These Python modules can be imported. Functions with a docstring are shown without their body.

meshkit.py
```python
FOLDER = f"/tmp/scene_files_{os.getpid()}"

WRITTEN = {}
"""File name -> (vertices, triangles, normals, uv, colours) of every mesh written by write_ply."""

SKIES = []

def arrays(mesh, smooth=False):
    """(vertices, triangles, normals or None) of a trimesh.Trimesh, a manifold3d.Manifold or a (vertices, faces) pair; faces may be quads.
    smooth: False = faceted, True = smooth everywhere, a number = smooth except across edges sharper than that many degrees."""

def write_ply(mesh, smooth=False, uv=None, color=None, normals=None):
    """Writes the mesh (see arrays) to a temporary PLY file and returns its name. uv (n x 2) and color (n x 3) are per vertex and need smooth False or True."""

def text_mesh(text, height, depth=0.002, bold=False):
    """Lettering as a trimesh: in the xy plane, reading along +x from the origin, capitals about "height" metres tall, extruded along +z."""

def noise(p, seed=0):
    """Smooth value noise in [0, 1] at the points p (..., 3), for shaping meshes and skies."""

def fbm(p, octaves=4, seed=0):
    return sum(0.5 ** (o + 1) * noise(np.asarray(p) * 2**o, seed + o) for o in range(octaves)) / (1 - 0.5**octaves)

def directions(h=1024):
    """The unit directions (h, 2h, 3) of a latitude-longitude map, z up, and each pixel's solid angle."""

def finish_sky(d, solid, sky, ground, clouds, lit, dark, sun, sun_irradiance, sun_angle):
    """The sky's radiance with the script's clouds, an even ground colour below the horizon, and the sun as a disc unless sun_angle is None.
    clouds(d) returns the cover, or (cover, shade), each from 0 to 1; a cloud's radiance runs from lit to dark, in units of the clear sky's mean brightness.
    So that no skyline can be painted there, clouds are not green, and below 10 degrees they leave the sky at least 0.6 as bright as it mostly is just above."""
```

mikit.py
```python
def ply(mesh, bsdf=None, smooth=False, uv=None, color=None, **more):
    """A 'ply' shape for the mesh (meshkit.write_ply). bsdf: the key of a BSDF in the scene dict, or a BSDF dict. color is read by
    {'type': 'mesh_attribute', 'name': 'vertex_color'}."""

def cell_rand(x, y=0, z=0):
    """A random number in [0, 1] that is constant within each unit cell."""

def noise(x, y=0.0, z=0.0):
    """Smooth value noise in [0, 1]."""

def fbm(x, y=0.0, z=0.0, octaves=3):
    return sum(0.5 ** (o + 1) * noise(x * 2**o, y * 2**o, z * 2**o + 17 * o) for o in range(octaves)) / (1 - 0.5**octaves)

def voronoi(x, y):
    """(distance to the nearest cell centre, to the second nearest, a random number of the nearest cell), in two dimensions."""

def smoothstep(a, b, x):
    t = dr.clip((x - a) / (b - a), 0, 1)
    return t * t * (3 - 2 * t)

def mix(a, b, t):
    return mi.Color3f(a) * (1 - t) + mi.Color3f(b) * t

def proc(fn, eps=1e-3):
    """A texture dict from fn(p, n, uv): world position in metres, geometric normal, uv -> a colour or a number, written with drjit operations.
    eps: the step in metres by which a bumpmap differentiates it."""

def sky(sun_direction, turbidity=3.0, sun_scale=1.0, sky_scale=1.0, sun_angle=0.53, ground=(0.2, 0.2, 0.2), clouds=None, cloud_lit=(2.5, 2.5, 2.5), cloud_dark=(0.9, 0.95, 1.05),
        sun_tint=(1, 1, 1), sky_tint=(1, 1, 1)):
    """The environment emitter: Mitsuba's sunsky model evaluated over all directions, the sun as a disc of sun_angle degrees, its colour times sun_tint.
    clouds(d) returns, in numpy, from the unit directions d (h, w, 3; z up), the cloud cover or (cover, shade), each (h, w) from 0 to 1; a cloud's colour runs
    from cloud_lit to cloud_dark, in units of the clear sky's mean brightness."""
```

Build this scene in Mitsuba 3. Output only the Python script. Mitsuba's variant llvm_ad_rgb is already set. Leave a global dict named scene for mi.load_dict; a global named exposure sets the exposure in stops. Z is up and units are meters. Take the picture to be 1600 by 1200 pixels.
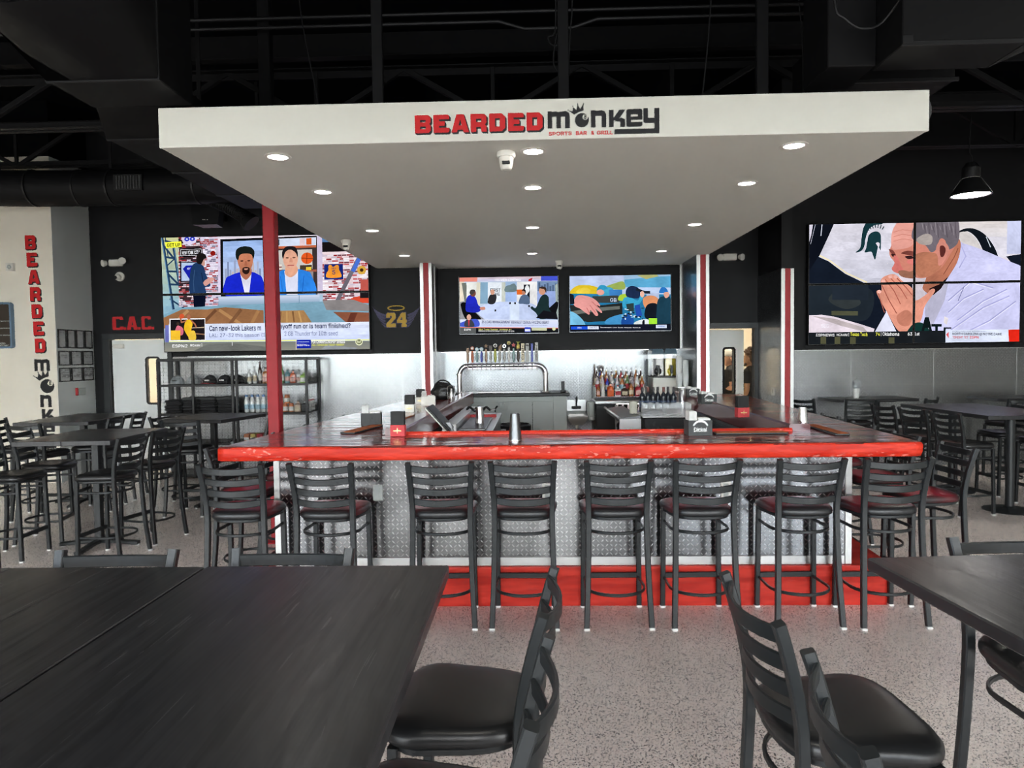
import math, random
import numpy as np, trimesh, shapely
import mitsuba as mi, drjit as dr, mikit, meshkit
from shapely.geometry import Polygon, box as sbox, LineString, Point
from shapely.ops import unary_union
from shapely import affinity
from mikit import proc, noise, fbm, voronoi, cell_rand, smoothstep, mix

T = mi.ScalarTransform4f
PI = math.pi
RNG = random.Random(7)
scene, labels = {}, {}

# ------------------------------------------------------------------ camera, sky, exposure
CAM = np.array([0.0, 0.0, 1.74])
_p, _y, _r = -0.04173605, -0.02811352, -0.01359012
_f = np.array([math.sin(_y) * math.cos(_p), math.cos(_y) * math.cos(_p), math.sin(_p)])
_rt = np.array([math.cos(_y), -math.sin(_y), 0.0])
_up = np.cross(_rt, _f)
_up = -_rt * math.sin(_r) + _up * math.cos(_r)
scene['camera'] = {'type': 'perspective', 'fov': 2 * math.degrees(math.atan(800 / 1090.0)), 'fov_axis': 'x', 'near_clip': 0.05,
                   'to_world': T().look_at(CAM.tolist(), (CAM + _f).tolist(), _up.tolist())}
exposure = 6.05


def overcast(d):
    n = meshkit.fbm(d * np.array([3.0, 3.0, 6.0]) + 5.0, 4, 3)
    return np.clip((n - 0.25) * 3.0, 0, 1), np.clip((n - 0.45) * 1.5, 0, 1) * 0.5


scene['sky'] = mikit.sky([0.35, 0.75, 0.62], turbidity=3.0, sun_scale=0.0, sky_scale=1.0, ground=(0.42, 0.41, 0.38), clouds=overcast,
                         cloud_lit=(2.2, 2.15, 2.05), cloud_dark=(1.2, 1.2, 1.2))
scene['sky']['sampling_weight'] = 40.0
EMIT = 2.0 ** -exposure          # radiance that shows as display white


# ------------------------------------------------------------------ helpers
def uniq(key):
    if key not in scene and key not in labels:
        return key
    i = 1
    while f'{key}_{i:03d}' in scene or f'{key}_{i:03d}' in labels:
        i += 1
    return f'{key}_{i:03d}'


def thing(name, label=None, cat=None, group=None, kind=None):
    key = uniq(name)
    labels[key] = {}
    tag(key, label, cat, group, kind)
    return key


def tag(key, label=None, cat=None, group=None, kind=None):
    d = labels.setdefault(key, {})
    for k, v in (('label', label), ('category', cat), ('group', group), ('kind', kind)):
        if v:
            d[k] = v
    return key


def put(name, mesh, mat, parent=None, smooth=30, label=None, cat=None, group=None, kind=None, M=None, **kw):
    """One entry of the scene. mesh: a mesh, or a ply dict to be used again."""
    key = uniq(f'{parent}__{name}' if parent else name)
    d = dict(mesh) if isinstance(mesh, dict) else mikit.ply(mesh, mat, smooth, **kw)
    if isinstance(mesh, dict) and mat:
        d['bsdf'] = {'type': 'ref', 'id': mat}
    if M is not None:
        d['to_world'] = M
    scene[key] = d
    if label or cat or kind:
        tag(key, label, cat, group, kind)
    return key


def struct(name, mesh, mat, smooth=False, label=None, **kw):
    return put(name, mesh, mat, None, smooth, label=label, kind='structure', **kw)


def cat_(meshes):
    return trimesh.util.concatenate([m for m in meshes])


def bx(x0, x1, y0, y1, z0, z1):
    m = trimesh.creation.box((abs(x1 - x0), abs(y1 - y0), abs(z1 - z0)))
    m.apply_translation(((x0 + x1) / 2, (y0 + y1) / 2, (z0 + z1) / 2))
    return m


def hull(pts):
    return trimesh.convex.convex_hull(np.asarray(pts, float))


def cb(x0, x1, y0, y1, z0, z1, c=0.004):
    """A box with chamfered edges."""
    pts = []
    for sx in (0, 1):
        for sy in (0, 1):
            for sz in (0, 1):
                p = np.array([(x0, x1)[sx], (y0, y1)[sy], (z0, z1)[sz]])
                s = np.array([1 - 2 * sx, 1 - 2 * sy, 1 - 2 * sz])
                for k in range(3):
                    q = p + s * c
                    q[k] = p[k]
                    pts.append(q)
    return hull(pts)


def lathe(profile, n=20, at=(0, 0, 0)):
    m = trimesh.creation.revolve(np.asarray(profile, float), sections=n)
    m.apply_translation(at)
    return m


def cyl(a, b, r, n=12, r2=None):
    a, b = np.asarray(a, float), np.asarray(b, float)
    d = b - a
    L = np.linalg.norm(d)
    r2 = r if r2 is None else r2
    m = lathe([(0, 0), (r, 0), (r2, L), (0, L)], n)
    m.apply_transform(trimesh.geometry.align_vectors([0, 0, 1], d / L))
    m.apply_translation(a)
    return m


def rect_section(w, h, c):
    w, h = w / 2, h / 2
    return np.array([(-w + c, -h), (w - c, -h), (w, -h + c), (w, h - c), (w - c, h), (-w + c, h), (-w, h - c), (-w, -h + c)])


def circ_section(r, n=8):
    a = np.arange(n) * 2 * PI / n
    return np.stack([np.cos(a), np.sin(a)], 1) * r


def sweep(path, section, ref=(0, 0, 1), closed=False):
    """Sweeps a 2-D section (side, normal) along a path; ref keeps the section's second axis upright."""
    P = np.asarray(path, float)
    n, k = len(P), len(section)
    if closed:
        tan = np.roll(P, -1, 0) - np.roll(P, 1, 0)
    else:
        tan = np.gradient(P, axis=0)
    tan /= np.linalg.norm(tan, axis=1, keepdims=True)
    ref = np.asarray(ref, float)
    side = np.cross(tan, ref)
    side /= np.linalg.norm(side, axis=1, keepdims=True)
    nor = np.cross(side, tan)
    V = (P[:, None] + side[:, None] * section[None, :, :1] + nor[:, None] * section[None, :, 1:]).reshape(-1, 3)
    F = []
    for i in range(n if closed else n - 1):
        j = (i + 1) % n
        for s in range(k):
            t = (s + 1) % k
            F += [(i * k + s, i * k + t, j * k + t), (i * k + s, j * k + t, j * k + s)]
    if not closed:
        for s in range(1, k - 1):
            F.append((0, s + 1, s))
            F.append(((n - 1) * k, (n - 1) * k + s, (n - 1) * k + s + 1))
    m = trimesh.Trimesh(V, np.array(F), process=False)
    m.fix_normals()
    return m


def smooth_path(pts, n=6):
    """Catmull-Rom through the points."""
    P = np.asarray(pts, float)
    P = np.vstack([2 * P[0] - P[1], P, 2 * P[-1] - P[-2]])
    out = []
    for i in range(1, len(P) - 2):
        for t in np.linspace(0, 1, n, endpoint=False):
            a, b, c, d = P[i - 1:i + 3]
            out.append(0.5 * (2 * b + (c - a) * t + (2 * a - 5 * b + 4 * c - d) * t * t + (3 * b - a - 3 * c + d) * t ** 3))
    out.append(P[-2])
    return np.array(out)


def tube(pts, r, n=8, sm=5):
    P = smooth_path(pts, sm) if sm else np.asarray(pts, float)
    d = P[-1] - P[0]
    ref = (0, 0, 1) if abs(d[2]) < 0.85 * np.linalg.norm(d) else (0, 1, 0)
    return sweep(P, circ_section(r, n), ref)


def prism(poly, z0, z1):
    """A shapely polygon extruded along z."""
    ms = []
    for g in getattr(poly, 'geoms', [poly]):
        if g.area > 1e-9:
            m = trimesh.creation.extrude_polygon(g, z1 - z0, engine='earcut')
            m.apply_translation((0, 0, z0))
            ms.append(m)
    return cat_(ms)


def upright(m, origin=(0, 0, 0)):
    """xy-plane mesh to the xz-plane facing -y (x right, y up -> z, +z -> -y)."""
    M = np.array([[1, 0, 0, origin[0]], [0, 0, -1, origin[1]], [0, 1, 0, origin[2]], [0, 0, 0, 1.0]])
    m = m.copy()
    m.apply_transform(M)
    return m


def moved(m, x=0, y=0, z=0, rz=0, rx=0, ry=0):
    m = m.copy()
    for a, ax in ((rx, [1, 0, 0]), (ry, [0, 1, 0]), (rz, [0, 0, 1])):
        if a:
            m.apply_transform(trimesh.transformations.rotation_matrix(math.radians(a), ax))
    m.apply_translation((x, y, z))
    return m


def at(x, y, z=0, rz=0):
    return T().translate([x, y, z]).rotate([0, 0, 1], rz)


_TP = {}


def text_poly(s, bold=True):
    """Lettering as a shapely shape, capitals one unit tall, from the origin."""
    if (s, bold) not in _TP:
        m = meshkit.text_mesh(s, 1.0, 0.1, bold)
        v = np.asarray(m.vertices)
        f = [t for t in m.faces if (v[t][:, 2] > 0.09).all()]
        _TP[s, bold] = unary_union([Polygon(v[t][:, :2]) for t in f]).buffer(0)
    return _TP[s, bold]


def fit(poly, x0, y0, x1, y1):
    a = poly.bounds
    return affinity.translate(affinity.scale(affinity.translate(poly, -a[0], -a[1]), (x1 - x0) / (a[2] - a[0]), (y1 - y0) / (a[3] - a[1]), origin=(0, 0)), x0, y0)


# ------------------------------------------------------------------ materials
def rgb(*c):
    return {'type': 'rgb', 'value': [float(x) for x in (c[0] if len(c) == 1 else c)]}


def lin(r, g, b):
    return [((c / 255 + 0.055) / 1.055) ** 2.4 if c > 10 else c / 255 / 12.92 for c in (r, g, b)]


def mat(name, color, rough=0.5, spec=0.5, metal=0.0, bump=None, bump_scale=1.0, coat=0.0, **kw):
    col = color if isinstance(color, dict) else rgb(color)
    rg = rough if isinstance(rough, dict) else float(rough)
    b = {'type': 'principled', 'base_color': col, 'roughness': rg, 'specular': float(spec), 'metallic': float(metal), **kw}
    if coat:
        b['clearcoat'] = float(coat)
        b['clearcoat_gloss'] = 0.95
    if bump is not None:
        b = {'type': 'bumpmap', 'arbitrary': bump, 'scale': float(bump_scale), 'nested': b}
    scene[name] = {'type': 'twosided', 'bsdf': b}
    return name


def lugs(u, v, s):
    """Height of a tread plate: little ridges that alternate between the two diagonals."""
    x, y = u / s, v / s
    i, j = dr.floor(x), dr.floor(y)
    fx, fy = x - i - 0.5, y - j - 0.5
    odd = (i + j) - 2 * dr.floor((i + j) * 0.5)
    sg = dr.select(odd > 0.5, mi.Float(1), mi.Float(-1))
    a = (fx + sg * fy) * 0.7071
    b = (fy - sg * fx) * 0.7071
    return dr.maximum(0, 1 - dr.square(a / 0.62) - dr.square(b / 0.2))


def plate_bump(p, n, uv):
    u = dr.select(dr.abs(n.x) > 0.5, p.y, p.x)
    return lugs(u, p.z, 0.024)


def plate_col(p, n, uv):
    u = dr.select(dr.abs(n.x) > 0.5, p.y, p.x)
    return mix([0.21, 0.215, 0.222], [0.56, 0.57, 0.58], smoothstep(0.05, 0.5, lugs(u, p.z, 0.024)))


def floor_col(p, n, uv):
    d1, d2, r = voronoi(p.x * 190, p.y * 190)
    e1, e2, q = voronoi(p.x * 115 + 9, p.y * 115)
    b = mix([0.67, 0.575, 0.535], [0.76, 0.69, 0.65], fbm(p.x * 1.3, p.y * 1.3))
    c = mix(b, [0.80, 0.76, 0.72], smoothstep(0.80, 0.84, r) * 0.8)
    c = mix(c, [0.055, 0.045, 0.045], smoothstep(0.60, 0.58, q) * smoothstep(0.50, 0.40, e1) * smoothstep(0.42, 0.44, q))
    c = mix(c, [0.06, 0.05, 0.05], smoothstep(0.22, 0.20, r) * smoothstep(0.5, 0.35, d1))
    return c * (0.86 + 0.28 * fbm(p.x * 0.8 + 3, p.y * 0.8))


def wood_black(p, n, uv):
    a = fbm(uv.x * 55, uv.y * 3.0)
    b = fbm(uv.x * 240 + 5, uv.y * 6.0)
    w = uv.x + 0.05 * noise(uv.x * 3, uv.y * 2.0)
    s = smoothstep(0.74, 0.80, fbm(w * 70, uv.y * 4.5 + 3, 2.0)) * smoothstep(0.55, 0.62, noise(w * 260, uv.y * 9))
    k = smoothstep(0.60, 0.72, fbm(w * 46 + 8, uv.y * 3.2, 5.0))
    return mix([0.011, 0.0115, 0.013], [0.026, 0.026, 0.028], a * 0.6 + b * 0.4) * (1 - 0.22 * k) + mi.Color3f(0.016) * s


def wood_rough(p, n, uv):
    return 0.22 + 0.20 * fbm(uv.x * 40, uv.y * 3)


def bar_col(p, n, uv):
    a = fbm(p.x * 2.2, p.y * 16 + 2.0 * noise(p.x * 2, p.y * 2))
    b = fbm(p.x * 9, p.y * 70)
    c = mix([0.030, 0.012, 0.012], [0.19, 0.032, 0.027], smoothstep(0.3, 0.75, a * 0.65 + b * 0.35))
    return mix(c, [0.30, 0.06, 0.05], smoothstep(0.62, 0.8, b) * 0.5)


def bar_bump(p, n, uv):
    return fbm(p.x * 1.5, p.y * 9) + 0.35 * fbm(p.x * 5, p.y * 26)


def red_col(p, n, uv):
    a = fbm(p.x * 5, p.y * 9, p.z * 30)
    c = mix([0.42, 0.016, 0.007], [0.56, 0.036, 0.017], smoothstep(0.3, 0.7, a))
    e = smoothstep(0.60, 0.68, fbm(p.x * 30 + p.y * 9, p.y * 30, p.z * 60)) * smoothstep(0.5, 0.6, noise(p.x * 4, p.y * 4, p.z * 14))
    return mix(c, [0.70, 0.22, 0.17], e * 0.7)


def red_plain(p, n, uv):
    return mix([0.38, 0.014, 0.008], [0.50, 0.030, 0.017], smoothstep(0.3, 0.7, fbm(p.x * 4, p.y * 7, p.z * 22)))


def red_bump(p, n, uv):
    return fbm(p.x * 16 + p.y * 16, p.z * 45, 1.0) + 0.5 * fbm(p.x * 60 + p.y * 60, p.z * 120, 3.0)


def paint_bump(p, n, uv):
    return fbm(p.x * 60, p.y * 60, p.z * 60)


def white_col(p, n, uv):
    return mix([0.60, 0.59, 0.525], [0.65, 0.64, 0.575], fbm(p.x * 1.1, p.y * 1.1, p.z * 4))


def cream_col(p, n, uv):
    return mix([0.68, 0.63, 0.53], [0.74, 0.70, 0.60], fbm(p.x * 0.7, p.y * 0.7, p.z * 0.7))


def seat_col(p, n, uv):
    """uv: the seat's own metres. Blends from black at back and rim to dark red further in."""
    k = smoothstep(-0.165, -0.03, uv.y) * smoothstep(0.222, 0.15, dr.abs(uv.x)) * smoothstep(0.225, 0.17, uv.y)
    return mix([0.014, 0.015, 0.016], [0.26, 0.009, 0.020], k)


mat('black_metal', (0.0115, 0.0138, 0.0148), 0.38, 0.42)
mat('dark_pipe', (0.008, 0.0085, 0.0092), 0.5, 0.3)
mat('slate_metal', (0.016, 0.0182, 0.0192), 0.42, 0.45)
mat('black_vinyl', (0.010, 0.0105, 0.011), 0.36, 0.5)
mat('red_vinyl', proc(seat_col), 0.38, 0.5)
mat('foot_plastic', (0.62, 0.62, 0.60), 0.5)
mat('chrome', (0.80, 0.80, 0.81), 0.14, 0.5, 1.0)
mat('steel', (0.62, 0.62, 0.61), 0.30, 0.5, 1.0)
mat('dark_steel', (0.16, 0.165, 0.17), 0.34, 0.5, 1.0)
mat('rail_red', (0.085, 0.011, 0.013), 0.16, 0.6, coat=0.6)
mat('aluminium', (0.52, 0.52, 0.51), 0.36, 0.5, 1.0)
mat('tread_plate', (0.20, 0.206, 0.214), 0.13, 0.5, 1.0)
mat('tread_lug', (0.90, 0.91, 0.92), 0.17, 0.5, 1.0)
mat('wall_plate', proc(plate_col), 0.13, 0.5, 1.0, bump=proc(plate_bump, 1.5e-3), bump_scale=0.0011)
mat('table_wood', proc(wood_black), proc(wood_rough), 0.5)
mat('bar_epoxy', proc(bar_col), 0.10, 1.0, bump=proc(bar_bump), bump_scale=0.0045, coat=1.0)
mat('red_paint', proc(red_col), 0.42, 0.2, bump=proc(red_bump), bump_scale=0.0035)
mat('red_step', proc(red_plain), 0.45, 0.2, bump=proc(red_bump), bump_scale=0.002)
mat('post_red', (0.28, 0.011, 0.016), 0.45, 0.25)
mat('stripe_red', (0.33, 0.018, 0.022), 0.45, 0.4)
mat('floor_epoxy', proc(floor_col), 0.30, 0.5, coat=0.35)
mat('white_paint', proc(white_col), 0.6, 0.3)
mat('cream_paint', proc(cream_col), 0.6, 0.3)
mat('grey_paint', (0.52, 0.545, 0.53), 0.55, 0.3)
mat('counter_grey', (0.36, 0.385, 0.365), 0.5, 0.4)
mat('black_wall', (0.0062, 0.0066, 0.0076), 0.62, 0.3)
mat('black_ceiling', (0.0014, 0.0017, 0.0023), 0.8, 0.08)
mat('black_duct', (0.0040, 0.0042, 0.0048), 0.6, 0.2)
mat('black_plastic', (0.009, 0.0095, 0.010), 0.4, 0.4)
mat('black_board', (0.0075, 0.0078, 0.0083), 0.65, 0.25)
mat('door_white', (0.72, 0.74, 0.72), 0.45, 0.4)
mat('white_plastic', (0.66, 0.64, 0.58), 0.45, 0.4)
mat('white_paper', (0.70, 0.70, 0.68), 0.8, 0.1)
mat('sign_red', (0.50, 0.014, 0.017), 0.5, 0.3)
mat('sign_black', (0.013, 0.013, 0.015), 0.5, 0.3)
mat('sign_gold', (0.44, 0.26, 0.022), 0.5, 0.3)
mat('sign_purple', (0.055, 0.047, 0.105), 0.5, 0.3)
mat('card_red', (0.47, 0.045, 0.05), 0.6, 0.3)
mat('card_grey', (0.045, 0.047, 0.047), 0.6, 0.3)
mat('gold_foil', (0.60, 0.45, 0.20), 0.4, 0.5, 0.6)
mat('rubber_orange', (0.30, 0.075, 0.022), 0.6, 0.3)
scene['window_glass'] = {'type': 'thindielectric', 'int_ior': 1.5}
scene['clear_glass'] = {'type': 'thindielectric', 'int_ior': 1.5}
scene['bottle_glass'] = {'type': 'dielectric', 'int_ior': 1.5, 'ext_ior': 1.0}


def lamp(mesh, color, L, name, parent, weight=1.0, **kw):
    d = mikit.ply(mesh, 'black_plastic', False)
    d['emitter'] = {'type': 'area', 'radiance': rgb([c * L for c in color]), 'sampling_weight': float(weight)}
    key = uniq(f'{parent}__{name}')
    scene[key] = d
    return key


def paper_lines(p, n, uv):
    """Faint printed lines on paper."""
    l = smoothstep(0.55, 0.7, noise(p.z * 140)) * smoothstep(0.35, 0.5, noise(p.y * 30 + p.x * 30, p.z * 60))
    return mix([0.42, 0.43, 0.43], [0.20, 0.20, 0.20], l)


mat('certificate_paper', proc(paper_lines), 0.25, 0.5)
mat('frame_blue', (0.10, 0.17, 0.25), 0.4)
mat('sign_brown', (0.030, 0.021, 0.015), 0.3)
mat('card_black', (0.012, 0.012, 0.012), 0.55, 0.3)
mat('bottle_black', (0.012, 0.016, 0.022), 0.10, 0.6)
mat('foil_dark', (0.035, 0.030, 0.030), 0.35, 0.5)
mat('foil_red', (0.16, 0.05, 0.035), 0.35, 0.5)
mat('label_blue', (0.07, 0.10, 0.17), 0.5, 0.3)
mat('frosted_plastic', (0.58, 0.57, 0.48), 0.5, 0.4)
mat('juice_pale', (0.60, 0.56, 0.36), 0.4, 0.4)
mat('cap_white', (0.66, 0.66, 0.64), 0.8, 0.2)
for nm, c, r in (('tap_tan', (0.42, 0.30, 0.22), 0.5), ('tap_orange', (0.42, 0.11, 0.045), 0.4), ('tap_teal', (0.22, 0.33, 0.33), 0.4), ('tap_blue', (0.07, 0.09, 0.36), 0.4), ('tap_sky', (0.33, 0.50, 0.58), 0.4), ('tap_brown', (0.20, 0.115, 0.055), 0.5),
                 ('tap_dark', (0.05, 0.035, 0.03), 0.4), ('tap_white', (0.62, 0.62, 0.59), 0.4), ('tap_green', (0.34, 0.36, 0.06), 0.4), ('tap_grey', (0.36, 0.36, 0.34), 0.4), ('tap_gold', (0.50, 0.42, 0.17), 0.35), ('tap_red', (0.36, 0.03, 0.03), 0.4),
                 ('tap_yellow', (0.50, 0.40, 0.09), 0.4), ('liquor_orange', (0.55, 0.10, 0.025), 0.15), ('liquor_amber', (0.33, 0.115, 0.03), 0.12), ('liquor_pale', (0.50, 0.44, 0.48), 0.12), ('liquor_dark', (0.055, 0.028, 0.018), 0.12),
                 ('liquor_red', (0.36, 0.02, 0.03), 0.15), ('liquor_blue', (0.03, 0.05, 0.42), 0.15), ('liquor_green', (0.10, 0.20, 0.07), 0.15), ('paper_cream', (0.60, 0.53, 0.38), 0.6), ('paper_pink', (0.58, 0.36, 0.32), 0.6), ('paper_red', (0.42, 0.03, 0.04), 0.6),
                 ('cap_grey', (0.30, 0.32, 0.33), 0.8), ('cloth_black', (0.012, 0.012, 0.013), 0.85), ('cloth_dark_grey', (0.05, 0.054, 0.052), 0.85), ('jar_orange', (0.50, 0.16, 0.05), 0.35), ('jar_lid', (0.42, 0.11, 0.04), 0.4), ('pack_blue', (0.07, 0.17, 0.38), 0.4),
                 ('pack_teal', (0.12, 0.26, 0.30), 0.4), ('drink_black', (0.018, 0.018, 0.022), 0.15), ('drink_yellow', (0.46, 0.38, 0.035), 0.2), ('pale_green', (0.28, 0.48, 0.08), 0.4), ('clear_plastic', (0.60, 0.61, 0.60), 0.12), ('sky_plastic', (0.07, 0.12, 0.155), 0.3),
                 ('skin_light', (0.52, 0.29, 0.20), 0.5), ('skin_brown', (0.30, 0.155, 0.085), 0.5), ('hair_dark', (0.030, 0.020, 0.014), 0.7), ('hair_brown', (0.085, 0.045, 0.025), 0.7), ('denim_dark', (0.02, 0.022, 0.03), 0.8)):
    mat(nm, c, r, 0.5)

# ------------------------------------------------------------------ the room
YB = 10.6                       # the black back wall
struct('floor', bx(-10.6, 7.6, -3.4, 14.2, -0.2, 0.0), 'floor_epoxy', label='speckled pinkish grey epoxy floor of the bar')
struct('ceiling', bx(-10.6, 7.6, -3.4, 14.2, 5.4, 5.6), 'black_ceiling', label='black painted roof deck high above the bar')
# wall with the street windows, behind the camera
struct('wall_front', cat_([bx(-10.6, 7.6, -3.4, -3.2, 0, 0.30), bx(-10.6, 7.6, -3.4, -3.2, 3.55, 5.4)]), 'black_wall', label='wall above and below the street windows')
for i in range(12):
    x = -10.5 + i * 1.63
    struct(f'trim_{i + 1}', cb(x - 0.05, x + 0.05, -3.36, -3.22, 0.30, 3.55, 0.006), 'aluminium', label='aluminium mullion between the street windows')
for i in range(11):
    x = -10.5 + i * 1.63
    struct(f'window_{i + 1}', bx(x + 0.05, x + 1.58, -3.295, -3.290, 0.30, 3.55), 'window_glass', label='street window of clear glass behind the tables')
struct('wall_left', bx(-10.6, -10.4, -3.2, 9.75, 0, 5.4), 'cream_paint', label='cream side wall out of the frame to the left')
struct('wall_right', bx(7.42, 7.6, -3.2, 14.2, 0, 5.4), 'white_paint', label='white side wall beside the right video wall')
struct('wall_sign', bx(-10.4, -6.75, 9.75, 9.95, 0, 4.62), 'cream_paint', label='cream white wall that carries the vertical red lettering')
struct('wall_sign_upper', bx(-10.4, -6.75, 9.76, 9.95, 4.62, 5.4), 'black_ceiling', label='black upper strip above the cream wall')
struct('wall_return_upper', bx(-6.95, -6.75, 9.95, YB, 4.62, 5.4), 'black_ceiling', label='black upper strip above the grey return wall')
struct('wall_return', bx(-6.95, -6.748, 9.753, YB, 0, 4.62), 'grey_paint', label='grey return wall with the framed certificates')


def back_wall(x0, x1, z0, z1, m, name, label, y0=YB, y1=YB + 0.14):
    return struct(name, bx(x0, x1, y0, y1, z0, z1), m, label=label)


LD0, LD1 = -6.50, -5.58          # left door opening
RD0, RD1 = 2.45, 3.36            # right door opening
back_wall(-6.95, -1.59, 2.07, 5.4, 'black_wall', 'wall_back', 'black back wall around the left video wall')
back_wall(-6.95, LD0, 0, 2.07, 'black_wall', 'wall_back_corner', 'black wall strip left of the white door')
back_wall(LD1, -1.59, 1.78, 2.07, 'black_wall', 'wall_back_band', 'black wall band below the left video wall')
pl = back_wall(LD1, -1.59, 0, 1.78, 'wall_plate', 'wall_back_plate', 'tread plate wainscot below the left video wall')
put('strip', cb(LD1 + 0.3, -1.60, YB - 0.012, YB + 0.005, 1.770, 1.786, 0.002), 'aluminium', pl)
for x in (-4.4, -3.18, -1.97):
    put('seam', bx(x - 0.003, x + 0.003, YB - 0.004, YB + 0.005, 0, 1.77), 'aluminium', pl)
back_wall(RD0, 7.42, 2.10, 5.4, 'black_wall', 'wall_back_right', 'black back wall around the right video wall')
back_wall(RD1, 3.42, 0, 2.10, 'black_wall', 'wall_back_jamb', 'black wall strip right of the kitchen door')
back_wall(3.57, 7.42, 1.75, 2.10, 'black_wall', 'wall_back_right_band', 'black wall band below the right video wall')
pl = back_wall(3.57, 7.42, 0, 1.75, 'wall_plate', 'wall_back_right_plate', 'tread plate wainscot below the right video wall')
put('strip', cb(3.58, 7.41, YB - 0.012, YB + 0.005, 1.738, 1.754, 0.002), 'aluminium', pl)
for x in (4.79, 6.01, 7.23):
    put('seam', bx(x - 0.003, x + 0.003, YB - 0.004, YB + 0.005, 0, 1.74), 'aluminium', pl)
put('seam', bx(3.58, 7.41, YB - 0.004, YB + 0.005, 1.215, 1.221), 'aluminium', pl)
# the alcove behind the taps
YA = 10.80
back_wall(-1.60, 2.46, 3.10, 5.4, 'black_ceiling', 'wall_alcove_upper', 'black wall above the canopy', YA, YA + 0.14)
back_wall(-1.42, 2.29, 1.80, 3.10, 'black_wall', 'wall_alcove', 'black wall of the alcove behind the two televisions', YA, YA + 0.14)
pl = back_wall(-1.42, 2.29, 0, 1.80, 'wall_plate', 'wall_alcove_plate', 'tread plate backsplash behind the beer taps', YA, YA + 0.14)
for x in (-0.9, 0.72, 1.15):
    put('seam', bx(x - 0.003, x + 0.003, YA - 0.004, YA + 0.005, 0.9, 1.79), 'aluminium', pl)


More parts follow.
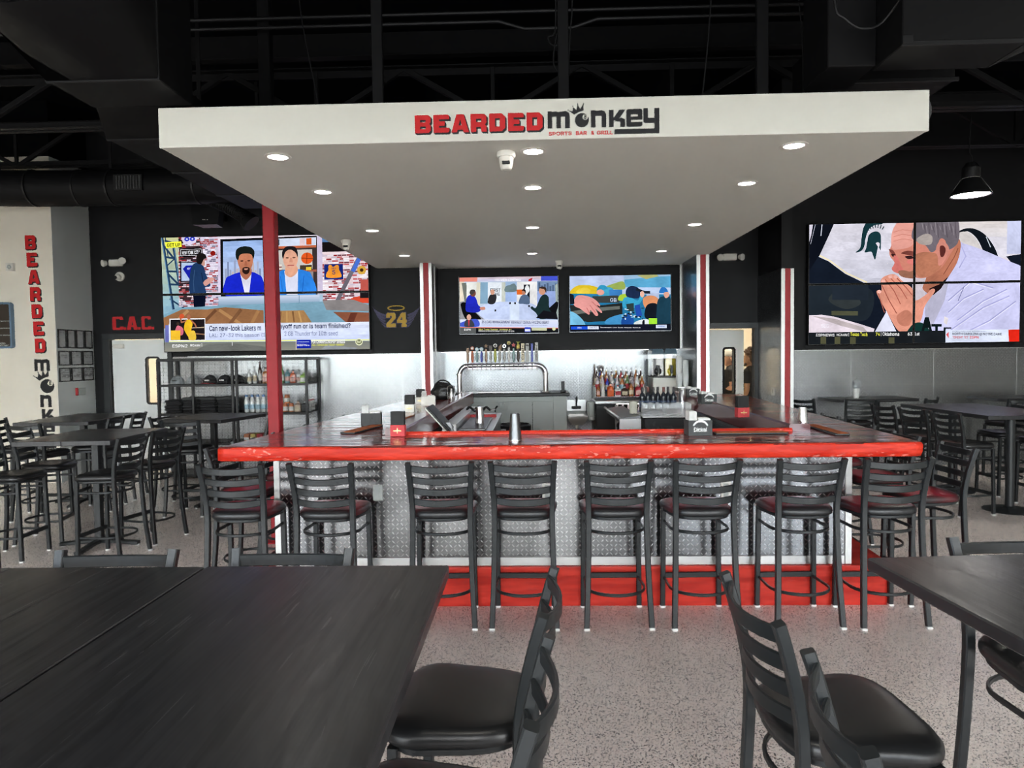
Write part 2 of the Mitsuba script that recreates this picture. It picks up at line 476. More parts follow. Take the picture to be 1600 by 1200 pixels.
def fin(x0, x1, y0, y1, z1, label, name):
    """A short wall end clad in tread plate, with a red stripe between two aluminium strips on its front."""
    w = (x1 - x0)
    k = struct(name, bx(x0, x1, y0 + 0.012, y1, 0, z1), 'wall_plate', label=label)
    put('edge_strip', cb(x0 - 0.003, x0 + w * 0.30, y0, y0 + 0.02, 0, z1, 0.003), 'aluminium', k)
    put('stripe', cb(x0 + w * 0.30, x1 - w * 0.27, y0 + 0.002, y0 + 0.02, 0, z1, 0.002), 'stripe_red', k, label='dark red stripe')
    put('edge_strip', cb(x1 - w * 0.27, x1 + 0.003, y0, y0 + 0.02, 0, z1, 0.003), 'aluminium', k)
    return k


k = fin(-1.59, -1.42, 10.06, YA + 0.14, 3.08, 'tread plate pier left of the taps with red striped end', 'wall_pier')
put('seam', cb(-1.418, -1.408, 10.35, 10.37, 0, 3.08, 0.002), 'aluminium', k)
k = fin(2.285, 2.455, 9.70, YA + 0.14, 3.08, 'tread plate pier between the taps and the kitchen door', 'wall_pier_right')
put('corner_strip', cb(2.265, 2.287, YA - 0.10, YA - 0.08, 1.80, 3.08, 0.002), 'aluminium', k)
k = fin(3.40, 3.57, 9.60, YB + 0.02, 2.86, 'tread plate pier between kitchen door and right video wall', 'wall_pier_door')
struct('wall_pier_top', bx(3.41, 3.56, 9.63, YB, 2.86, 5.4), 'black_wall', label='black boxed column above the pier beside the kitchen door')

# kitchen and store room behind the two doors
for a, (x0, x1, y1) in {'kitchen': (2.5, 5.2, 13.6), 'store': (-7.6, -4.6, 13.2)}.items():
    struct(f'wall_{a}', cat_([bx(x0, x1, y1, y1 + 0.1, 0, 2.75), bx(x0 - 0.04, x0, YA + 0.15, y1, 0, 2.75), bx(x1, x1 + 0.1, YB + 0.14, y1, 0, 2.75)]),
           'cream_paint', label=f'cream walls of the {a} room seen through the door')
    c = struct(f'ceiling_{a}', bx(x0 - 0.04, x1 + 0.1, YB + 0.15, y1 + 0.1, 2.75, 2.85), 'white_paint', label=f'white ceiling of the {a} room')
    xm = (x0 + x1) / 2
    t = thing('ceiling_panel_light', f'square light panel in the {a} room ceiling', 'lamp')
    put('frame', cb(xm - 0.42, xm + 0.42, 11.5, 12.34, 2.735, 2.752), 'white_plastic', t)
    lamp(bx(xm - 0.39, xm + 0.39, 11.53, 12.31, 2.728, 2.734), (1, 0.88, 0.68), 34 * EMIT, 'diffuser', t, 3)


def pane_door(name, w, h, label, hinge, ang, left=True, m='door_white'):
    """A swing door with a tall rounded window; hinge on its x = 0 edge."""
    M = at(hinge[0], hinge[1], 0.01, ang)
    cx = w * 0.70
    win = sbox(cx - 0.06, h * 0.535, cx + 0.06, h * 0.845).buffer(0.045)
    leaf = Polygon([(0, 0), (w, 0), (w, h), (0, h)]).difference(win)
    k = struct(name, upright(prism(leaf, -0.02, 0.02)), m, label=label, M=M)
    put('window_frame', upright(prism(win.buffer(0.012).difference(win.buffer(-0.018)), -0.028, 0.028)), 'black_plastic', k, M=M)
    put('window_pane', upright(prism(win.buffer(-0.01), -0.003, 0.003)), 'window_glass', k, M=M)
    put('kick_plate', upright(prism(sbox(0.02, 0.03, w - 0.02, 0.32), 0.02, 0.023)), 'steel', k, M=M)
    put('closer', cb(0.03, 0.20, -0.06, -0.02, h - 0.13, h - 0.06, 0.006), 'white_plastic', k, M=M)
    return k


pane_door('door_1', 0.90, 2.04, 'white swing door with tall window beside the display cage', (LD0 + 0.01, YB + 0.07), 0)
pane_door('door_2', 0.90, 2.07, 'grey white kitchen swing door standing ajar', (RD0 + 0.01, YB + 0.10), 20)
for nm, x0, x1, z1, lb in (('trim_door', LD0, LD1, 2.06, 'black frame of the white swing door'), ('trim_kitchen', RD0 + 0.01, RD1, 2.09, 'black frame of the kitchen swing door')):
    e = 0.10 if nm == 'trim_door' else 0.0
    pcs = [cb(x1 - 0.01, x1 + 0.06, YB - 0.03, YB + 0.02, 0, z1 + 0.09), cb(x0 - e, x1 + 0.06, YB - 0.03, YB + 0.02, z1, z1 + 0.09)]
    if e:
        pcs.append(cb(x0 - e, x0, YB - 0.03, YB + 0.02, 0, z1))
    struct(nm, cat_(pcs), 'slate_metal', label=lb)

# ------------------------------------------------------------------ the canopy
CX0, CX1, CY0, CZ0, CZ1 = -2.33, 2.45, 4.42, 3.08, 3.325
t = thing('canopy', 'big white dropped canopy with sign lettering above the bar', 'canopy')
put('soffit', bx(CX0, CX1, CY0, 10.8, CZ0, CZ1 - 0.01), 'white_paint', t, False)
put('fascia', cb(CX0 - 0.004, CX1 + 0.004, CY0 - 0.016, CY0, CZ0 - 0.004, CZ1, 0.003), 'white_paint', t)
LX = {(0, 0): -1.68, (1, 0): 0.04, (2, 0): 1.74}
for j, y in enumerate((4.66, 5.66, 7.42, 9.30)):
    for i, x in enumerate((-1.67, 0.03, 1.73)):
        row = ('front', 'second', 'third', 'rear')[j]
        t = thing('downlight', f'round recessed downlight in the canopy, {row} row, {("left", "middle", "right")[i]} column', 'downlight', 'canopy downlights')
        put('trim_ring', lathe([(0.062, -0.0002), (0.066, -0.006), (0.088, -0.004), (0.090, -0.0002), (0.062, -0.0002)], 28, (x, y, CZ0)), 'white_plastic', t)
        lamp(trimesh.creation.cylinder(0.063, 0.003, 28, transform=trimesh.transformations.translation_matrix((x, y, CZ0 - 0.0015))), (1, 0.97, 0.92), 36.0 * EMIT, 'lens', t, 0.8)

# ------------------------------------------------------------------ the bar


def ring_resample(P, step):
    P = np.asarray(P, float)
    out = []
    for a, b in zip(P, np.roll(P, -1, 0)):
        n = max(1, int(np.linalg.norm(b - a) / step))
        out += [a + (b - a) * i / n for i in range(n)]
    return np.array(out)


def ring_normals(P):
    """Outward (to the right of a counter-clockwise ring)."""
    a, b = P - np.roll(P, 1, 0), np.roll(P, -1, 0) - P
    na, nb = np.stack([a[:, 1], -a[:, 0]], 1), np.stack([b[:, 1], -b[:, 0]], 1)
    na /= np.linalg.norm(na, axis=1, keepdims=True)
    nb /= np.linalg.norm(nb, axis=1, keepdims=True)
    s = na + nb
    return s / (1 + (na * nb).sum(1))[:, None]


def slab(P, profile, step=0.06, wob=0.0):
    """A flat slab with the outline P (counter-clockwise); profile: (inset, z) from the bottom up."""
    R = ring_resample(P, step)
    N = ring_normals(R)
    L = len(R)
    V, F = [], []
    for k, (ins, z) in enumerate(profile):
        w = (meshkit.noise(np.c_[R * 5, np.full(L, k * 0.4)], 4) - 0.5) * wob + (meshkit.noise(np.c_[R * 17, np.full(L, k * 0.7)], 5) - 0.5) * wob * 0.4
        V.append(np.c_[R - N * ins + N * w[:, None], np.full(L, z)])
    for k in range(len(profile) - 1):
        for i in range(L):
            j = (i + 1) % L
            F += [(k * L + i, k * L + j, (k + 1) * L + j), (k * L + i, (k + 1) * L + j, (k + 1) * L + i)]
    V = np.vstack(V)
    for k, flip in ((0, True), (len(profile) - 1, False)):
        poly = Polygon(V[k * L:(k + 1) * L, :2])
        v2, f2 = trimesh.creation.triangulate_polygon(poly, engine='earcut')
        o = len(V)
        z = profile[k][1]
        V = np.vstack([V, np.c_[v2, np.full(len(v2), z)]])
        f2 = np.asarray(f2)
        a = np.cross(v2[f2[:, 1]] - v2[f2[:, 0]], v2[f2[:, 2]] - v2[f2[:, 0]])
        f2 = np.where((a < 0)[:, None], f2[:, ::-1], f2)
        F += [tuple(o + (t[::-1] if flip else t)) for t in f2]
    return trimesh.Trimesh(V, np.array(F), process=False)


OUT = [(-2.05, 4.46), (2.43, 4.39), (2.86, 9.62), (1.97, 9.62), (1.87, 5.06), (-0.95, 5.07), (-0.86, 10.04), (-1.57, 10.04)]
BZ = 1.166
bar = thing('bar_counter', 'U-shaped bar with glossy red edge, dark top and tread plate front', 'bar counter')
put('slab', slab(OUT, [(0.02, BZ - 0.096), (0.004, BZ - 0.088), (0.0, BZ - 0.06), (0.0, BZ - 0.018), (0.006, BZ - 0.006), (0.014, BZ - 0.003)], 0.05, 0.010), 'red_paint', bar, 50, label='thick red painted live edge')
put('top', slab(OUT, [(0.004, BZ - 0.012), (0.010, BZ - 0.002), (0.016, BZ)], 0.05, 0.008), 'bar_epoxy', bar, 50, label='dark red brown epoxy bar top')
# raised drink rail round the inside
IN = [(1.97, 9.62), (1.87, 5.06), (-0.95, 5.07), (-0.86, 10.03)]
for a, b, w, h in ((IN[0], IN[1], 0.15, 0.05), (IN[1], IN[2], 0.035, 0.022), (IN[2], IN[3], 0.15, 0.05)):
    a, b = np.array(a), np.array(b)
    d = (b - a) / np.linalg.norm(b - a)
    nrm = np.array([d[1], -d[0]])
    p = [np.r_[q - nrm * (w / 2 - 0.02), BZ + h / 2 - 0.06] for q in (a + d * 0.0, a * 0.5 + b * 0.5, b)]
    put('rail', sweep(p, rect_section(w, h + 0.12, 0.012), (0, 0, 1)), 'rail_red' if w > 0.1 else 'red_paint', bar)
core = [(-1.80, 4.81), (2.17, 4.81), (2.52, 9.55), (2.02, 9.55), (1.95, 5.20), (-1.02, 5.20), (-0.93, 10.0), (-1.38, 10.0)]
put('body', prism(Polygon(core), 0.268, BZ - 0.09), 'wall_plate', bar, False)
step = [(-1.985, 4.765), (2.45, 4.765), (2.80, 9.5), (2.1, 9.55), (2.02, 5.1), (-1.1, 5.1), (-1.0, 9.98), (-1.56, 9.98)]
put('step', slab(step, [(0.0, 0.0), (0.0, 0.262), (0.006, 0.272)], 0.3), 'red_step', bar, 40, label='red painted foot step')
put('front_plate', bx(-1.80, 2.17, 4.803, 4.812, 0.31, BZ - 0.092), 'tread_plate', bar, False)


def lug_sheet(x0, x1, z0, z1, s=0.031):
    """The raised lugs of a tread plate, facing -y at y = 0."""
    nx, nz = int((x1 - x0) / s), int((z1 - z0) / s)
    L, W, H = s * 0.60, s * 0.16, 0.0036
    base = np.array([(-L, 0, 0), (0, 0, -W), (L, 0, 0), (0, 0, W), (-L * 0.55, -H, 0), (0, -H, -W * 0.35), (L * 0.55, -H, 0), (0, -H, W * 0.35)])
    f = np.array([(0, 1, 5), (0, 5, 4), (1, 2, 6), (1, 6, 5), (2, 3, 7), (2, 7, 6), (3, 0, 4), (3, 4, 7), (4, 5, 6), (4, 6, 7)])
    V, F = [], []
    for i in range(nx):
        for j in range(nz):
            a = PI / 4 if (i + j) % 2 else -PI / 4
            c, sn = math.cos(a), math.sin(a)
            v = base.copy()
            v[:, 0], v[:, 2] = base[:, 0] * c - base[:, 2] * sn, base[:, 0] * sn + base[:, 2] * c
            V.append(v + np.array([x0 + (i + 0.5) * s, 0, z0 + (j + 0.5) * s]))
            F.append(f + 8 * len(F))
    return trimesh.Trimesh(np.vstack(V), np.vstack(F), process=False)


lg = lug_sheet(-1.77, 2.14, 0.335, BZ - 0.095)
lg.apply_translation((0, 4.8035, 0))
put('lugs', lg, 'tread_lug', bar, 25, kind='stuff', label='raised diamond lugs of the tread plate front')
put('corner_trim', cb(2.135, 2.182, 4.796, 4.84, 0.272, BZ - 0.093, 0.003), 'aluminium', bar)
put('corner_trim', cb(-1.812, -1.768, 4.796, 4.84, 0.272, BZ - 0.093, 0.003), 'aluminium', bar)
put('base_trim', cb(-1.768, 2.135, 4.797, 4.812, 0.272, 0.335, 0.003), 'aluminium', bar)
for x in (-1.20, -0.05, 1.10, 1.90):
    put('purse_hook', tube([(x, 4.80, BZ - 0.10), (x, 4.79, BZ - 0.125), (x, 4.765, BZ - 0.13), (x, 4.755, BZ - 0.11)], 0.005, 6, 3), 'black_metal', bar)
for i, x in enumerate((-1.08, 0.10, 1.325)):
    t = thing('wall_outlet', f'grey double socket on the bar front, {("left", "middle", "right")[i]} of the three', 'socket', 'sockets on the bar front')
    put('plate', cb(x - 0.036, x + 0.036, 4.793, 4.803, 0.735, 0.85, 0.004), 'counter_grey' if i == 0 else 'white_plastic', t)
    for dz in (0.765, 0.82):
        put('receptacle', cb(x - 0.017, x + 0.017, 4.790, 4.795, dz - 0.018, dz + 0.018, 0.003), 'counter_grey', t)

t = thing('support_post', 'tall dark red square steel post rising beside the bar and canopy', 'post')
put('shaft', cb(-2.475, -2.365, 6.45, 6.56, 0.012, 3.30, 0.008), 'post_red', t)
put('upper_shaft', cb(-2.475, -2.365, 6.45, 6.56, 3.30, 5.4, 0.008), 'black_duct', t, label='black painted upper part')
put('base_plate', cb(-2.53, -2.31, 6.395, 6.615, 0, 0.014, 0.003), 'post_red', t)

# ------------------------------------------------------------------ stools
def stool_parts():
    P = []
    fx = {}
    sec = rect_section(0.034, 0.030, 0.004)
    prof = [(-0.215, 0.012, 0.205), (-0.185, 0.30, 0.192), (-0.168, 0.60, 0.184), (-0.166, 0.76, 0.183), (-0.182, 0.88, 0.188), (-0.212, 1.0, 0.195), (-0.235, 1.074, 0.20)]
    pz = np.array(prof)

    def post(z):
        return np.interp(z, pz[:, 1], pz[:, 0]), np.interp(z, pz[:, 1], pz[:, 2])
    for s in (-1, 1):
        P.append(('rear_leg', sweep(smooth_path([(s * x, y, z) for y, z, x in prof], 4), sec, (0, 1, 0)), 'M'))
    for s in (-1, 1):
        P.append(('front_leg', sweep([(s * 0.192, 0.185, 0.012), (s * 0.186, 0.172, 0.700)], rect_section(0.032, 0.030, 0.004), (0, 1, 0)), 'M'))
    for z in (1.032, 0.958, 0.886, 0.814):
        y, x = post(z)
        t = np.linspace(-1, 1, 11)
        path = np.stack([t * (x - 0.012), y - 0.046 * (1 - t * t) + 0.004, z + 0.004 - 0.010 * (1 - t * t)], 1)
        P.append(('slat', sweep(path, rect_section(0.012, 0.043, 0.004), (0, 0, 1)), 'M'))

    def outline(gx, gy):
        pts = [(-0.215 - gx, 0.155 + gy), (-0.150 - gx, 0.212 + gy), (0, 0.222 + gy), (0.150 + gx, 0.212 + gy), (0.215 + gx, 0.155 + gy), (0.212 + gx, 0.05), (0.188 + gx, -0.10 - gy), (0.130 + gx, -0.172 - gy), (0, -0.190 - gy), (-0.130 - gx, -0.172 - gy), (-0.188 - gx, -0.10 - gy), (-0.212 - gx, 0.05)]
        q = np.array(pts)
        q = np.vstack([q[-2:], q, q[:3]])
        out = []
        for i in range(2, len(q) - 3):
            for u in np.linspace(0, 1, 4, endpoint=False):
                a, b, c, d = q[i - 1:i + 3]
                out.append(0.5 * (2 * b + (c - a) * u + (2 * a - 5 * b + 4 * c - d) * u * u + (3 * b - a - 3 * c + d) * u ** 3))
        return np.array(out)
    O = outline(0, 0)
    n = len(O)
    rings = [(0.93, 0.707), (0.985, 0.712), (1.0, 0.725), (0.992, 0.740), (0.95, 0.752), (0.86, 0.759), (0.68, 0.763), (0.4, 0.765), (0.1, 0.7655)]
    V = np.vstack([np.c_[O * k, np.full(n, z)] for k, z in rings])
    F = []
    for k in range(len(rings) - 1):
        for i in range(n):
            j = (i + 1) % n
            F += [(k * n + i, (k + 1) * n + j, k * n + j), (k * n + i, (k + 1) * n + i, (k + 1) * n + j)]
    V = np.vstack([V, [(0, 0, 0.7655), (0, 0, 0.707)]])
    K = len(rings) - 1
    for i in range(n):
        j = (i + 1) % n
        F += [(K * n + i, len(V) - 2, K * n + j), (i, j, len(V) - 1)]
    seat = trimesh.Trimesh(V, np.array(F), process=False)
    seat.fix_normals()
    P.append(('seat', seat, 'S'))
    ring = np.c_[outline(-0.022, -0.022), np.full(n, 0.697)]
    P.append(('seat_frame', sweep(ring, rect_section(0.022, 0.022, 0.004), (0, 0, 1), closed=True), 'M'))

    def hoop(z, yb, xw, yf):
        a = np.linspace(0, PI, 15)
        arc = [(xw * math.cos(u), -0.02 + (yb + 0.02) * math.sin(u)) for u in a]
        pts = [(0.184, yf)] + arc + [(-0.184, yf)]
        return np.array([(x, y, z) for x, y in pts])
    flat = rect_section(0.011, 0.020, 0.003)
    P.append(('brace', sweep(hoop(0.603, -0.175, 0.186, 0.165), flat, (0, 0, 1)), 'M'))
    P.append(('foot_ring', sweep(hoop(0.212, -0.196, 0.192, 0.175), flat, (0, 0, 1)), 'M'))
    P.append(('foot_rest', sweep([(-0.19, 0.180, 0.225), (0.19, 0.180, 0.225)], rect_section(0.016, 0.036, 0.003), (0, 0, 1)), 'M'))
    for x, y in ((0.205, -0.216), (-0.205, -0.216), (0.192, 0.185), (-0.192, 0.185)):
        P.append(('foot_cap', cb(x - 0.018, x + 0.018, y - 0.017, y + 0.017, 0, 0.016, 0.003), 'F'))
    out = []
    for name, m, k in P:
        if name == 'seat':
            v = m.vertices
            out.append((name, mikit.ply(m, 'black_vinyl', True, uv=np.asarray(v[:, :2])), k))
        else:
            out.append((name, mikit.ply(m, 'black_metal', 35), k))
    return out


STOOL = stool_parts()
MATS = {'M': 'black_metal', 'F': 'foot_plastic'}


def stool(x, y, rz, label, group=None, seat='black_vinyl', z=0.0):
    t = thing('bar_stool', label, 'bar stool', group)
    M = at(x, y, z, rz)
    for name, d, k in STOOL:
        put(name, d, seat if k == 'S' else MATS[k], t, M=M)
    return t


NTH = ['leftmost', 'second', 'third', 'fourth', 'fifth', 'sixth', 'seventh', 'rightmost']
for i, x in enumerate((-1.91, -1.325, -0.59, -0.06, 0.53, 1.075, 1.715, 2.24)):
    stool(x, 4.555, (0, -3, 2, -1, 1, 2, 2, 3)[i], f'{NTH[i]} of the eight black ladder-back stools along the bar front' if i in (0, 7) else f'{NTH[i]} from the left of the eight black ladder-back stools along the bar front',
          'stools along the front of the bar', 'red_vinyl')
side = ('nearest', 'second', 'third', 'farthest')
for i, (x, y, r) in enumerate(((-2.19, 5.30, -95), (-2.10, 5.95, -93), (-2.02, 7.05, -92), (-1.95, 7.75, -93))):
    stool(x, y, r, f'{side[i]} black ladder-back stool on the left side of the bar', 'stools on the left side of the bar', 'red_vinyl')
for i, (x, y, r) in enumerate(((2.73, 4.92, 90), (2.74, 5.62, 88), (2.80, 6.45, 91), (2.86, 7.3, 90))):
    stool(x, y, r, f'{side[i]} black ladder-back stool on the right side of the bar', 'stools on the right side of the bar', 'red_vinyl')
FG = [(-1.46, 2.155, -179, 'black stool facing us across the big table, the left one'), (-0.845, 2.16, 179, 'black stool facing us across the big table, beside the gap'),
      (-0.19, 1.98, 84, 'black stool tucked under the right edge of the big foreground table, the farther one'), (-0.22, 1.45, 84, 'black stool tucked under the right edge of the big foreground table, the nearer one'),
      (0.82, 1.91, -87, 'black stool backing on the aisle left of the near right table, the farther one'), (0.81, 1.31, -98, 'black stool backing on the aisle left of the near right table, the nearer one'),
      (1.69, 2.26, -178, 'black stool on the far side of the near right table')]
for x, y, r, lb in FG:
    stool(x, y, r, lb, 'stools at the foreground tables')
LT = [(-3.73, 6.02, 86, 'near black stool on the aisle side of the front left table'), (-3.70, 6.62, 76, 'far black stool on the aisle side of the front left table'),
      (-4.62, 6.02, -86, 'near black stool on the wall side of the front left table'), (-4.72, 6.62, -78, 'far black stool on the wall side of the front left table'),
      (-3.97, 4.62, -74, 'black stool in front of the left tables, cut off by the left edge'),
      (-5.42, 7.52, -6, 'black stool at the near end of the rear left table, its back to us'), (-6.0, 7.95, -80, 'black stool on the wall side of the rear left table'),
      (-5.10, 8.00, 98, 'near black stool on the aisle side of the rear left table'), (-5.18, 8.62, 100, 'far black stool on the aisle side of the rear left table'),
      (-3.86, 7.72, 4, 'black stool at the near end of the table before the cage, its back to us'), (-4.20, 8.15, -95, 'black stool left of the table before the display cage'),
      (-3.25, 8.0, 100, 'black stool right of the table before the display cage'), (-5.05, 5.35, -80, 'black stool just behind the one cut off by the left edge')]
for x, y, r, lb in LT:
    stool(x, y, r, lb, 'stools at the left tables')
RT = [(4.58, 7.50, -80, 'nearest black stool on the bar side of the large right table'), (4.54, 8.08, -78, 'middle black stool on the bar side of the large right table'),
      (4.50, 8.66, -80, 'farthest black stool on the bar side of the large right table'), (4.52, 9.86, -6, 'black stool with its back to us at the table with the cup'),
      (4.00, 10.05, -60, 'black stool left of the table with the cup, by the pier'), (5.35, 9.9, 40, 'black stool right of the table with the cup'),
      (5.62, 7.75, 95, 'near black stool on the wall side of the large right table'), (5.62, 8.45, 92, 'far black stool on the wall side of the large right table'),
      (5.35, 6.98, 5, 'black stool at the near end of the large right table'),
      (6.45, 9.62, 10, 'left black stool at the far right table'), (7.0, 9.60, -8, 'right black stool at the far right table')]
for x, y, r, lb in RT:
    stool(x, y, r, lb, 'stools at the right tables')


# ------------------------------------------------------------------ tables
def table(x0, x1, y0, y1, label, group, rz=0.0, base='cross', planks=1, zt=1.05, grain='y', cols=None):
    t = thing('high_table', label, 'table', group)
    cx, cy = (x0 + x1) / 2, (y0 + y1) / 2
    M = at(cx, cy, 0, rz)
    w, d = x1 - x0, y1 - y0
    for i in range(planks):
        a, b = -w / 2 + w * i / planks, -w / 2 + w * (i + 1) / planks
        g = 0.0012 if planks > 1 else 0
        m = cb(a + g, b - g, -d / 2, d / 2, zt - 0.042, zt, 0.005 if planks == 1 else 0.003)
        m = trimesh.Trimesh(m.vertices[m.faces].reshape(-1, 3), np.arange(len(m.faces) * 3).reshape(-1, 3), process=False)
        v = np.asarray(m.vertices)
        u = v[:, [0, 1]] if grain == 'y' else v[:, [1, 0]]
        put('top' if planks == 1 else 'plank', mikit.ply(m, 'table_wood', False, uv=u + np.array([cx * 3.1 + i * 1.7, cy])), None, t, M=M)
    for (px, py) in (cols or [(0, 0)]):
        if base == 'cross':
            put('column', cb(px - 0.032, px + 0.032, py - 0.032, py + 0.032, 0.05, zt - 0.05, 0.004), 'black_metal', t, M=M)
            for s, rr in ((1, 0), (2, 90)):
                m = sweep([(-0.36, 0, 0.022), (-0.10, 0, 0.045), (0.10, 0, 0.045), (0.36, 0, 0.022)], rect_section(0.06, 0.034, 0.006), (0, 0, 1))
                put('foot', moved(m, px, py, 0, 45 * 0 + rr), 'black_metal', t, M=M)
            for dx, dy in ((0.35, 0), (-0.35, 0), (0, 0.35), (0, -0.35)):
                put('glide', lathe([(0, 0), (0.018, 0), (0.014, 0.014), (0, 0.014)], 10, (px + dx, py + dy, 0)), 'foot_plastic', t, M=M)
        else:
            put('column', cyl((px, py, 0.02), (px, py, zt - 0.05), 0.042, 20), 'slate_metal', t, M=M)
            put('base', lathe([(0, 0), (0.25, 0), (0.252, 0.008), (0.22, 0.018), (0.07, 0.034), (0.05, 0.05), (0, 0.05)], 36, (px, py, 0)), 'black_metal', t, M=M)
        put('top_plate', cb(px - 0.18, px + 0.18, py - 0.18, py + 0.18, zt - 0.056, zt - 0.042, 0.003), 'black_metal', t, M=M)
    return t


table(-1.09, -0.28, 0.30, 2.27, 'large black wood table in the left foreground, its right half beside the stools', 'foreground tables', 0, 'cross', 1, cols=[(0.08, -0.55), (0.08, 0.43)])
table(-2.72, -1.095, 0.30, 2.265, 'black wood table butted against the large foreground table on its left', 'foreground tables', 0, 'cross', 5, cols=[(0, -0.55), (0, 0.5)])
table(1.17, 2.05, 0.55, 2.36, 'black wood table cut off by the right edge in the foreground', 'foreground tables', 4, 'round', 1, cols=[(0, -0.4), (0, 0.3)])
table(-4.50, -3.66, 5.86, 6.92, 'front one of the black tables on the left', 'left tables', 3, 'cross', 2)
table(-5.90, -5.06, 7.70, 9.00, 'black table beside the grey return wall on the left', 'left tables', 4, 'cross', 2)
table(-4.27, -3.42, 7.85, 8.75, 'black table in front of the display cage', 'left tables', -12, 'cross', 1)
table(4.68, 5.60, 7.24, 9.0, 'large black table with round base on the right', 'right tables', -1, 'round', 2, cols=[(-0.02, -0.55), (0, 0.55)])
table(4.28, 5.45, 9.95, 10.55, 'black table with the cup on it, against the right tread plate wall', 'right tables', 3, 'round', 1, cols=[(0.14, 0)])
table(6.40, 7.30, 9.75, 10.45, 'dark table in the far right corner', 'right tables', 0, 'round', 1)

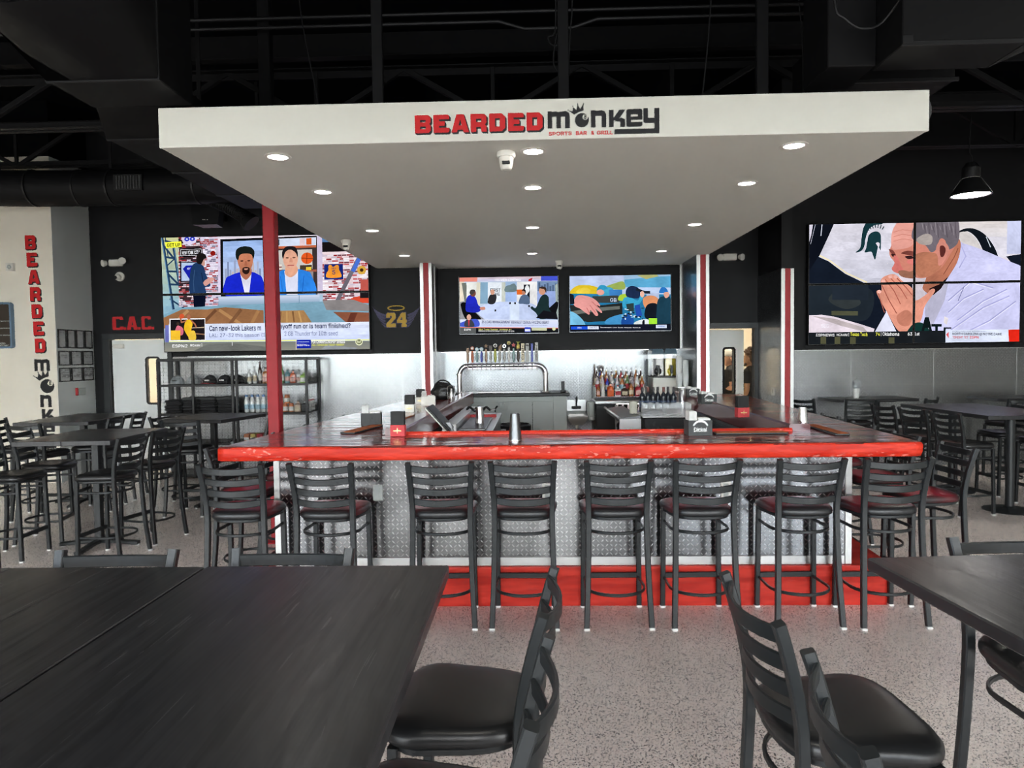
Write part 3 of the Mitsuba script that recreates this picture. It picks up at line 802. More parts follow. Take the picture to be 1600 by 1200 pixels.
# ------------------------------------------------------------------ pictures on the screens: flat coloured shapes that shine
class Pic:
    def __init__(self, corners):
        """corners of the picture in the units it is drawn in: top left, top right, bottom right, bottom left (y down)."""
        src, dst = np.array(corners, float), np.array([(0, 1), (1, 1), (1, 0), (0, 0)], float)
        A, b = [], []
        for (x, y), (u, v) in zip(src, dst):
            A += [[x, y, 1, 0, 0, 0, -u * x, -u * y], [0, 0, 0, x, y, 1, -v * x, -v * y]]
            b += [u, v]
        self.H = np.append(np.linalg.solve(np.array(A), np.array(b)), 1).reshape(3, 3)
        self.L = []

    def add(self, poly, c):
        self.L.append((poly.buffer(0), c))

    def R(self, x0, y0, x1, y1, *c):
        self.add(sbox(min(x0, x1), min(y0, y1), max(x0, x1), max(y0, y1)), c)

    def P(self, pts, *c):
        self.add(Polygon(pts), c)

    def E(self, cx, cy, rx, ry, *c):
        self.add(affinity.scale(Point(cx, cy).buffer(1, 10), rx, ry), c)

    def Ln(self, pts, w, *c):
        self.add(LineString(pts).buffer(w / 2, 4, cap_style=2), c)

    def S(self, pts, *c):
        """A smooth closed blob through the points."""
        p = np.array(pts, float)
        q = np.vstack([p[-1], p, p[:2]])
        out = []
        for i in range(1, len(q) - 2):
            for u in np.linspace(0, 1, 5, endpoint=False):
                a, b, d, e = q[i - 1:i + 3]
                out.append(0.5 * (2 * b + (d - a) * u + (2 * a - 5 * b + 4 * d - e) * u * u + (3 * b - a - 3 * d + e) * u ** 3))
        self.add(Polygon(out), c)

    def G(self, x0, y0, x1, y1, c0, c1, n=10, horiz=False):
        for i in range(n):
            t = (i + 0.5) / n
            c = [a + (b - a) * t for a, b in zip(c0, c1)]
            if horiz:
                self.R(x0 + (x1 - x0) * i / n, y0, x0 + (x1 - x0) * (i + 1) / n, y1, *c)
            else:
                self.R(x0, y0 + (y1 - y0) * i / n, x1, y0 + (y1 - y0) * (i + 1) / n, *c)

    def Tx(self, s, x0, y0, x1, y1, *c, bold=True):
        self.add(affinity.scale(fit(text_poly(s, bold), x0, -y1, x1, -y0), 1, -1, origin=(0, 0)), c)

    def bricks(self, clip, seed, pal, bw=7, bh=2.6):
        rng = random.Random(seed)
        x0, y0, x1, y1 = clip.bounds
        by = {}
        y, k = y0, 0
        while y < y1:
            x = x0 - (k % 2) * bw / 2
            while x < x1:
                w = bw * rng.uniform(0.7, 1.2)
                by.setdefault(rng.choice(pal), []).append(sbox(x, y, x + w - 0.6, y + bh - 0.5))
                x += w
            y += bh
            k += 1
        for c, l in by.items():
            self.add(unary_union(l).intersection(clip), c)

    def meshes(self, x0, x1, z0, z1, y, cells=((0, 0, 1, 1),)):
        """One mesh with colours for each cell of the picture, standing in the xz-plane and facing -y."""
        left = Polygon([(-9999, -9999), (9999, -9999), (9999, 9999), (-9999, 9999)])
        Hi = np.linalg.inv(self.H)

        def to_uv(p):
            q = np.c_[p, np.ones(len(p))] @ self.H.T
            return q[:, :2] / q[:, 2:]

        def cell_px(c):
            p = np.array([(c[0], c[1], 1), (c[2], c[1], 1), (c[2], c[3], 1), (c[0], c[3], 1.0)]) @ Hi.T
            return Polygon(p[:, :2] / p[:, 2:])
        cp = [cell_px(c) for c in cells]
        V, F, C = [[] for _ in cells], [[] for _ in cells], [[] for _ in cells]
        nv = [0] * len(cells)
        top = None
        for poly, col in reversed(self.L):
            vis = poly if top is None else poly.difference(top)
            top = poly if top is None else top.union(poly).simplify(0.01)
            if vis.is_empty:
                continue
            e = np.array(lin(*[min(255, max(0, v)) for v in col])) * EMIT * 1.05
            soft = poly.area > 25 and min(poly.bounds[2] - poly.bounds[0], poly.bounds[3] - poly.bounds[1]) > 3
            for k, cell in enumerate(cp):
                w = vis.intersection(cell)
                for g in getattr(w, 'geoms', [w]):
                    if g.geom_type != 'Polygon' or g.area < 0.02:
                        continue
                    try:
                        v2, f2 = trimesh.creation.triangulate_polygon(g, engine='earcut')
                    except Exception:
                        continue
                    f2 = np.asarray(f2)
                    if not len(f2):
                        continue
                    v2 = np.asarray(v2)
                    tone = np.ones((len(v2), 1))
                    if soft:
                        v3, f3 = trimesh.remesh.subdivide_to_size(np.c_[v2, np.zeros(len(v2))], f2, 4.5)
                        v2, f2 = v3[:, :2], np.asarray(f3)
                        q = np.c_[v2, np.full(len(v2), sum(col) * 0.37)]
                        tone = 1 + 0.55 * (meshkit.fbm(q * np.array([1 / 22, 1 / 22, 1]), 3, 2) - 0.5)[:, None] + 0.22 * (meshkit.noise(q * np.array([0.45, 0.6, 1]), 5) - 0.5)[:, None]
                    uv = to_uv(v2)
                    v3 = np.c_[x0 + (x1 - x0) * uv[:, 0], np.full(len(uv), y), z0 + (z1 - z0) * uv[:, 1]]
                    a = (v3[f2[:, 1], 0] - v3[f2[:, 0], 0]) * (v3[f2[:, 2], 2] - v3[f2[:, 0], 2]) - (v3[f2[:, 1], 2] - v3[f2[:, 0], 2]) * (v3[f2[:, 2], 0] - v3[f2[:, 0], 0])
                    f2 = np.where((a < 0)[:, None], f2[:, ::-1], f2)[np.abs(a) > 1e-12]
                    V[k].append(v3)
                    F[k].append(f2 + nv[k])
                    C[k].append(np.tile(e, (len(v3), 1)) * tone)
                    nv[k] += len(v3)
        return [((np.vstack(v), np.vstack(f)), np.vstack(c)) for v, f, c in zip(V, F, C)]


scene['screen_face'] = {'type': 'diffuse', 'reflectance': {'type': 'mesh_attribute', 'name': 'vertex_color'}}


def screen(me, name, parent):
    (v, f), c = me
    d = mikit.ply((v, f), 'screen_face', False, color=c)
    d['emitter'] = {'type': 'area', 'radiance': {'type': 'mesh_attribute', 'name': 'vertex_color'}, 'sampling_weight': 2.0}
    scene[uniq(f'{parent}__{name}')] = d


def television(pic, x0, x1, z0, z1, y, label, split=False):
    t = thing('video_wall' if split else 'television', label, 'video wall' if split else 'television')
    if split:
        gx, gz = 0.018 / (x1 - x0), 0.017 / (z1 - z0)
        cells = [(0, 0.5 + gz, 0.5 - gx, 1), (0.5 + gx, 0.5 + gz, 1, 1), (0, 0, 0.5 - gx, 0.5 - gz), (0.5 + gx, 0, 1, 0.5 - gz)]
        ms = pic.meshes(x0, x1, z0, z1, y - 0.001, cells)
        xm, zm = (x0 + x1) / 2, (z0 + z1) / 2
        for me, (a, b, c, d) in zip(ms, ((x0 - 0.012, xm - 0.001, zm + 0.001, z1 + 0.012), (xm + 0.001, x1 + 0.012, zm + 0.001, z1 + 0.012), (x0 - 0.012, xm - 0.001, z0 - 0.012, zm - 0.001), (xm + 0.001, x1 + 0.012, z0 - 0.012, zm - 0.001))):
            k = put('panel', cb(a, b, y, y + 0.09, c, d, 0.004), 'black_plastic', t)
            screen(me, 'screen', k)
    else:
        ms = pic.meshes(x0, x1, z0, z1, y - 0.001)
        put('housing', cb(x0 - 0.012, x1 + 0.012, y, y + 0.06, z0 - 0.016, z1 + 0.012, 0.004), 'black_plastic', t)
        put('bezel', cat_([cb(x0 - 0.013, x1 + 0.013, y - 0.006, y + 0.004, z0 - 0.017, z0 - 0.003, 0.002), cb(x0 - 0.013, x0 - 0.003, y - 0.006, y + 0.004, z0 - 0.017, z1 + 0.013, 0.002), cb(x1 + 0.003, x1 + 0.013, y - 0.006, y + 0.004, z0 - 0.017, z1 + 0.013, 0.002)]), 'dark_steel', t)
        screen(ms[0], 'screen', t)
    return t


WHB = [(235, 225, 235), (205, 190, 205), (190, 95, 100), (150, 45, 50), (225, 200, 205), (120, 75, 85), (245, 240, 245)]
# --- left video wall: a sports talk studio
p = Pic([(256, 367), (578, 374), (579, 546), (261, 549)])
p.R(240, 350, 600, 570, 150, 170, 190)
p.G(250, 360, 300, 500, (205, 205, 150), (130, 175, 205), 12)
for a, b, w in (((258, 366), (276, 482), 4), ((277, 384), (292, 482), 4), ((263, 366), (268, 400), 1.5), ((259, 378), (278, 402), 3), ((262, 398), (279, 401), 3), ((264, 421), (283, 422), 3), ((266, 424), (284, 442), 3), ((268, 442), (286, 443), 3), ((268, 458), (290, 460), 2), ((270, 465), (288, 477), 2.5), ((262, 372), (290, 380), 3), ((266, 412), (278, 402), 2)):
    p.Ln([a, b], w, 35, 60, 90)
for a, b in (((257, 366), (274, 482)), ((278, 384), (291, 478))):
    p.Ln([a, b], 1.2, 95, 140, 175)
p.R(286, 360, 326, 470, 75, 55, 60)
p.bricks(sbox(285, 362, 326, 478), 1, WHB[:5] + [(60, 40, 45), (40, 30, 35)])
p.R(322, 362, 352, 482, 215, 205, 220)
p.bricks(sbox(320, 362, 350, 480), 2, [(230, 225, 240), (200, 195, 215), (185, 110, 120), (150, 50, 55), (215, 205, 225), (120, 115, 140)])
p.E(341, 395, 4, 4, 140, 25, 20)
p.R(290, 358, 316, 372, 225, 215, 240)
p.P([(290, 370), (316, 370), (313, 377), (303, 381), (293, 377)], 225, 215, 240)
p.E(299, 371, 4.2, 3.4, 45, 60, 190)
p.E(308, 371, 4.2, 3.4, 45, 60, 190)
p.E(299, 371, 1.6, 1.4, 210, 215, 250)
p.E(308, 371, 1.6, 1.4, 210, 215, 250)
p.P([(263, 374.5), (289.5, 374), (290.5, 383), (264.5, 384.5)], 238, 240, 60)
p.Tx('GET UP', 266, 376.6, 288, 382.2, 25, 25, 20)
p.P([(286, 385.5), (324, 385), (324.5, 398.5), (287, 399.5)], 14, 12, 14)
p.add(sbox(288, 387, 322.6, 397.6).difference(sbox(288.8, 387.8, 321.8, 396.8)), (230, 230, 235))
p.Tx('NEW YORK CITY', 290.5, 389.5, 319.5, 395.3, 245, 245, 250)
p.R(287.5, 407, 316, 439, 25, 25, 35)
p.R(289.5, 408.5, 315, 437, 185, 205, 235)
p.P([(292, 418), (297, 413), (315, 412.5), (315, 436), (303, 435)], 25, 35, 160)
p.Tx('NY', 299, 416, 304.5, 420, 225, 230, 250)
# presenter seen from behind
p.P([(308, 455), (329, 455), (326, 500), (320, 500), (318, 480), (315, 500), (311, 500)], 10, 16, 36)
p.S([(303, 457), (303, 432), (307, 414), (315, 409), (325, 414), (329, 427), (336, 442), (335, 447), (328, 448), (329, 458), (316, 459)], 32, 58, 98)
p.Ln([(311, 420), (309, 440), (310, 455)], 1.2, 55, 85, 125)
p.Ln([(322, 425), (325, 440)], 1.2, 18, 34, 62)
p.S([(325, 440), (333, 434), (341, 433), (342, 437), (334, 443), (328, 446)], 205, 150, 140)
p.S([(322, 409), (326, 404), (328, 409), (327, 414), (323, 413)], 200, 150, 135)
p.S([(314, 403), (316, 396), (323, 394), (329, 397), (330, 402), (326, 404), (322, 411), (316, 410)], 25, 20, 20)
# monitor frame and the two guests
p.R(349, 366, 512, 480, 212, 200, 225)
p.G(349, 366, 512, 374, (190, 180, 190), (240, 230, 240), 3)
p.R(353, 373.5, 503, 463, 14, 16, 20)
p.G(357, 377, 428, 459, (150, 180, 230), (200, 210, 235), 10)
rng = random.Random(4)
for i in range(16):
    x = 360 + i * 3.6
    p.R(x, 425 - rng.uniform(0, 22), x + 3.0, 457, *rng.choice([(150, 160, 190), (170, 175, 200), (190, 180, 185), (130, 145, 180)]))
p.S([(361, 462), (361, 437), (368, 431), (384, 426), (402, 426), (412, 430), (419, 437), (420, 462)], 25, 40, 200)
p.P([(384, 428), (402, 428), (398, 460), (391, 460)], 222, 222, 238)
p.S([(384, 428), (387, 418), (400, 418), (402, 428), (393, 438)], 170, 105, 80)
p.S([(379, 400), (383, 394), (393, 393), (402, 395), (405, 404), (403, 417), (399, 425), (393, 428), (387, 425), (382, 416)], 190, 120, 90)
p.S([(388, 420), (393, 418), (399, 420), (398, 427), (393, 429.5), (388, 426)], 40, 25, 22)
p.S([(390, 421), (393, 420), (397, 421), (393, 423)], 200, 140, 120)
p.S([(377.5, 402), (378, 392), (384, 387), (393, 386), (402, 388), (407, 395), (405, 406), (402, 399), (393, 397), (384, 399), (381, 407)], 22, 28, 26)
for x in (387, 398):
    p.E(x, 408.5, 2.4, 1.1, 60, 35, 28)
p.P([(392, 409), (394.5, 409), (396, 416), (391, 416)], 165, 98, 72)
p.R(431, 375, 503, 460, 60, 50, 50)
p.R(432, 376, 502, 388, 205, 215, 235)
p.R(432, 388, 502, 391.5, 200, 105, 70)
p.R(433, 394, 496, 424, 200, 195, 190)
p.R(432, 425, 502, 428.5, 165, 90, 70)
p.R(432, 428, 497, 460, 150, 140, 140)
p.E(437, 382, 2.5, 5, 70, 60, 60)
p.R(440, 377, 446, 386, 60, 70, 80)
p.R(477, 377, 485, 388, 225, 200, 205)
p.R(487, 377, 495, 387, 215, 90, 35)
p.E(438.5, 406, 6.5, 7.5, 200, 205, 225)
p.R(434, 416, 449, 424, 225, 215, 205)
p.R(434, 419, 449, 421, 130, 70, 60)
p.E(488, 407.5, 9, 8.7, 218, 85, 32)
p.Ln([(479, 407), (497, 408)], 0.8, 110, 40, 15)
p.Ln([(488, 399), (487, 416)], 0.8, 110, 40, 15)
p.R(477, 418, 495, 424.5, 70, 60, 45)
p.R(486, 421, 494, 426, 230, 200, 60)
p.S([(435, 466), (435, 432), (441, 428), (454, 424), (474, 424), (486, 427), (494, 433), (498, 466)], 45, 130, 225)
p.P([(453, 426), (474, 426), (473, 463), (456, 463)], 225, 228, 248)
p.S([(454, 430), (457, 418), (471, 418), (473, 428), (463, 436)], 225, 165, 135)
p.S([(451, 402), (455, 394), (463, 392), (470, 395), (474, 403), (473, 414), (469, 421), (463, 425), (456, 421), (452, 413)], 232, 172, 145)
p.S([(450, 402), (451, 394), (456, 389), (463, 388.5), (470, 390), (473.5, 397), (473.5, 406), (471, 399), (463, 393.5), (455, 397), (451.5, 407)], 28, 26, 30)
for x in (457.5, 468):
    p.E(x, 406, 2.4, 1.0, 110, 75, 60)
p.Ln([(458, 417.6), (468, 417.8)], 1.3, 175, 95, 90)
p.P([(462, 406), (465, 406), (466.5, 413), (460.5, 413)], 215, 150, 125)
p.Ln([(447, 434), (450, 458)], 0.9, 25, 90, 180)
p.Ln([(483, 434), (480, 458)], 0.9, 25, 90, 180)
p.R(349, 463, 512, 478, 165, 190, 210)
p.G(349, 464, 506, 478, (205, 215, 235), (130, 160, 185), 5)
p.Ln([(475, 464), (475, 478)], 0.8, 110, 140, 165)
# right hand brick wall
p.R(511, 360, 582, 478, 225, 205, 210)
p.bricks(sbox(511, 398, 582, 474), 3, WHB, 8, 2.8)
p.R(511, 374, 582, 384, 90, 130, 180)
p.R(511, 384, 582, 400, 22, 18, 20)
p.R(511, 399, 560, 402, 235, 215, 220)
p.R(513.5, 418, 541.5, 441, 22, 40, 120)
p.S([(520, 420), (524, 419), (527, 422), (531, 419.5), (535, 420), (536, 427), (538, 431), (538, 438), (517.5, 438), (517, 431), (519.5, 427)], 238, 150, 50)
p.Tx('5', 525.5, 427, 530, 433.5, 40, 50, 110)
p.Tx('NIU', 525, 423, 531, 425.3, 40, 50, 110)
p.Ln([(566, 408), (530, 478)], 6, 110, 105, 115)
p.Ln([(567, 408), (556, 430)], 6, 70, 110, 205)
p.E(569, 428, 6.5, 6.5, 225, 175, 70)
p.E(569, 428, 2.6, 2.6, 60, 35, 20)
p.R(567, 442, 582, 470, 185, 85, 75)
p.P([(553, 470), (582, 463), (582, 490), (556, 480)], 205, 70, 45)
p.P([(566, 462), (582, 460), (582, 470), (566, 470)], 30, 25, 28)
# the studio floor
p.P([(255, 492), (285, 480), (330, 478), (511, 474), (582, 478), (582, 512), (255, 512)], 120, 160, 180)
p.P([(255, 497), (290, 482), (330, 483), (360, 480), (420, 486), (420, 512), (255, 512)], 150, 105, 70)
for i, (a, b) in enumerate((((300, 484), (268, 512)), ((345, 484), (316, 512)), ((350, 484), (392, 512)), ((385, 484), (362, 512)), ((412, 486), (398, 512)))):
    p.Ln([a, b], 5, *((185, 140, 95), (110, 72, 48), (172, 128, 84), (120, 82, 55), (165, 120, 78))[i])
p.P([(434, 487), (482, 487), (494, 506), (434, 506)], 165, 125, 80)
for i in range(5):
    p.Ln([(438 + i * 9, 488), (434 + i * 11, 505)], 2.4, *((190, 150, 95), (130, 92, 58))[i % 2])
p.P([(526, 490), (582, 492), (582, 506), (545, 506)], 140, 85, 62)
p.P([(552, 492), (562, 492), (556, 506), (546, 506)], 105, 55, 42)
p.P([(510, 472), (556, 472), (582, 482), (582, 490), (516, 487)], 140, 135, 135)
# captions
p.R(262, 507, 268, 534, 110, 115, 185)
p.G(268, 505.5, 584, 534, (225, 232, 250), (205, 216, 250), 6)
p.R(268, 531.6, 584, 533.6, 235, 240, 160)
p.R(269, 496.5, 327.5, 532, 240, 238, 240)
p.R(271, 498.5, 326.5, 530.5, 30, 26, 30)
p.Ln([(300, 512), (326, 511)], 1.5, 190, 170, 140)
p.Ln([(300, 520), (326, 522)], 2, 150, 110, 80)
p.S([(278, 517), (282, 508), (289, 510), (292, 515), (290, 523), (280, 522)], 215, 110, 130)
p.E(283, 505, 2.6, 2.8, 60, 45, 40)
p.S([(293, 512), (296, 500), (303, 499), (307, 505), (305, 515), (308, 522), (303, 529), (296, 520)], 240, 190, 40)
p.E(301, 494.5, 3, 4.2, 165, 100, 75)
p.Ln([(297, 500), (289, 503), (287, 495)], 2.4, 175, 108, 80)
p.Ln([(305, 500), (311, 506), (313, 511)], 2.4, 175, 108, 80)
p.E(289.5, 493, 4, 3.8, 205, 85, 50)
p.R(271.3, 515.5, 287, 530.3, 240, 190, 50)
p.S([(301, 521), (306, 516), (311, 518), (312, 530), (301, 530)], 240, 200, 70)
p.Tx('Can new-look Lakers m', 334, 508.5, 416, 517.2, 30, 38, 70)
p.Tx('playoff run or is team finished?', 438, 507.3, 551.5, 516.2, 30, 38, 70)
p.Tx('LAL: 27-32 this season (13th)', 334, 520.5, 436, 527.3, 70, 80, 120, bold=False)
p.R(445.2, 519, 446.2, 527, 90, 100, 140)
p.Tx('2 GB Thunder for 10th seed', 452, 518.8, 532, 525.6, 70, 80, 120, bold=False)
p.G(258, 534.2, 584, 552, (120, 124, 118), (150, 148, 135), 6)
p.P([(300, 552), (330, 538), (372, 536), (440, 544), (430, 552)], 108, 110, 106)
p.P([(500, 552), (515, 540), (560, 544), (560, 552)], 150, 155, 160)
p.Tx('ESPN2', 273.5, 537.6, 298.5, 542.6, 250, 250, 250)
p.Tx('NCAAM', 303, 537.2, 319, 541, 245, 245, 245)
p.R(321.2, 535.5, 322, 541, 240, 240, 240)
p.R(370, 534.8, 370.8, 540, 240, 240, 240)
p.R(469, 533.5, 470, 548, 235, 215, 200)
p.R(470.5, 531.8, 492, 544.5, 25, 40, 170)
p.Tx('ESPN+', 471.5, 538.2, 490, 541.6, 240, 245, 255)
p.Tx('STREAMING', 471.5, 534.2, 489.5, 535.8, 190, 205, 250)
p.Tx('PIA CHAMPIONSHIP SERIES', 493, 531.8, 543, 537.4, 248, 248, 248)
p.Tx('ALL-CANADIAN TODAY SUNDAY', 493.5, 538.4, 542, 541, 240, 240, 90)
p.E(563.5, 535.5, 5.4, 5.2, 225, 228, 190)
p.E(563.5, 535.5, 4, 3.8, 110, 115, 80)
p.Tx('M', 561, 533.2, 566, 537.6, 225, 228, 190)
television(p, -5.585, -2.44, 1.86, 3.585, 10.50, 'left video wall of four panels showing a talk show studio', True)

# --- right video wall: a man with his hands before his mouth
p = Pic([(1260, 355), (1586.5, 347.5), (1586, 532), (1260, 539)])
p.R(1200, 300, 1640, 580, 215, 205, 215)
p.G(1255, 340, 1400, 450, (222, 218, 228), (205, 205, 220), 8)
p.P([(1255, 340), (1304, 340), (1290, 372), (1276, 402), (1258, 440), (1255, 440)], 14, 18, 28)
p.P([(1255, 340), (1268, 340), (1263, 372), (1258, 388), (1255, 390)], 215, 210, 225)
p.Ln([(1280, 352), (1278, 372)], 1.6, 200, 205, 220)
p.Ln([(1270, 352), (1262, 385)], 0.8, 190, 195, 210)
p.Ln([(1276, 403), (1258, 432)], 1.2, 190, 200, 215)
p.P([(1274, 404), (1290, 411), (1316, 430), (1346, 444), (1378, 445), (1420, 445), (1420, 532), (1255, 532), (1255, 434)], 20, 27, 40)
p.Ln([(1276, 402), (1292, 410), (1318, 429), (1350, 443)], 2.2, 238, 225, 185)
p.S([(1258, 450), (1330, 447), (1360, 460), (1350, 500), (1300, 498), (1258, 490)], 32, 40, 48)
p.S([(1290, 470), (1310, 452), (1330, 460), (1340, 476), (1316, 484)], 48, 54, 56)
p.R(1295, 487, 1336, 494, 80, 82, 62)
p.R(1296, 446, 1352, 470, 34, 42, 52)
p.P([(1258, 494), (1280, 493), (1300, 496), (1340, 507), (1362, 514), (1360, 524), (1258, 524)], 228, 215, 225)
p.P([(1265, 495), (1300, 499), (1345, 512), (1352, 520), (1310, 510)], 190, 178, 180)
p.Tx('SEC', 1279, 507, 1291, 513, 245, 240, 250)
# helmet emblem on the chair back
p.S([(1332, 397), (1339, 390), (1341, 375), (1343, 362), (1348, 352), (1356, 350), (1372, 351), (1372, 354), (1362, 355), (1352, 362), (1347, 376), (1345, 388), (1340, 395)], 20, 50, 56)
for i in range(9):
    a = math.radians(158 - i * 12.5)
    cx, cy = 1364, 375
    p.Ln([(cx + 16.5 * math.cos(a), cy - 15.5 * math.sin(a)), (cx + 21.5 * math.cos(a), cy - 21 * math.sin(a))], 1.4, 20, 50, 56)
p.S([(1346, 397), (1348, 391), (1350, 380), (1352, 371), (1358, 366), (1365, 365), (1370, 369), (1371, 378), (1370.5, 393), (1369, 391), (1366.5, 388), (1364.5, 398), (1362, 408), (1359, 402), (1356, 396)], 24, 56, 62)
p.S([(1363, 383), (1366, 381.5), (1369, 383), (1368.5, 388), (1367, 389), (1365, 386)], 222, 215, 225)
# background right
p.G(1486, 340, 1600, 372, (215, 205, 200), (226, 222, 226), 5)
p.R(1486, 372, 1600, 404, 215, 212, 222)
p.R(1565, 340, 1600, 398, 205, 210, 240)
p.P([(1564, 402), (1600, 396), (1600, 418), (1578, 418)], 20, 26, 38)
p.S([(1488, 366), (1500, 360), (1514, 360), (1530, 368), (1544, 385), (1552, 404), (1548, 414), (1535, 410), (1528, 392), (1518, 374), (1504, 364), (1490, 370)], 16, 22, 30)
p.S([(1490, 368), (1503, 365), (1516, 374), (1526, 390), (1534, 410), (1500, 400), (1488, 390)], 222, 216, 214)
p.Ln([(1533, 372), (1540, 388)], 1.5, 190, 200, 210)
# shirt
p.S([(1425, 540), (1418, 500), (1436, 470), (1462, 448), (1480, 425), (1492, 384), (1500, 383), (1530, 393), (1566, 408), (1592, 420), (1600, 440), (1600, 545), (1480, 545)], 205, 205, 242)
for a, b, c in (((1476, 470), (1510, 440), (1545, 450)), ((1480, 515), (1530, 480), (1570, 462)), ((1500, 520), (1540, 500), (1580, 470)), ((1490, 500), (1530, 470), (1566, 452)), ((1476, 488), (1500, 466), (1530, 452))):
    p.Ln([a, b, c], 1.6, 165, 165, 212)
    p.Ln([(a[0], a[1] + 2), (b[0], b[1] + 2), (c[0], c[1] + 2)], 1.2, 228, 228, 252)
p.P([(1440, 452), (1462, 448), (1476, 440), (1470, 470), (1456, 500), (1446, 520), (1440, 490)], 180, 178, 200)
p.Ln([(1500, 448), (1491, 470)], 1.0, 120, 120, 165)
p.Ln([(1494, 384), (1502, 402), (1492, 420)], 1.6, 176, 176, 220)
p.P([(1470, 494), (1476, 497), (1474, 507), (1469, 504)], 232, 225, 228)
# neck, head
p.S([(1440, 440), (1446, 425), (1470, 400), (1488, 376), (1494, 384), (1490, 408), (1478, 430), (1462, 452), (1448, 460), (1436, 452)], 178, 112, 88)
p.P([(1446, 452), (1462, 445), (1476, 433), (1464, 452), (1452, 462)], 30, 18, 20)
p.S([(1384, 396), (1387, 385), (1388, 370), (1393, 356), (1402, 346), (1440, 340), (1485, 345), (1491, 365), (1486, 385), (1478, 400), (1466, 418), (1448, 432), (1430, 436), (1408, 428), (1398, 426), (1390, 420), (1392, 412), (1386, 404)], 205, 130, 112)
p.S([(1388, 366), (1398, 350), (1418, 346), (1424, 360), (1420, 385), (1400, 392), (1388, 390)], 225, 158, 145)
p.S([(1425, 400), (1445, 396), (1462, 402), (1464, 418), (1448, 432), (1430, 434), (1424, 420)], 182, 118, 92)
p.S([(1418, 372), (1424, 352), (1436, 346), (1470, 340), (1488, 345), (1492, 366), (1488, 384), (1474, 392), (1470, 378), (1462, 376), (1456, 392), (1448, 396), (1440, 386), (1426, 380)], 112, 104, 112)
for i in range(16):
    x = 1434 + i * 3.4
    p.Ln([(x, 350 + (i % 3) * 3), (x + 2, 362 + (i % 4) * 4)], 0.9, *((150, 142, 148), (80, 72, 80))[i % 2])
p.S([(1426, 376), (1440, 368), (1450, 372), (1448, 384), (1432, 384)], 165, 155, 150)
p.S([(1457, 386), (1462, 380), (1470, 381), (1476, 390), (1473, 402), (1466, 414), (1460, 416), (1459, 404), (1456, 396)], 214, 140, 124)
p.S([(1462, 388), (1467, 386), (1471, 392), (1468, 402), (1463, 402)], 95, 45, 42)
p.Ln([(1468, 430), (1484, 404), (1490, 390)], 1.2, 140, 80, 62)
p.S([(1383, 392), (1390, 394), (1394, 401), (1388, 399)], 120, 62, 55)
p.S([(1402, 398), (1412, 394), (1423, 396), (1422, 402), (1410, 400)], 125, 66, 58)
p.S([(1387, 399), (1393, 400), (1395, 404), (1389, 403)], 60, 32, 32)
p.S([(1408, 403), (1418, 402), (1422, 405), (1414, 407)], 55, 30, 32)
p.S([(1412, 409), (1424, 406), (1424, 416), (1414, 414)], 225, 128, 120)
p.S([(1391, 402), (1397, 404), (1403, 418), (1406, 424), (1400, 429), (1391, 426), (1388, 421), (1392, 414)], 218, 120, 112)
p.S([(1398, 426), (1406, 424), (1416, 426), (1424, 424), (1424, 436), (1404, 434)], 150, 102, 82)
for y in (362, 369, 376):
    p.Ln([(1390, y + 4), (1404, y), (1419, y + 2)], 0.7, 195, 120, 105)
# hands
p.S([(1372, 448), (1371, 440), (1376, 434), (1388, 430), (1396, 432), (1404, 440), (1420, 452), (1424, 470), (1440, 462), (1450, 452), (1455, 456), (1440, 478), (1434, 500), (1420, 520), (1400, 518), (1382, 490), (1366, 462), (1366, 455), (1372, 456)], 222, 150, 128)
for pts in (((1373, 447), (1384, 470), (1396, 490)), ((1378, 438), (1392, 456), (1402, 476)), ((1386, 436), (1402, 452), (1412, 468)), ((1394, 434), (1410, 450), (1420, 462)), ((1367, 458), (1376, 486), (1392, 514))):
    p.Ln(list(pts), 1.4, 165, 92, 78)
for x, y in ((1369, 457), (1375, 441), (1386, 434), (1394, 434)):
    p.E(x, y, 3.2, 2.8, 238, 178, 165)
p.S([(1396, 495), (1410, 485), (1420, 492), (1416, 508), (1402, 508)], 200, 128, 106)
p.P([(1362, 520), (1380, 486), (1398, 522)], 225, 226, 245)
p.Ln([(1361, 520), (1379, 488)], 1.6, 20, 24, 30)
p.S([(1412, 526), (1420, 508), (1434, 504), (1446, 514), (1446, 526)], 18, 52, 48)
p.P([(1434, 520), (1440, 496), (1446, 496), (1452, 520), (1448, 520), (1446, 512), (1440, 512), (1438, 520)], 14, 26, 28)
p.R(1450, 506, 1466, 510, 14, 26, 28)
p.R(1456, 508, 1460, 520, 14, 26, 28)
p.Tx('E', 1469, 511, 1481, 524, 14, 26, 28)
# captions
p.P([(1255, 521), (1480, 516), (1480, 545), (1255, 545)], 26, 30, 34)
for x in (1278, 1300, 1324, 1384):
    p.R(x, 527, x + 9, 538, 84, 84, 60)
p.Tx('ESPNEWS', 1271, 522.2, 1300, 526.6, 245, 245, 245)
p.Tx('NCAAM', 1303, 521.6, 1320, 525.8, 240, 240, 240)
p.R(1321.6, 520.6, 1322.4, 526, 220, 220, 220)
p.Tx('Texas Tech', 1324.5, 520, 1351, 525.6, 240, 240, 80)
p.Tx('74', 1364, 520, 1370.5, 525, 240, 240, 80)
p.R(1372, 519.4, 1372.7, 525.4, 220, 220, 220)
p.Tx('Oklahoma', 1374.5, 519.3, 1400.5, 524.8, 245, 245, 245)
p.Tx('63', 1413.5, 519, 1420.5, 524.2, 245, 245, 245)
p.Tx('1st', 1424, 519, 1432, 524, 245, 245, 245)
p.P([(1472, 515), (1600, 513), (1600, 545), (1472, 545)], 222, 230, 250)
p.P([(1569, 514), (1600, 513), (1600, 545), (1571, 545)], 225, 40, 25)
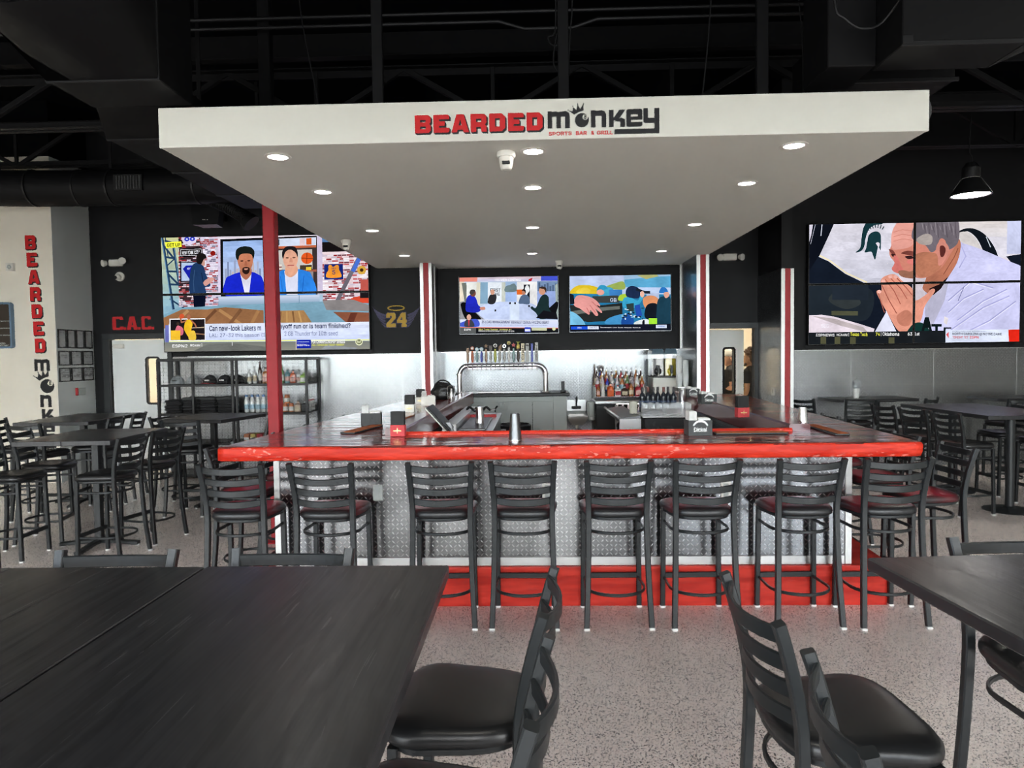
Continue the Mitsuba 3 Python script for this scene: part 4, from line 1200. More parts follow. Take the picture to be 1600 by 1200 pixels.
p.Tx('MEN’S COLLEGE BASKETBALL', 1483, 516.2, 1536, 518, 120, 130, 150, bold=False)
p.Tx('NORTH CAROLINA @ NOTRE DAME', 1483, 519, 1559, 523.4, 20, 22, 40)
p.Tx('TONIGHT 7ET', 1483, 524.3, 1507, 528, 205, 40, 50)
p.Tx('ESPN', 1510, 524, 1523, 528, 215, 30, 30)
p.P([(1473, 522), (1477, 518), (1477, 528)], 220, 90, 95)
television(p, 4.125, 7.19, 1.835, 3.60, 10.50, 'right video wall of four panels showing a man with folded hands', True)

# --- left television over the taps
p = Pic([(716, 434.5), (872, 432), (872.5, 520), (719, 523.5)])
p.R(700, 420, 890, 540, 190, 205, 225)
p.G(712, 430, 876, 440.5, (225, 190, 185), (190, 195, 225), 3)
p.R(712, 430, 745, 441, 225, 135, 120)
p.R(846, 430, 876, 439.5, 70, 85, 205)
p.Tx('SILVER LINING', 773, 436.3, 814, 440, 250, 250, 250)
p.P([(827, 437), (833, 434.5), (831, 440), (826, 440)], 190, 35, 45)
p.R(712, 441, 724, 475, 225, 215, 195)
p.P([(720, 443), (727, 442.5), (733, 472), (726, 478)], 120, 125, 118)
p.R(728, 442, 744, 470, 228, 230, 225)
p.R(744, 442, 750, 478, 215, 210, 190)
p.R(750, 442, 762, 476, 130, 165, 190)
p.R(762, 442, 784, 474, 225, 232, 240)
p.Tx('FIRST', 766, 451.5, 782, 457, 60, 62, 66)
p.Tx('TAKE', 770, 458, 781, 463, 60, 62, 66)
p.R(784, 442, 790, 474, 200, 205, 195)
p.R(790, 441, 808, 474, 150, 175, 205)
p.S([(790, 449), (797, 446), (804, 444), (808, 450), (808, 456), (790, 457)], 105, 125, 130)
p.R(790, 458, 808, 474, 165, 190, 235)
p.R(808, 441, 840, 480, 236, 236, 236)
p.R(808, 453.5, 818, 461.5, 222, 105, 45)
p.R(819, 445.5, 828.5, 472, 18, 24, 34)
p.S([(822, 448), (826, 447), (828, 455), (824, 462), (826, 470), (822, 470), (820, 458)], 235, 238, 240)
p.R(840, 440, 874, 456, 120, 145, 180)
for i in range(7):
    p.R(842 + i * 4.3, 442 + (i * 5) % 7, 845 + i * 4.3, 456, 80, 100, 130)
p.R(840, 456, 874, 500, 150, 170, 220)
p.P([(868, 446), (876, 442), (876, 500), (870, 498)], 160, 175, 170)
p.S([(750, 482), (765, 475), (800, 472.5), (830, 475), (842, 484), (838, 498), (830, 502), (760, 502), (748, 490)], 195, 208, 240)
p.R(797, 474, 812, 501, 212, 225, 245)
p.P([(712, 475), (724, 472), (734, 482), (760, 503), (712, 505)], 150, 150, 155)
p.S([(719, 478), (726, 474), (734, 482), (752, 500), (742, 504), (727, 500)], 16, 16, 20)
p.S([(727, 478), (729, 466), (736, 462), (743, 467), (747, 478), (752, 483), (748, 489), (738, 490), (728, 488)], 35, 45, 190)
p.E(738.5, 459.5, 4.6, 5.4, 125, 75, 62)
p.S([(733, 459), (735, 454), (741, 454), (741, 458), (736, 462)], 70, 62, 62)
p.S([(750, 482), (757, 481), (758, 485), (751, 486)], 190, 130, 110)
p.S([(762, 474), (765, 463), (772, 461), (776, 464), (774, 474), (768, 477)], 42, 42, 46)
p.E(769.5, 457.5, 3.4, 4.4, 215, 160, 135)
p.S([(811, 475), (814, 465), (820, 461), (827, 465), (828, 476), (818, 476)], 90, 110, 140)
p.E(819, 457.5, 3.0, 4.2, 190, 130, 105)
p.S([(816, 455), (819, 452.5), (822, 455), (822, 460), (820, 456)], 30, 24, 24)
p.S([(838, 482), (845, 466), (852, 461), (858, 466), (859, 482), (866, 494), (846, 500), (838, 490), (830, 483), (832, 480)], 30, 50, 52)
p.E(848, 455.5, 5.2, 6.4, 205, 150, 122)
p.S([(843, 451), (848, 448.5), (854, 451), (854, 459), (851, 453)], 55, 42, 38)
p.P([(858, 483), (870, 472), (874, 474), (868, 496)], 18, 18, 22)
p.P([(838, 498), (850, 486), (870, 490), (872, 500)], 22, 22, 28)
for x, y in ((773, 485), (796, 473.5), (804, 473.5), (826, 478)):
    p.R(x, y, x + 2.6, y + 3, 30, 32, 36)
p.G(714, 501, 876, 513, (222, 228, 245), (205, 214, 245), 4)
p.S([(716, 512), (720, 506), (744, 500), (748, 512)], 70, 90, 200)
p.S([(726, 512), (727, 503), (732, 501), (738, 503), (741, 512)], 60, 64, 74)
p.P([(731, 501.5), (734, 501.5), (733, 512), (732, 512)], 200, 60, 70)
p.E(732.5, 497.5, 3.6, 4.6, 220, 170, 150)
p.Tx('IS LOAD MANAGEMENT BIGGEST ISSUE FACING NBA?', 753, 502.3, 858, 507, 32, 40, 80)
p.Tx('Commissioner Adam Silver says he does not feel that load management is a problem', 753, 508.3, 856, 510.6, 110, 120, 160, bold=False)
p.R(714, 513, 876, 514, 235, 130, 110)
p.R(714, 514, 876, 526, 22, 24, 28)
p.R(714, 514, 744, 526, 95, 98, 98)
p.Tx('ESPN', 725, 515.5, 735.5, 518.6, 250, 250, 250)
p.Tx('NBA Trade Tracker  All times ET', 748, 515.4, 800, 517.4, 235, 235, 120)
p.Tx('PREGAME SHOW NOON SUNDAY AT 3:30 ET ON ESPN', 748, 517.8, 804, 520, 230, 230, 230)
p.R(820.5, 512.5, 830, 520, 60, 75, 190)
p.R(821, 515.6, 829.6, 518.8, 225, 230, 245)
p.R(831.5, 513, 855, 517.6, 205, 208, 170)
p.E(866, 514.7, 2.7, 2.7, 220, 222, 175)
television(p, -1.085, 0.415, 2.075, 2.93, 10.70, 'left of the two televisions above the beer taps, showing a debate table')

# --- right television over the bottles
p = Pic([(890, 432), (1048.5, 428), (1047, 516.5), (890, 520)])
p.G(880, 420, 1056, 460, (190, 200, 235), (185, 205, 235), 5)
p.R(975, 424, 1056, 446, 150, 185, 215)
p.P([(976, 437), (1005, 434), (1024, 432), (1056, 430), (1056, 449), (976, 449)], 90, 165, 205)
p.P([(996, 430), (1024, 426), (1030, 431), (1010, 436)], 170, 170, 110)
p.S([(890, 458), (900, 448), (915, 446), (932, 449), (940, 457), (930, 464), (900, 464)], 215, 185, 40)
p.S([(900, 456), (912, 450), (922, 454), (918, 462), (905, 462)], 232, 205, 70)
p.S([(948, 448), (960, 443), (974, 440), (976, 452), (956, 452)], 150, 170, 85)
p.R(888, 460, 1050, 520, 40, 120, 165)
p.S([(935, 466), (940, 452), (947, 449), (958, 452), (955, 466)], 70, 165, 200)
p.S([(932, 454), (938, 446), (946, 447), (949, 452), (936, 454)], 50, 150, 190)
p.E(938, 457.5, 6, 4.6, 225, 160, 145)
p.R(952, 453, 972, 464, 60, 125, 190)
p.P([(925, 464), (966, 462), (968, 474), (928, 474)], 58, 62, 62)
p.S([(968, 462), (978, 460), (978, 470), (966, 470)], 165, 200, 60)
p.Tx('GB', 953, 466.5, 963, 472.5, 200, 210, 235)
p.R(1010, 458, 1030, 470, 190, 205, 235)
p.S([(1005, 466), (1020, 462), (1030, 470), (1026, 486), (1008, 482)], 225, 150, 105)
p.P([(890, 478), (940, 478), (972, 474), (972, 496), (950, 503), (918, 505), (892, 500)], 38, 42, 42)
p.P([(892, 488), (930, 482), (968, 479), (968, 484), (930, 488), (894, 494)], 105, 110, 105)
p.S([(978, 462), (979, 452), (986, 447), (996, 449), (1000, 456), (998, 466), (986, 466)], 32, 48, 82)
p.Ln([(994, 452), (1008, 457), (1016, 457)], 4, 28, 34, 46)
p.S([(972, 478), (975, 466), (986, 466), (996, 470), (1000, 464), (1004, 456), (1007, 460), (1000, 474), (990, 482), (978, 484)], 60, 165, 205)
p.E(1003.5, 460, 3.4, 5, 225, 175, 155)
p.P([(978, 476), (990, 474), (990, 488), (980, 487)], 45, 62, 62)
p.P([(991, 478), (999, 476), (1003, 494), (994, 496)], 35, 75, 165)
p.S([(1009, 480), (1018, 474), (1028, 478), (1030, 500), (1008, 498)], 22, 28, 38)
p.S([(1026, 520), (1026, 480), (1030, 466), (1040, 463), (1048, 468), (1049, 520)], 28, 62, 80)
p.S([(1030, 457), (1034, 449), (1041, 450), (1044, 457), (1036, 458)], 45, 120, 200)
p.S([(1037, 458), (1044, 456), (1046, 462), (1040, 466)], 222, 165, 145)
p.S([(946, 508), (948, 500), (962, 494), (974, 492), (985, 496), (980, 510)], 70, 150, 205)
p.S([(970, 508), (974, 494), (984, 492), (990, 502), (985, 510)], 30, 80, 160)
for i in range(20):
    rr = random.Random(i)
    p.E(rr.uniform(968, 1005), rr.uniform(482, 500), rr.uniform(1, 2.6), rr.uniform(0.8, 2), *rr.choice([(200, 220, 235), (40, 60, 80), (120, 180, 210), (25, 30, 40)]))
p.S([(990, 508), (996, 502), (1012, 500), (1014, 510)], 225, 235, 235)
p.R(1013, 498, 1026, 510, 165, 230, 60)
p.S([(1003, 503), (1006, 501), (1006, 509), (1003, 509)], 20, 24, 30)
p.S([(888, 490), (898, 491), (910, 502), (912, 512), (888, 512)], 120, 190, 225)
p.S([(896, 478), (900, 464), (914, 463), (928, 468), (936, 476), (937, 480), (932, 478), (940, 488), (938, 490), (930, 484), (934, 493), (930, 495), (922, 486), (920, 493), (914, 490), (906, 484)], 228, 155, 150)
for a, b in (((924, 472), (934, 482)), ((921, 478), (930, 490)), ((916, 482), (921, 492))):
    p.Ln([a, b], 0.9, 180, 100, 95)
p.P([(886, 458), (896, 462), (897, 476), (886, 478)], 24, 30, 40)
p.P([(888, 510), (1050, 506.5), (1050, 522), (888, 522)], 20, 24, 38)
p.P([(891, 512), (917, 511.6), (917, 516.6), (891, 517)], 30, 80, 220)
p.Tx('USA', 901, 512.8, 908, 515.2, 220, 230, 250)
p.R(917, 511.4, 934.5, 516.2, 220, 226, 240)
p.Tx('RUGBY WEST', 920, 512.4, 932, 514.4, 130, 140, 170)
p.Tx('Bournemouth  Crew  Brook  Penguins  Plymouth', 937, 512.3, 1000, 514.4, 235, 235, 240)
p.P([(1024, 508.6), (1041, 508), (1041, 513.6), (1024, 514)], 215, 225, 245)
p.Tx('THURSDAY', 1026, 509.6, 1038, 512, 60, 90, 190)
television(p, 0.60, 2.125, 2.085, 2.925, 10.70, 'right of the two televisions above the bottles, showing a hand and photographers')

# ------------------------------------------------------------------ lettering and emblems


def blk(kind):
    """A fat block letter in a 1 x 1.1 box, drawn with shapely."""
    W, Hh = 0.92, 1.1
    body = sbox(0, 0, W, Hh)
    cut = []
    c = 0.14
    if kind == 'B':
        body = Polygon([(0, 0), (W - c, 0), (W, c), (W, 0.46), (W - 0.09, 0.56), (W, 0.66), (W, Hh - c), (W - c, Hh), (0, Hh)])
        cut = [sbox(0.30, 0.24, 0.62, 0.40), sbox(0.30, 0.66, 0.62, 0.80)]
    elif kind == 'E':
        body = Polygon([(0, 0), (W - 0.08, 0), (W, 0.08), (W, 0.30), (0.33, 0.30), (0.33, 0.42), (0.66, 0.42), (0.66, 0.70), (0.33, 0.70), (0.33, 0.82), (W, 0.82), (W, Hh - 0.08), (W - 0.08, Hh), (0, Hh)])
    elif kind == 'A':
        body = Polygon([(-0.04, 0), (0.28, 0), (0.32, 0.16), (0.62, 0.16), (0.66, 0), (0.98, 0), (0.68, Hh), (0.26, Hh)])
        cut = [Polygon([(0.38, 0.42), (0.56, 0.42), (0.47, 0.80)])]
    elif kind == 'R':
        body = Polygon([(0, 0), (0.32, 0), (0.32, 0.30), (0.58, 0.30), (0.62, 0), (W, 0), (W, 0.34), (W - 0.10, 0.45), (W, 0.56), (W, Hh - c), (W - c, Hh), (0, Hh)])
        cut = [sbox(0.32, 0.60, 0.62, 0.80)]
    elif kind == 'D':
        body = Polygon([(0, 0), (W - 0.2, 0), (W, 0.2), (W, Hh - 0.2), (W - 0.2, Hh), (0, Hh)])
        cut = [sbox(0.33, 0.30, 0.60, 0.80)]
    return body.difference(unary_union(cut)) if cut else body


def low(kind):
    """The thin lower-case letters of the second word, x-height one."""
    t = 0.27
    if kind == 'm':
        b = Polygon([(0, 0), (0, 1), (0.22, 1), (0.3, 0.95), (0.5, 1.0), (0.66, 0.93), (0.78, 0.97), (1.1, 1.0), (1.3, 0.88), (1.34, 0.7), (1.34, 0)])
        return b.difference(unary_union([sbox(t, -0.1, 0.53, 0.68).buffer(0.0), sbox(0.80, -0.1, 1.06, 0.68)]))
    if kind == 'n':
        b = Polygon([(0, 0), (0, 1), (0.24, 1), (0.34, 0.96), (0.6, 1.0), (0.82, 0.94), (0.92, 0.75), (0.92, 0)])
        return b.difference(sbox(t, -0.1, 0.65, 0.68))
    if kind == 'k':
        return unary_union([sbox(0, 0, t, 1.0), Polygon([(0.2, 0.42), (0.62, 1.0), (0.98, 1.0), (0.52, 0.36)]), Polygon([(t, 0.28), (0.75, 0.55), (0.96, 0.42), (0.96, 0), (0.68, 0), (0.68, 0.30), (0.4, 0.34)])])
    if kind == 'e':
        b = sbox(0.12, 0.12, 0.84, 0.9).buffer(0.12)
        return b.difference(unary_union([sbox(t, 0.58, 0.68, 0.72), sbox(t, 0.26, 1.1, 0.40)]))
    if kind == 'y':
        return unary_union([sbox(0, 0.22, t, 1.05), sbox(0.12, 0.22, 0.9, 0.22 + 0.24).buffer(0.02), sbox(0.66, -0.42, 0.95, 1.05), sbox(-1.75, -0.42, 0.85, -0.14), sbox(0.70, -0.38, 0.91, -0.2).buffer(0.04)])


def ball():
    """The eight ball with its crown: (black ball, white ring disc, black eight, crown)."""
    b = Point(0, 0).buffer(0.42, 20)
    w = Point(0.20, 0.17).buffer(0.165, 14)
    e = unary_union([Point(0.205, 0.235).buffer(0.068).difference(Point(0.205, 0.235).buffer(0.028)), Point(0.195, 0.125).buffer(0.080).difference(Point(0.195, 0.125).buffer(0.034))])
    cr = Polygon([(-0.46, 0.34), (-0.80, 0.60), (-0.56, 0.53), (-0.53, 0.80), (-0.33, 0.60), (-0.25, 0.94), (-0.10, 0.66), (0.10, 0.96), (0.10, 0.58), (-0.18, 0.50)])
    dots = unary_union([Point(x, y).buffer(0.03) for x, y in ((-0.82, 0.62), (-0.54, 0.84), (-0.25, 0.97), (0.11, 0.99))])
    return b.difference(w), w, e, unary_union([cr, dots])


def letters_3d(parent, items, place, depth=0.004):
    """items: (name, shape, material, layer); place maps a drawing to its wall."""
    for name, poly, m, layer, lb in items:
        put(name, place(prism(poly, layer * depth, (layer + 1) * depth)), m, parent, False, label=lb)


# the sign on the canopy's front
S = thing('canopy_sign', 'red and black logo lettering on the white canopy front', 'sign')
K = np.array([0.135, 0.125])
ox, oz, slant = -0.708, 3.130, 0.012


def on_front(m):
    return upright(m, (0, CY0 - 0.016, 0))


def tr(poly, sx, sz, x, z):
    return affinity.translate(affinity.scale(poly, sx, sz, origin=(0, 0)), x, z)


for i, ch in enumerate('BEARDED'):
    x, z = ox + i * 0.1162, oz + i * 0.0002
    g = tr(blk(ch), 0.108, 0.100, x, z)
    k = put('letter', on_front(prism(g, 0.002, 0.006)), 'sign_red', S, False)
    sh = unary_union([affinity.translate(g, d * 0.009, -d * 0.010) for d in (0.25, 0.5, 0.75, 1.0)]).difference(g)
    put('shade', on_front(prism(sh, 0, 0.003)), 'sign_black', k, False)
xs = 0.120
for ch, x in (('m', xs), ('n', xs + 0.268), ('k', xs + 0.380), ('e', xs + 0.487), ('y', xs + 0.592)):
    put('letter', on_front(prism(tr(low(ch), 0.102, 0.104, x, 3.142), 0, 0.005)), 'sign_black', S, False)
for (g, m, l), nm in zip(((ball()[0], 'sign_black', 0), (ball()[1], 'white_paint', 0), (ball()[2], 'sign_black', 1), (ball()[3], 'sign_black', 0)), ('ball', 'ball_spot', 'figure_eight', 'crown')):
    put(nm, on_front(prism(tr(g, 0.102, 0.102, xs + 0.212, 3.188), l * 0.004, 0.005 + l * 0.003)), m, S, False)
for w, x0, x1 in (('SPORTS', xs + 0.006, xs + 0.148), ('BAR', xs + 0.174, xs + 0.242), ('&', xs + 0.268, xs + 0.288), ('GRILL', xs + 0.304, xs + 0.404)):
    put('word', on_front(prism(fit(text_poly(w), x0, 3.098, x1, 3.121), 0, 0.004)), 'sign_red', S, False)

# the same name running down the cream wall
V_ = thing('wall_sign_lettering', 'vertical red and black lettering painted on the cream white wall', 'sign')


def on_cream(m):
    return upright(m, (0, 9.75, 0))


for i, ch in enumerate('BEARDED'):
    x, z = -7.135 + i * 0.0135, 3.325 - i * 0.243
    g = tr(blk(ch), 0.165, 0.178, x, z)
    k = put('letter', on_cream(prism(g, 0.002, 0.006)), 'sign_red', V_, False)
    sh = unary_union([affinity.translate(g, d * 0.014, -d * 0.016) for d in (0.25, 0.5, 0.75, 1.0)]).difference(g)
    put('shade', on_cream(prism(sh, 0, 0.003)), 'sign_black', k, False)
for ch, x, z, sx, sz in (('m', -7.075, 1.60, 0.165, 0.17), ('n', -7.01, 1.085, 0.175, 0.175), ('k', -6.995, 0.875, 0.175, 0.18), ('e', -6.985, 0.66, 0.175, 0.175), ('y', -6.975, 0.45, 0.175, 0.16)):
    g = low(ch)
    if ch == 'y':
        g = g.difference(sbox(-3, -1, -0.02, 0.5))
    put('letter', on_cream(prism(tr(g, sx, sz, x, z), 0, 0.005)), 'sign_black', V_, False)
for (g, m, l), nm in zip(((ball()[0], 'sign_black', 0), (ball()[1], 'cream_paint', 0), (ball()[2], 'sign_black', 1), (ball()[3], 'sign_black', 0)), ('ball', 'ball_spot', 'figure_eight', 'crown')):
    put(nm, on_cream(prism(tr(g, 0.235, 0.235, -6.90, 1.385), l * 0.004, 0.005 + l * 0.003)), m, V_, False)


def on_back(m):
    return upright(m, (0, YB, 0))


t = thing('wall_lettering', 'red letters C.A.C. painted on the black wall above the white door', 'sign')
for ch, x0, x1 in (('C', -6.44, -6.27), ('A', -6.215, -6.045), ('C', -5.985, -5.835)):
    g = {'C': Polygon([(0.1, 0), (0.9, 0), (1, 0.12), (1, 0.38), (0.68, 0.38), (0.68, 0.26), (0.34, 0.26), (0.34, 1.24), (0.68, 1.24), (0.68, 1.12), (1, 1.12), (1, 1.38), (0.9, 1.5), (0.1, 1.5), (0, 1.38), (0, 0.12)]),
         'A': Polygon([(0, 0), (0.36, 0), (0.40, 0.30), (0.60, 0.30), (0.64, 0), (1, 0), (0.72, 1.5), (0.28, 1.5)]).difference(Polygon([(0.43, 0.52), (0.57, 0.52), (0.5, 1.05)]))}[ch]
    put('letter', on_back(prism(fit(g, x0, 2.205, x1, 2.41), 0, 0.005)), 'sign_red', t, False)
for x in (-6.245, -6.02, -5.81):
    put('dot', on_back(prism(sbox(x - 0.02, 2.205, x + 0.018, 2.245), 0, 0.005)), 'sign_red', t, False)

t = thing('wall_emblem', 'gold number 24 with halo and purple wings on the black wall', 'emblem')
n2 = Polygon([(0, 0), (1, 0), (1, 0.42), (0.62, 0.42), (0.62, 0.36), (0.46, 0.36), (1, 0.98), (1, 1.42), (0.86, 1.6), (0.14, 1.6), (0, 1.42), (0, 1.05), (0.40, 1.05), (0.40, 1.26), (0.58, 1.26), (0.58, 1.04), (0, 0.38)])
n4 = Polygon([(0.48, 0), (1.05, 0), (1.05, 0.30), (0.97, 0.34), (0.97, 0.50), (1.08, 0.50), (1.08, 0.80), (0.97, 0.80), (0.97, 1.6), (0.52, 1.6), (0, 0.78), (0, 0.46), (0.55, 0.46), (0.55, 0.34), (0.48, 0.30)]).difference(Polygon([(0.36, 0.80), (0.58, 0.80), (0.58, 1.18)]))
for g, x0, x1 in ((n2, -2.20, -2.055), (n4, -2.035, -1.885)):
    q = fit(g, x0, 2.185, x1, 2.405)
    k = put('figure', on_back(prism(q, 0.003, 0.007)), 'sign_gold', t, False)
    put('outline', on_back(prism(q.buffer(0.008, join_style=2), 0, 0.004)), 'sign_purple', k, False)
halo = affinity.scale(Point(-2.045, 2.475).buffer(1, 24), 0.135, 0.042, origin=(-2.045, 2.475))
put('halo', on_back(prism(halo.difference(affinity.scale(halo, 0.82, 0.62)), 0, 0.006)), 'sign_gold', t, False)
for s, cx in ((-1, -2.21), (1, -1.875)):
    for i in range(5):
        L = 0.21 - i * 0.035
        y0 = 2.375 - i * 0.042
        d = 0.130 - i * 0.020
        pts = [(0, 0), (L * 0.4, d * 0.22 + 0.004), (L * 0.75, d * 0.62), (L, d * 1.05), (L * 0.80, d * 0.48), (L * 0.45, d * 0.02), (L * 0.2, -0.020), (0, -0.022)]
        g = Polygon([(cx + s * a, y0 + b) for a, b in pts]).buffer(0.001)
        if s > 0:
            g = g.intersection(sbox(-3, 0, -1.595, 4))
        put('feather', on_back(prism(g, 0, 0.005)), 'sign_purple', t, False)

# ------------------------------------------------------------------ things on the walls


def emergency_light(x, z, label, rest):
    t = thing('emergency_light', label, 'emergency light')
    put('body', cb(x - 0.10, x + 0.10, YB - 0.07, YB, z - 0.05, z + 0.05, 0.012), 'white_plastic', t)
    for s in (-1, 1):
        q = lathe([(0, 0), (0.036, 0), (0.052, 0.055), (0.050, 0.060), (0, 0.060)], 16)
        q = moved(q, rx=100, rz=s * 35)
        k = put('lamp_head', moved(q, x + s * (0.13 if rest else 0.12), YB - 0.075, z + (0.03 if s > 0 and not rest else -0.005)), 'white_plastic', t)


emergency_light(-6.335, 3.225, 'twin headed emergency light on the black wall above the white door', False)
emergency_light(2.98, 3.155, 'twin headed emergency light above the kitchen door', True)


def dome_camera(x, y, z, label, wall=False):
    t = thing('dome_camera', label, 'camera')
    b = lathe([(0, 0), (0.058, 0), (0.060, 0.018), (0.056, 0.03), (0, 0.03)], 24)
    e = lathe([(0, 0), (0.048, 0), (0.047, 0.045), (0.040, 0.075), (0.022, 0.092), (0, 0.096)], 24)
    l = cb(-0.022, 0.022, 0.044, 0.052, 0.045, 0.062, 0.003)
    for nm, m, mm in (('base', b, 'white_plastic'), ('eye', moved(e, 0, 0, 0.026), 'white_plastic'), ('lens', moved(l, 0, -0.006, 0.026), 'black_plastic')):
        m = moved(m, rx=90) if wall else moved(m, rx=180)
        put(nm, moved(m, x, y, z), mm, t)


def cctv(x, y, label):
    t = thing('dome_camera', label, 'camera')
    put('base', lathe([(0, 0), (0.062, 0), (0.064, -0.02), (0.058, -0.034), (0, -0.034)], 24, (x, y, CZ0)), 'white_plastic', t)
    put('eye', lathe([(0, -0.03), (0.050, -0.03), (0.046, -0.07), (0.038, -0.105), (0.030, -0.115), (0, -0.116)], 24, (x, y, CZ0)), 'white_plastic', t)
    put('lens', cb(x - 0.026, x + 0.026, y - 0.052, y - 0.036, CZ0 - 0.088, CZ0 - 0.066, 0.003), 'black_plastic', t)


cctv(-0.15, 4.68, 'white dome camera hanging under the front of the canopy')
cctv(-2.10, 8.0, 'white dome camera under the left edge of the canopy')
cctv(0.42, 10.1, 'white dome camera under the rear of the canopy')
t = thing('wall_camera', 'small white dome camera on the black wall below the emergency light', 'camera')
put('base', moved(lathe([(0, 0), (0.07, 0), (0.072, 0.02), (0.06, 0.035), (0, 0.035)], 24), rx=90, x=-6.29, y=YB, z=3.02), 'white_plastic', t)
put('eye', moved(trimesh.creation.icosphere(3, 0.05), -6.30, YB - 0.045, 3.01), 'white_plastic', t)
put('lens', moved(lathe([(0, 0), (0.026, 0), (0.026, 0.008), (0, 0.008)], 16), rx=95, rz=-15, x=-6.31, y=YB - 0.092, z=3.0), 'black_plastic', t)
t = thing('wall_speaker', 'white square wall sounder on the cream wall beside the lettering', 'sounder')
put('body', cb(-7.40, -7.29, 9.70, 9.75, 3.02, 3.13, 0.006), 'white_plastic', t)
put('horn', moved(lathe([(0.008, 0), (0.032, 0), (0.030, 0.008), (0.012, 0.004)], 18), rx=90, x=-7.345, y=9.70, z=3.075), 'counter_grey', t)
t = thing('menu_sign', 'dark lit beer sign with blue rounded frame cut off on the left', 'sign')
fr = sbox(-7.80, 1.975, -7.385, 2.535).buffer(0.045)
put('frame', upright(prism(fr.difference(fr.buffer(-0.028)), 0, 0.06), (0, 9.75, 0)), 'frame_blue', t)
put('panel', upright(prism(fr.buffer(-0.026), 0, 0.04), (0, 9.75, 0)), 'sign_brown', t)
for z in (2.315, 2.215, 2.115):
    put('slot', cb(-7.80, -7.38, 9.703, 9.712, z - 0.004, z + 0.004, 0.001), 'counter_grey', t)
for s_, z in (('America’s', 1.993), ('best light lager.', 1.962)):
    put('word', upright(prism(fit(text_poly(s_, False), -7.62 if 'best' in s_ else -7.60, z, -7.40 if 'best' in s_ else -7.45, z + 0.022), 0, 0.003), (0, 9.71, 0)), 'white_paper', t, False)
# certificates on the return wall
row = 0
for z0, z1, n in ((1.925, 2.195, 4), (1.675, 1.885, 3), (1.44, 1.64, 3)):
    for i in range(n):
        a = 9.78 + i * (0.80 / n)
        b = a + 0.80 / n - 0.025
        t = thing('certificate', f'framed certificate on the grey return wall, {("upper", "middle", "lower")[row]} row, {("first", "second", "third", "fourth")[i]} from the cream wall corner', 'certificate', 'framed certificates')
        put('frame', cat_([cb(-6.75, -6.732, a, b, z0, z0 + 0.014, 0.002), cb(-6.75, -6.732, a, b, z1 - 0.014, z1, 0.002), cb(-6.75, -6.732, a, a + 0.016, z0, z1, 0.002), cb(-6.75, -6.732, b - 0.016, b, z0, z1, 0.002)]), 'black_plastic', t)
        put('paper', bx(-6.749, -6.742, a + 0.012, b - 0.012, z0 + 0.012, z1 - 0.012), 'certificate_paper', t, False)
    row += 1
t = thing('thermostat', 'small grey wall control with a red light on the grey return wall', 'control')
put('body', cb(-6.75, -6.72, 10.16, 10.33, 1.23, 1.335, 0.005), 'counter_grey', t)
put('light', cb(-6.75, -6.718, 10.125, 10.155, 1.225, 1.34, 0.004), 'card_red', t)

# ------------------------------------------------------------------ under the roof
BAY = 60.0
def bar_between(a, b, w=0.05, h=0.05):
    return sweep([a, b], rect_section(w, h, 0.004), (0, 1, 0) if abs(b[2] - a[2]) > 0.9 * np.linalg.norm(np.subtract(b, a)) else (0, 0, 1))


def truss(y, z0, z1, x0, x1, pitch, label):
    t = thing('roof_truss', label, 'truss')
    for z in (z0, z1):
        for dy in (-0.045, 0.045):
            put('chord', cb(x0, x1, y + dy - 0.035, y + dy + 0.035, z - 0.006, z + 0.006, 0.002), 'black_duct', t)
        put('chord_web', cb(x0, x1, y - 0.008, y + 0.008, z - (0.07 if z == z1 else 0), z + (0.07 if z == z0 else 0), 0.002), 'black_duct', t)
    n = int((x1 - x0) / pitch)
    for i in range(n):
        a = x0 + (i + 0.0) * pitch
        s = i % 2
        put('web', bar_between((a, y, z0 if s else z1), (a + pitch, y, z1 if s else z0), 0.05, 0.05), 'black_duct', t)
        if s:
            put('web', cb(a - 0.02, a + 0.02, y - 0.02, y + 0.02, z0, z1, 0.003), 'black_duct', t)


truss(6.85, 4.02, 4.52, -9.8, 7.4, 0.86, 'black steel roof truss crossing above the middle of the canopy')
truss(9.4, 4.38, 4.95, -9.8, 7.4, 0.95, 'black steel roof truss near the back wall')
truss(4.3, 4.9, 5.35, -9.8, 7.4, 0.9, 'black steel roof truss over the front of the canopy')
for i, y in enumerate((1.6, 3.0, 5.6, 8.0)):
    t = thing('roof_joist', f'black roof joist running across under the deck, {("first", "second", "third", "fourth")[i]} from the street side', 'joist')
    put('flange', cb(-10.3, 7.4, y - 0.06, y + 0.06, 5.12, 5.14, 0.003), 'black_duct', t)
    put('web', cb(-10.3, 7.4, y - 0.006, y + 0.006, 5.14, 5.40, 0.002), 'black_duct', t)
for i, (x, w) in enumerate(((-1.04, 0.075), (0.245, 0.075), (1.60, 0.08))):
    t = thing('canopy_hanger', f'flat black steel hanger above the canopy, {("left", "middle", "right")[i]} one', 'hanger')
    put('strap', cb(x - w / 2, x + w / 2, 4.88, 4.92, CZ1 - 0.01, 5.40, 0.004), 'black_duct', t)
    put('bracket', cb(x - 0.09, x + 0.09, 4.86, 4.94, CZ1 - 0.01, CZ1 + 0.03, 0.004), 'black_duct', t)
for i, (z, y) in enumerate(((4.69, 6.3), (4.80, 6.36))):
    tag(put('conduit', tube([(-9.8, y, z), (-0.25, y, z), (-0.02, y, z - 0.07), (0.16, y, z - 0.07), (0.40, y, z - 0.07), (0.62, y, z), (7.4, y, z)] if i == 0 else [(-9.8, y, z), (0, y, z), (7.4, y, z)], 0.017, 8, 0), 'dark_pipe'), f'long dark conduit pipe running across above the canopy, the {("lower", "upper")[i]} one', 'pipe')
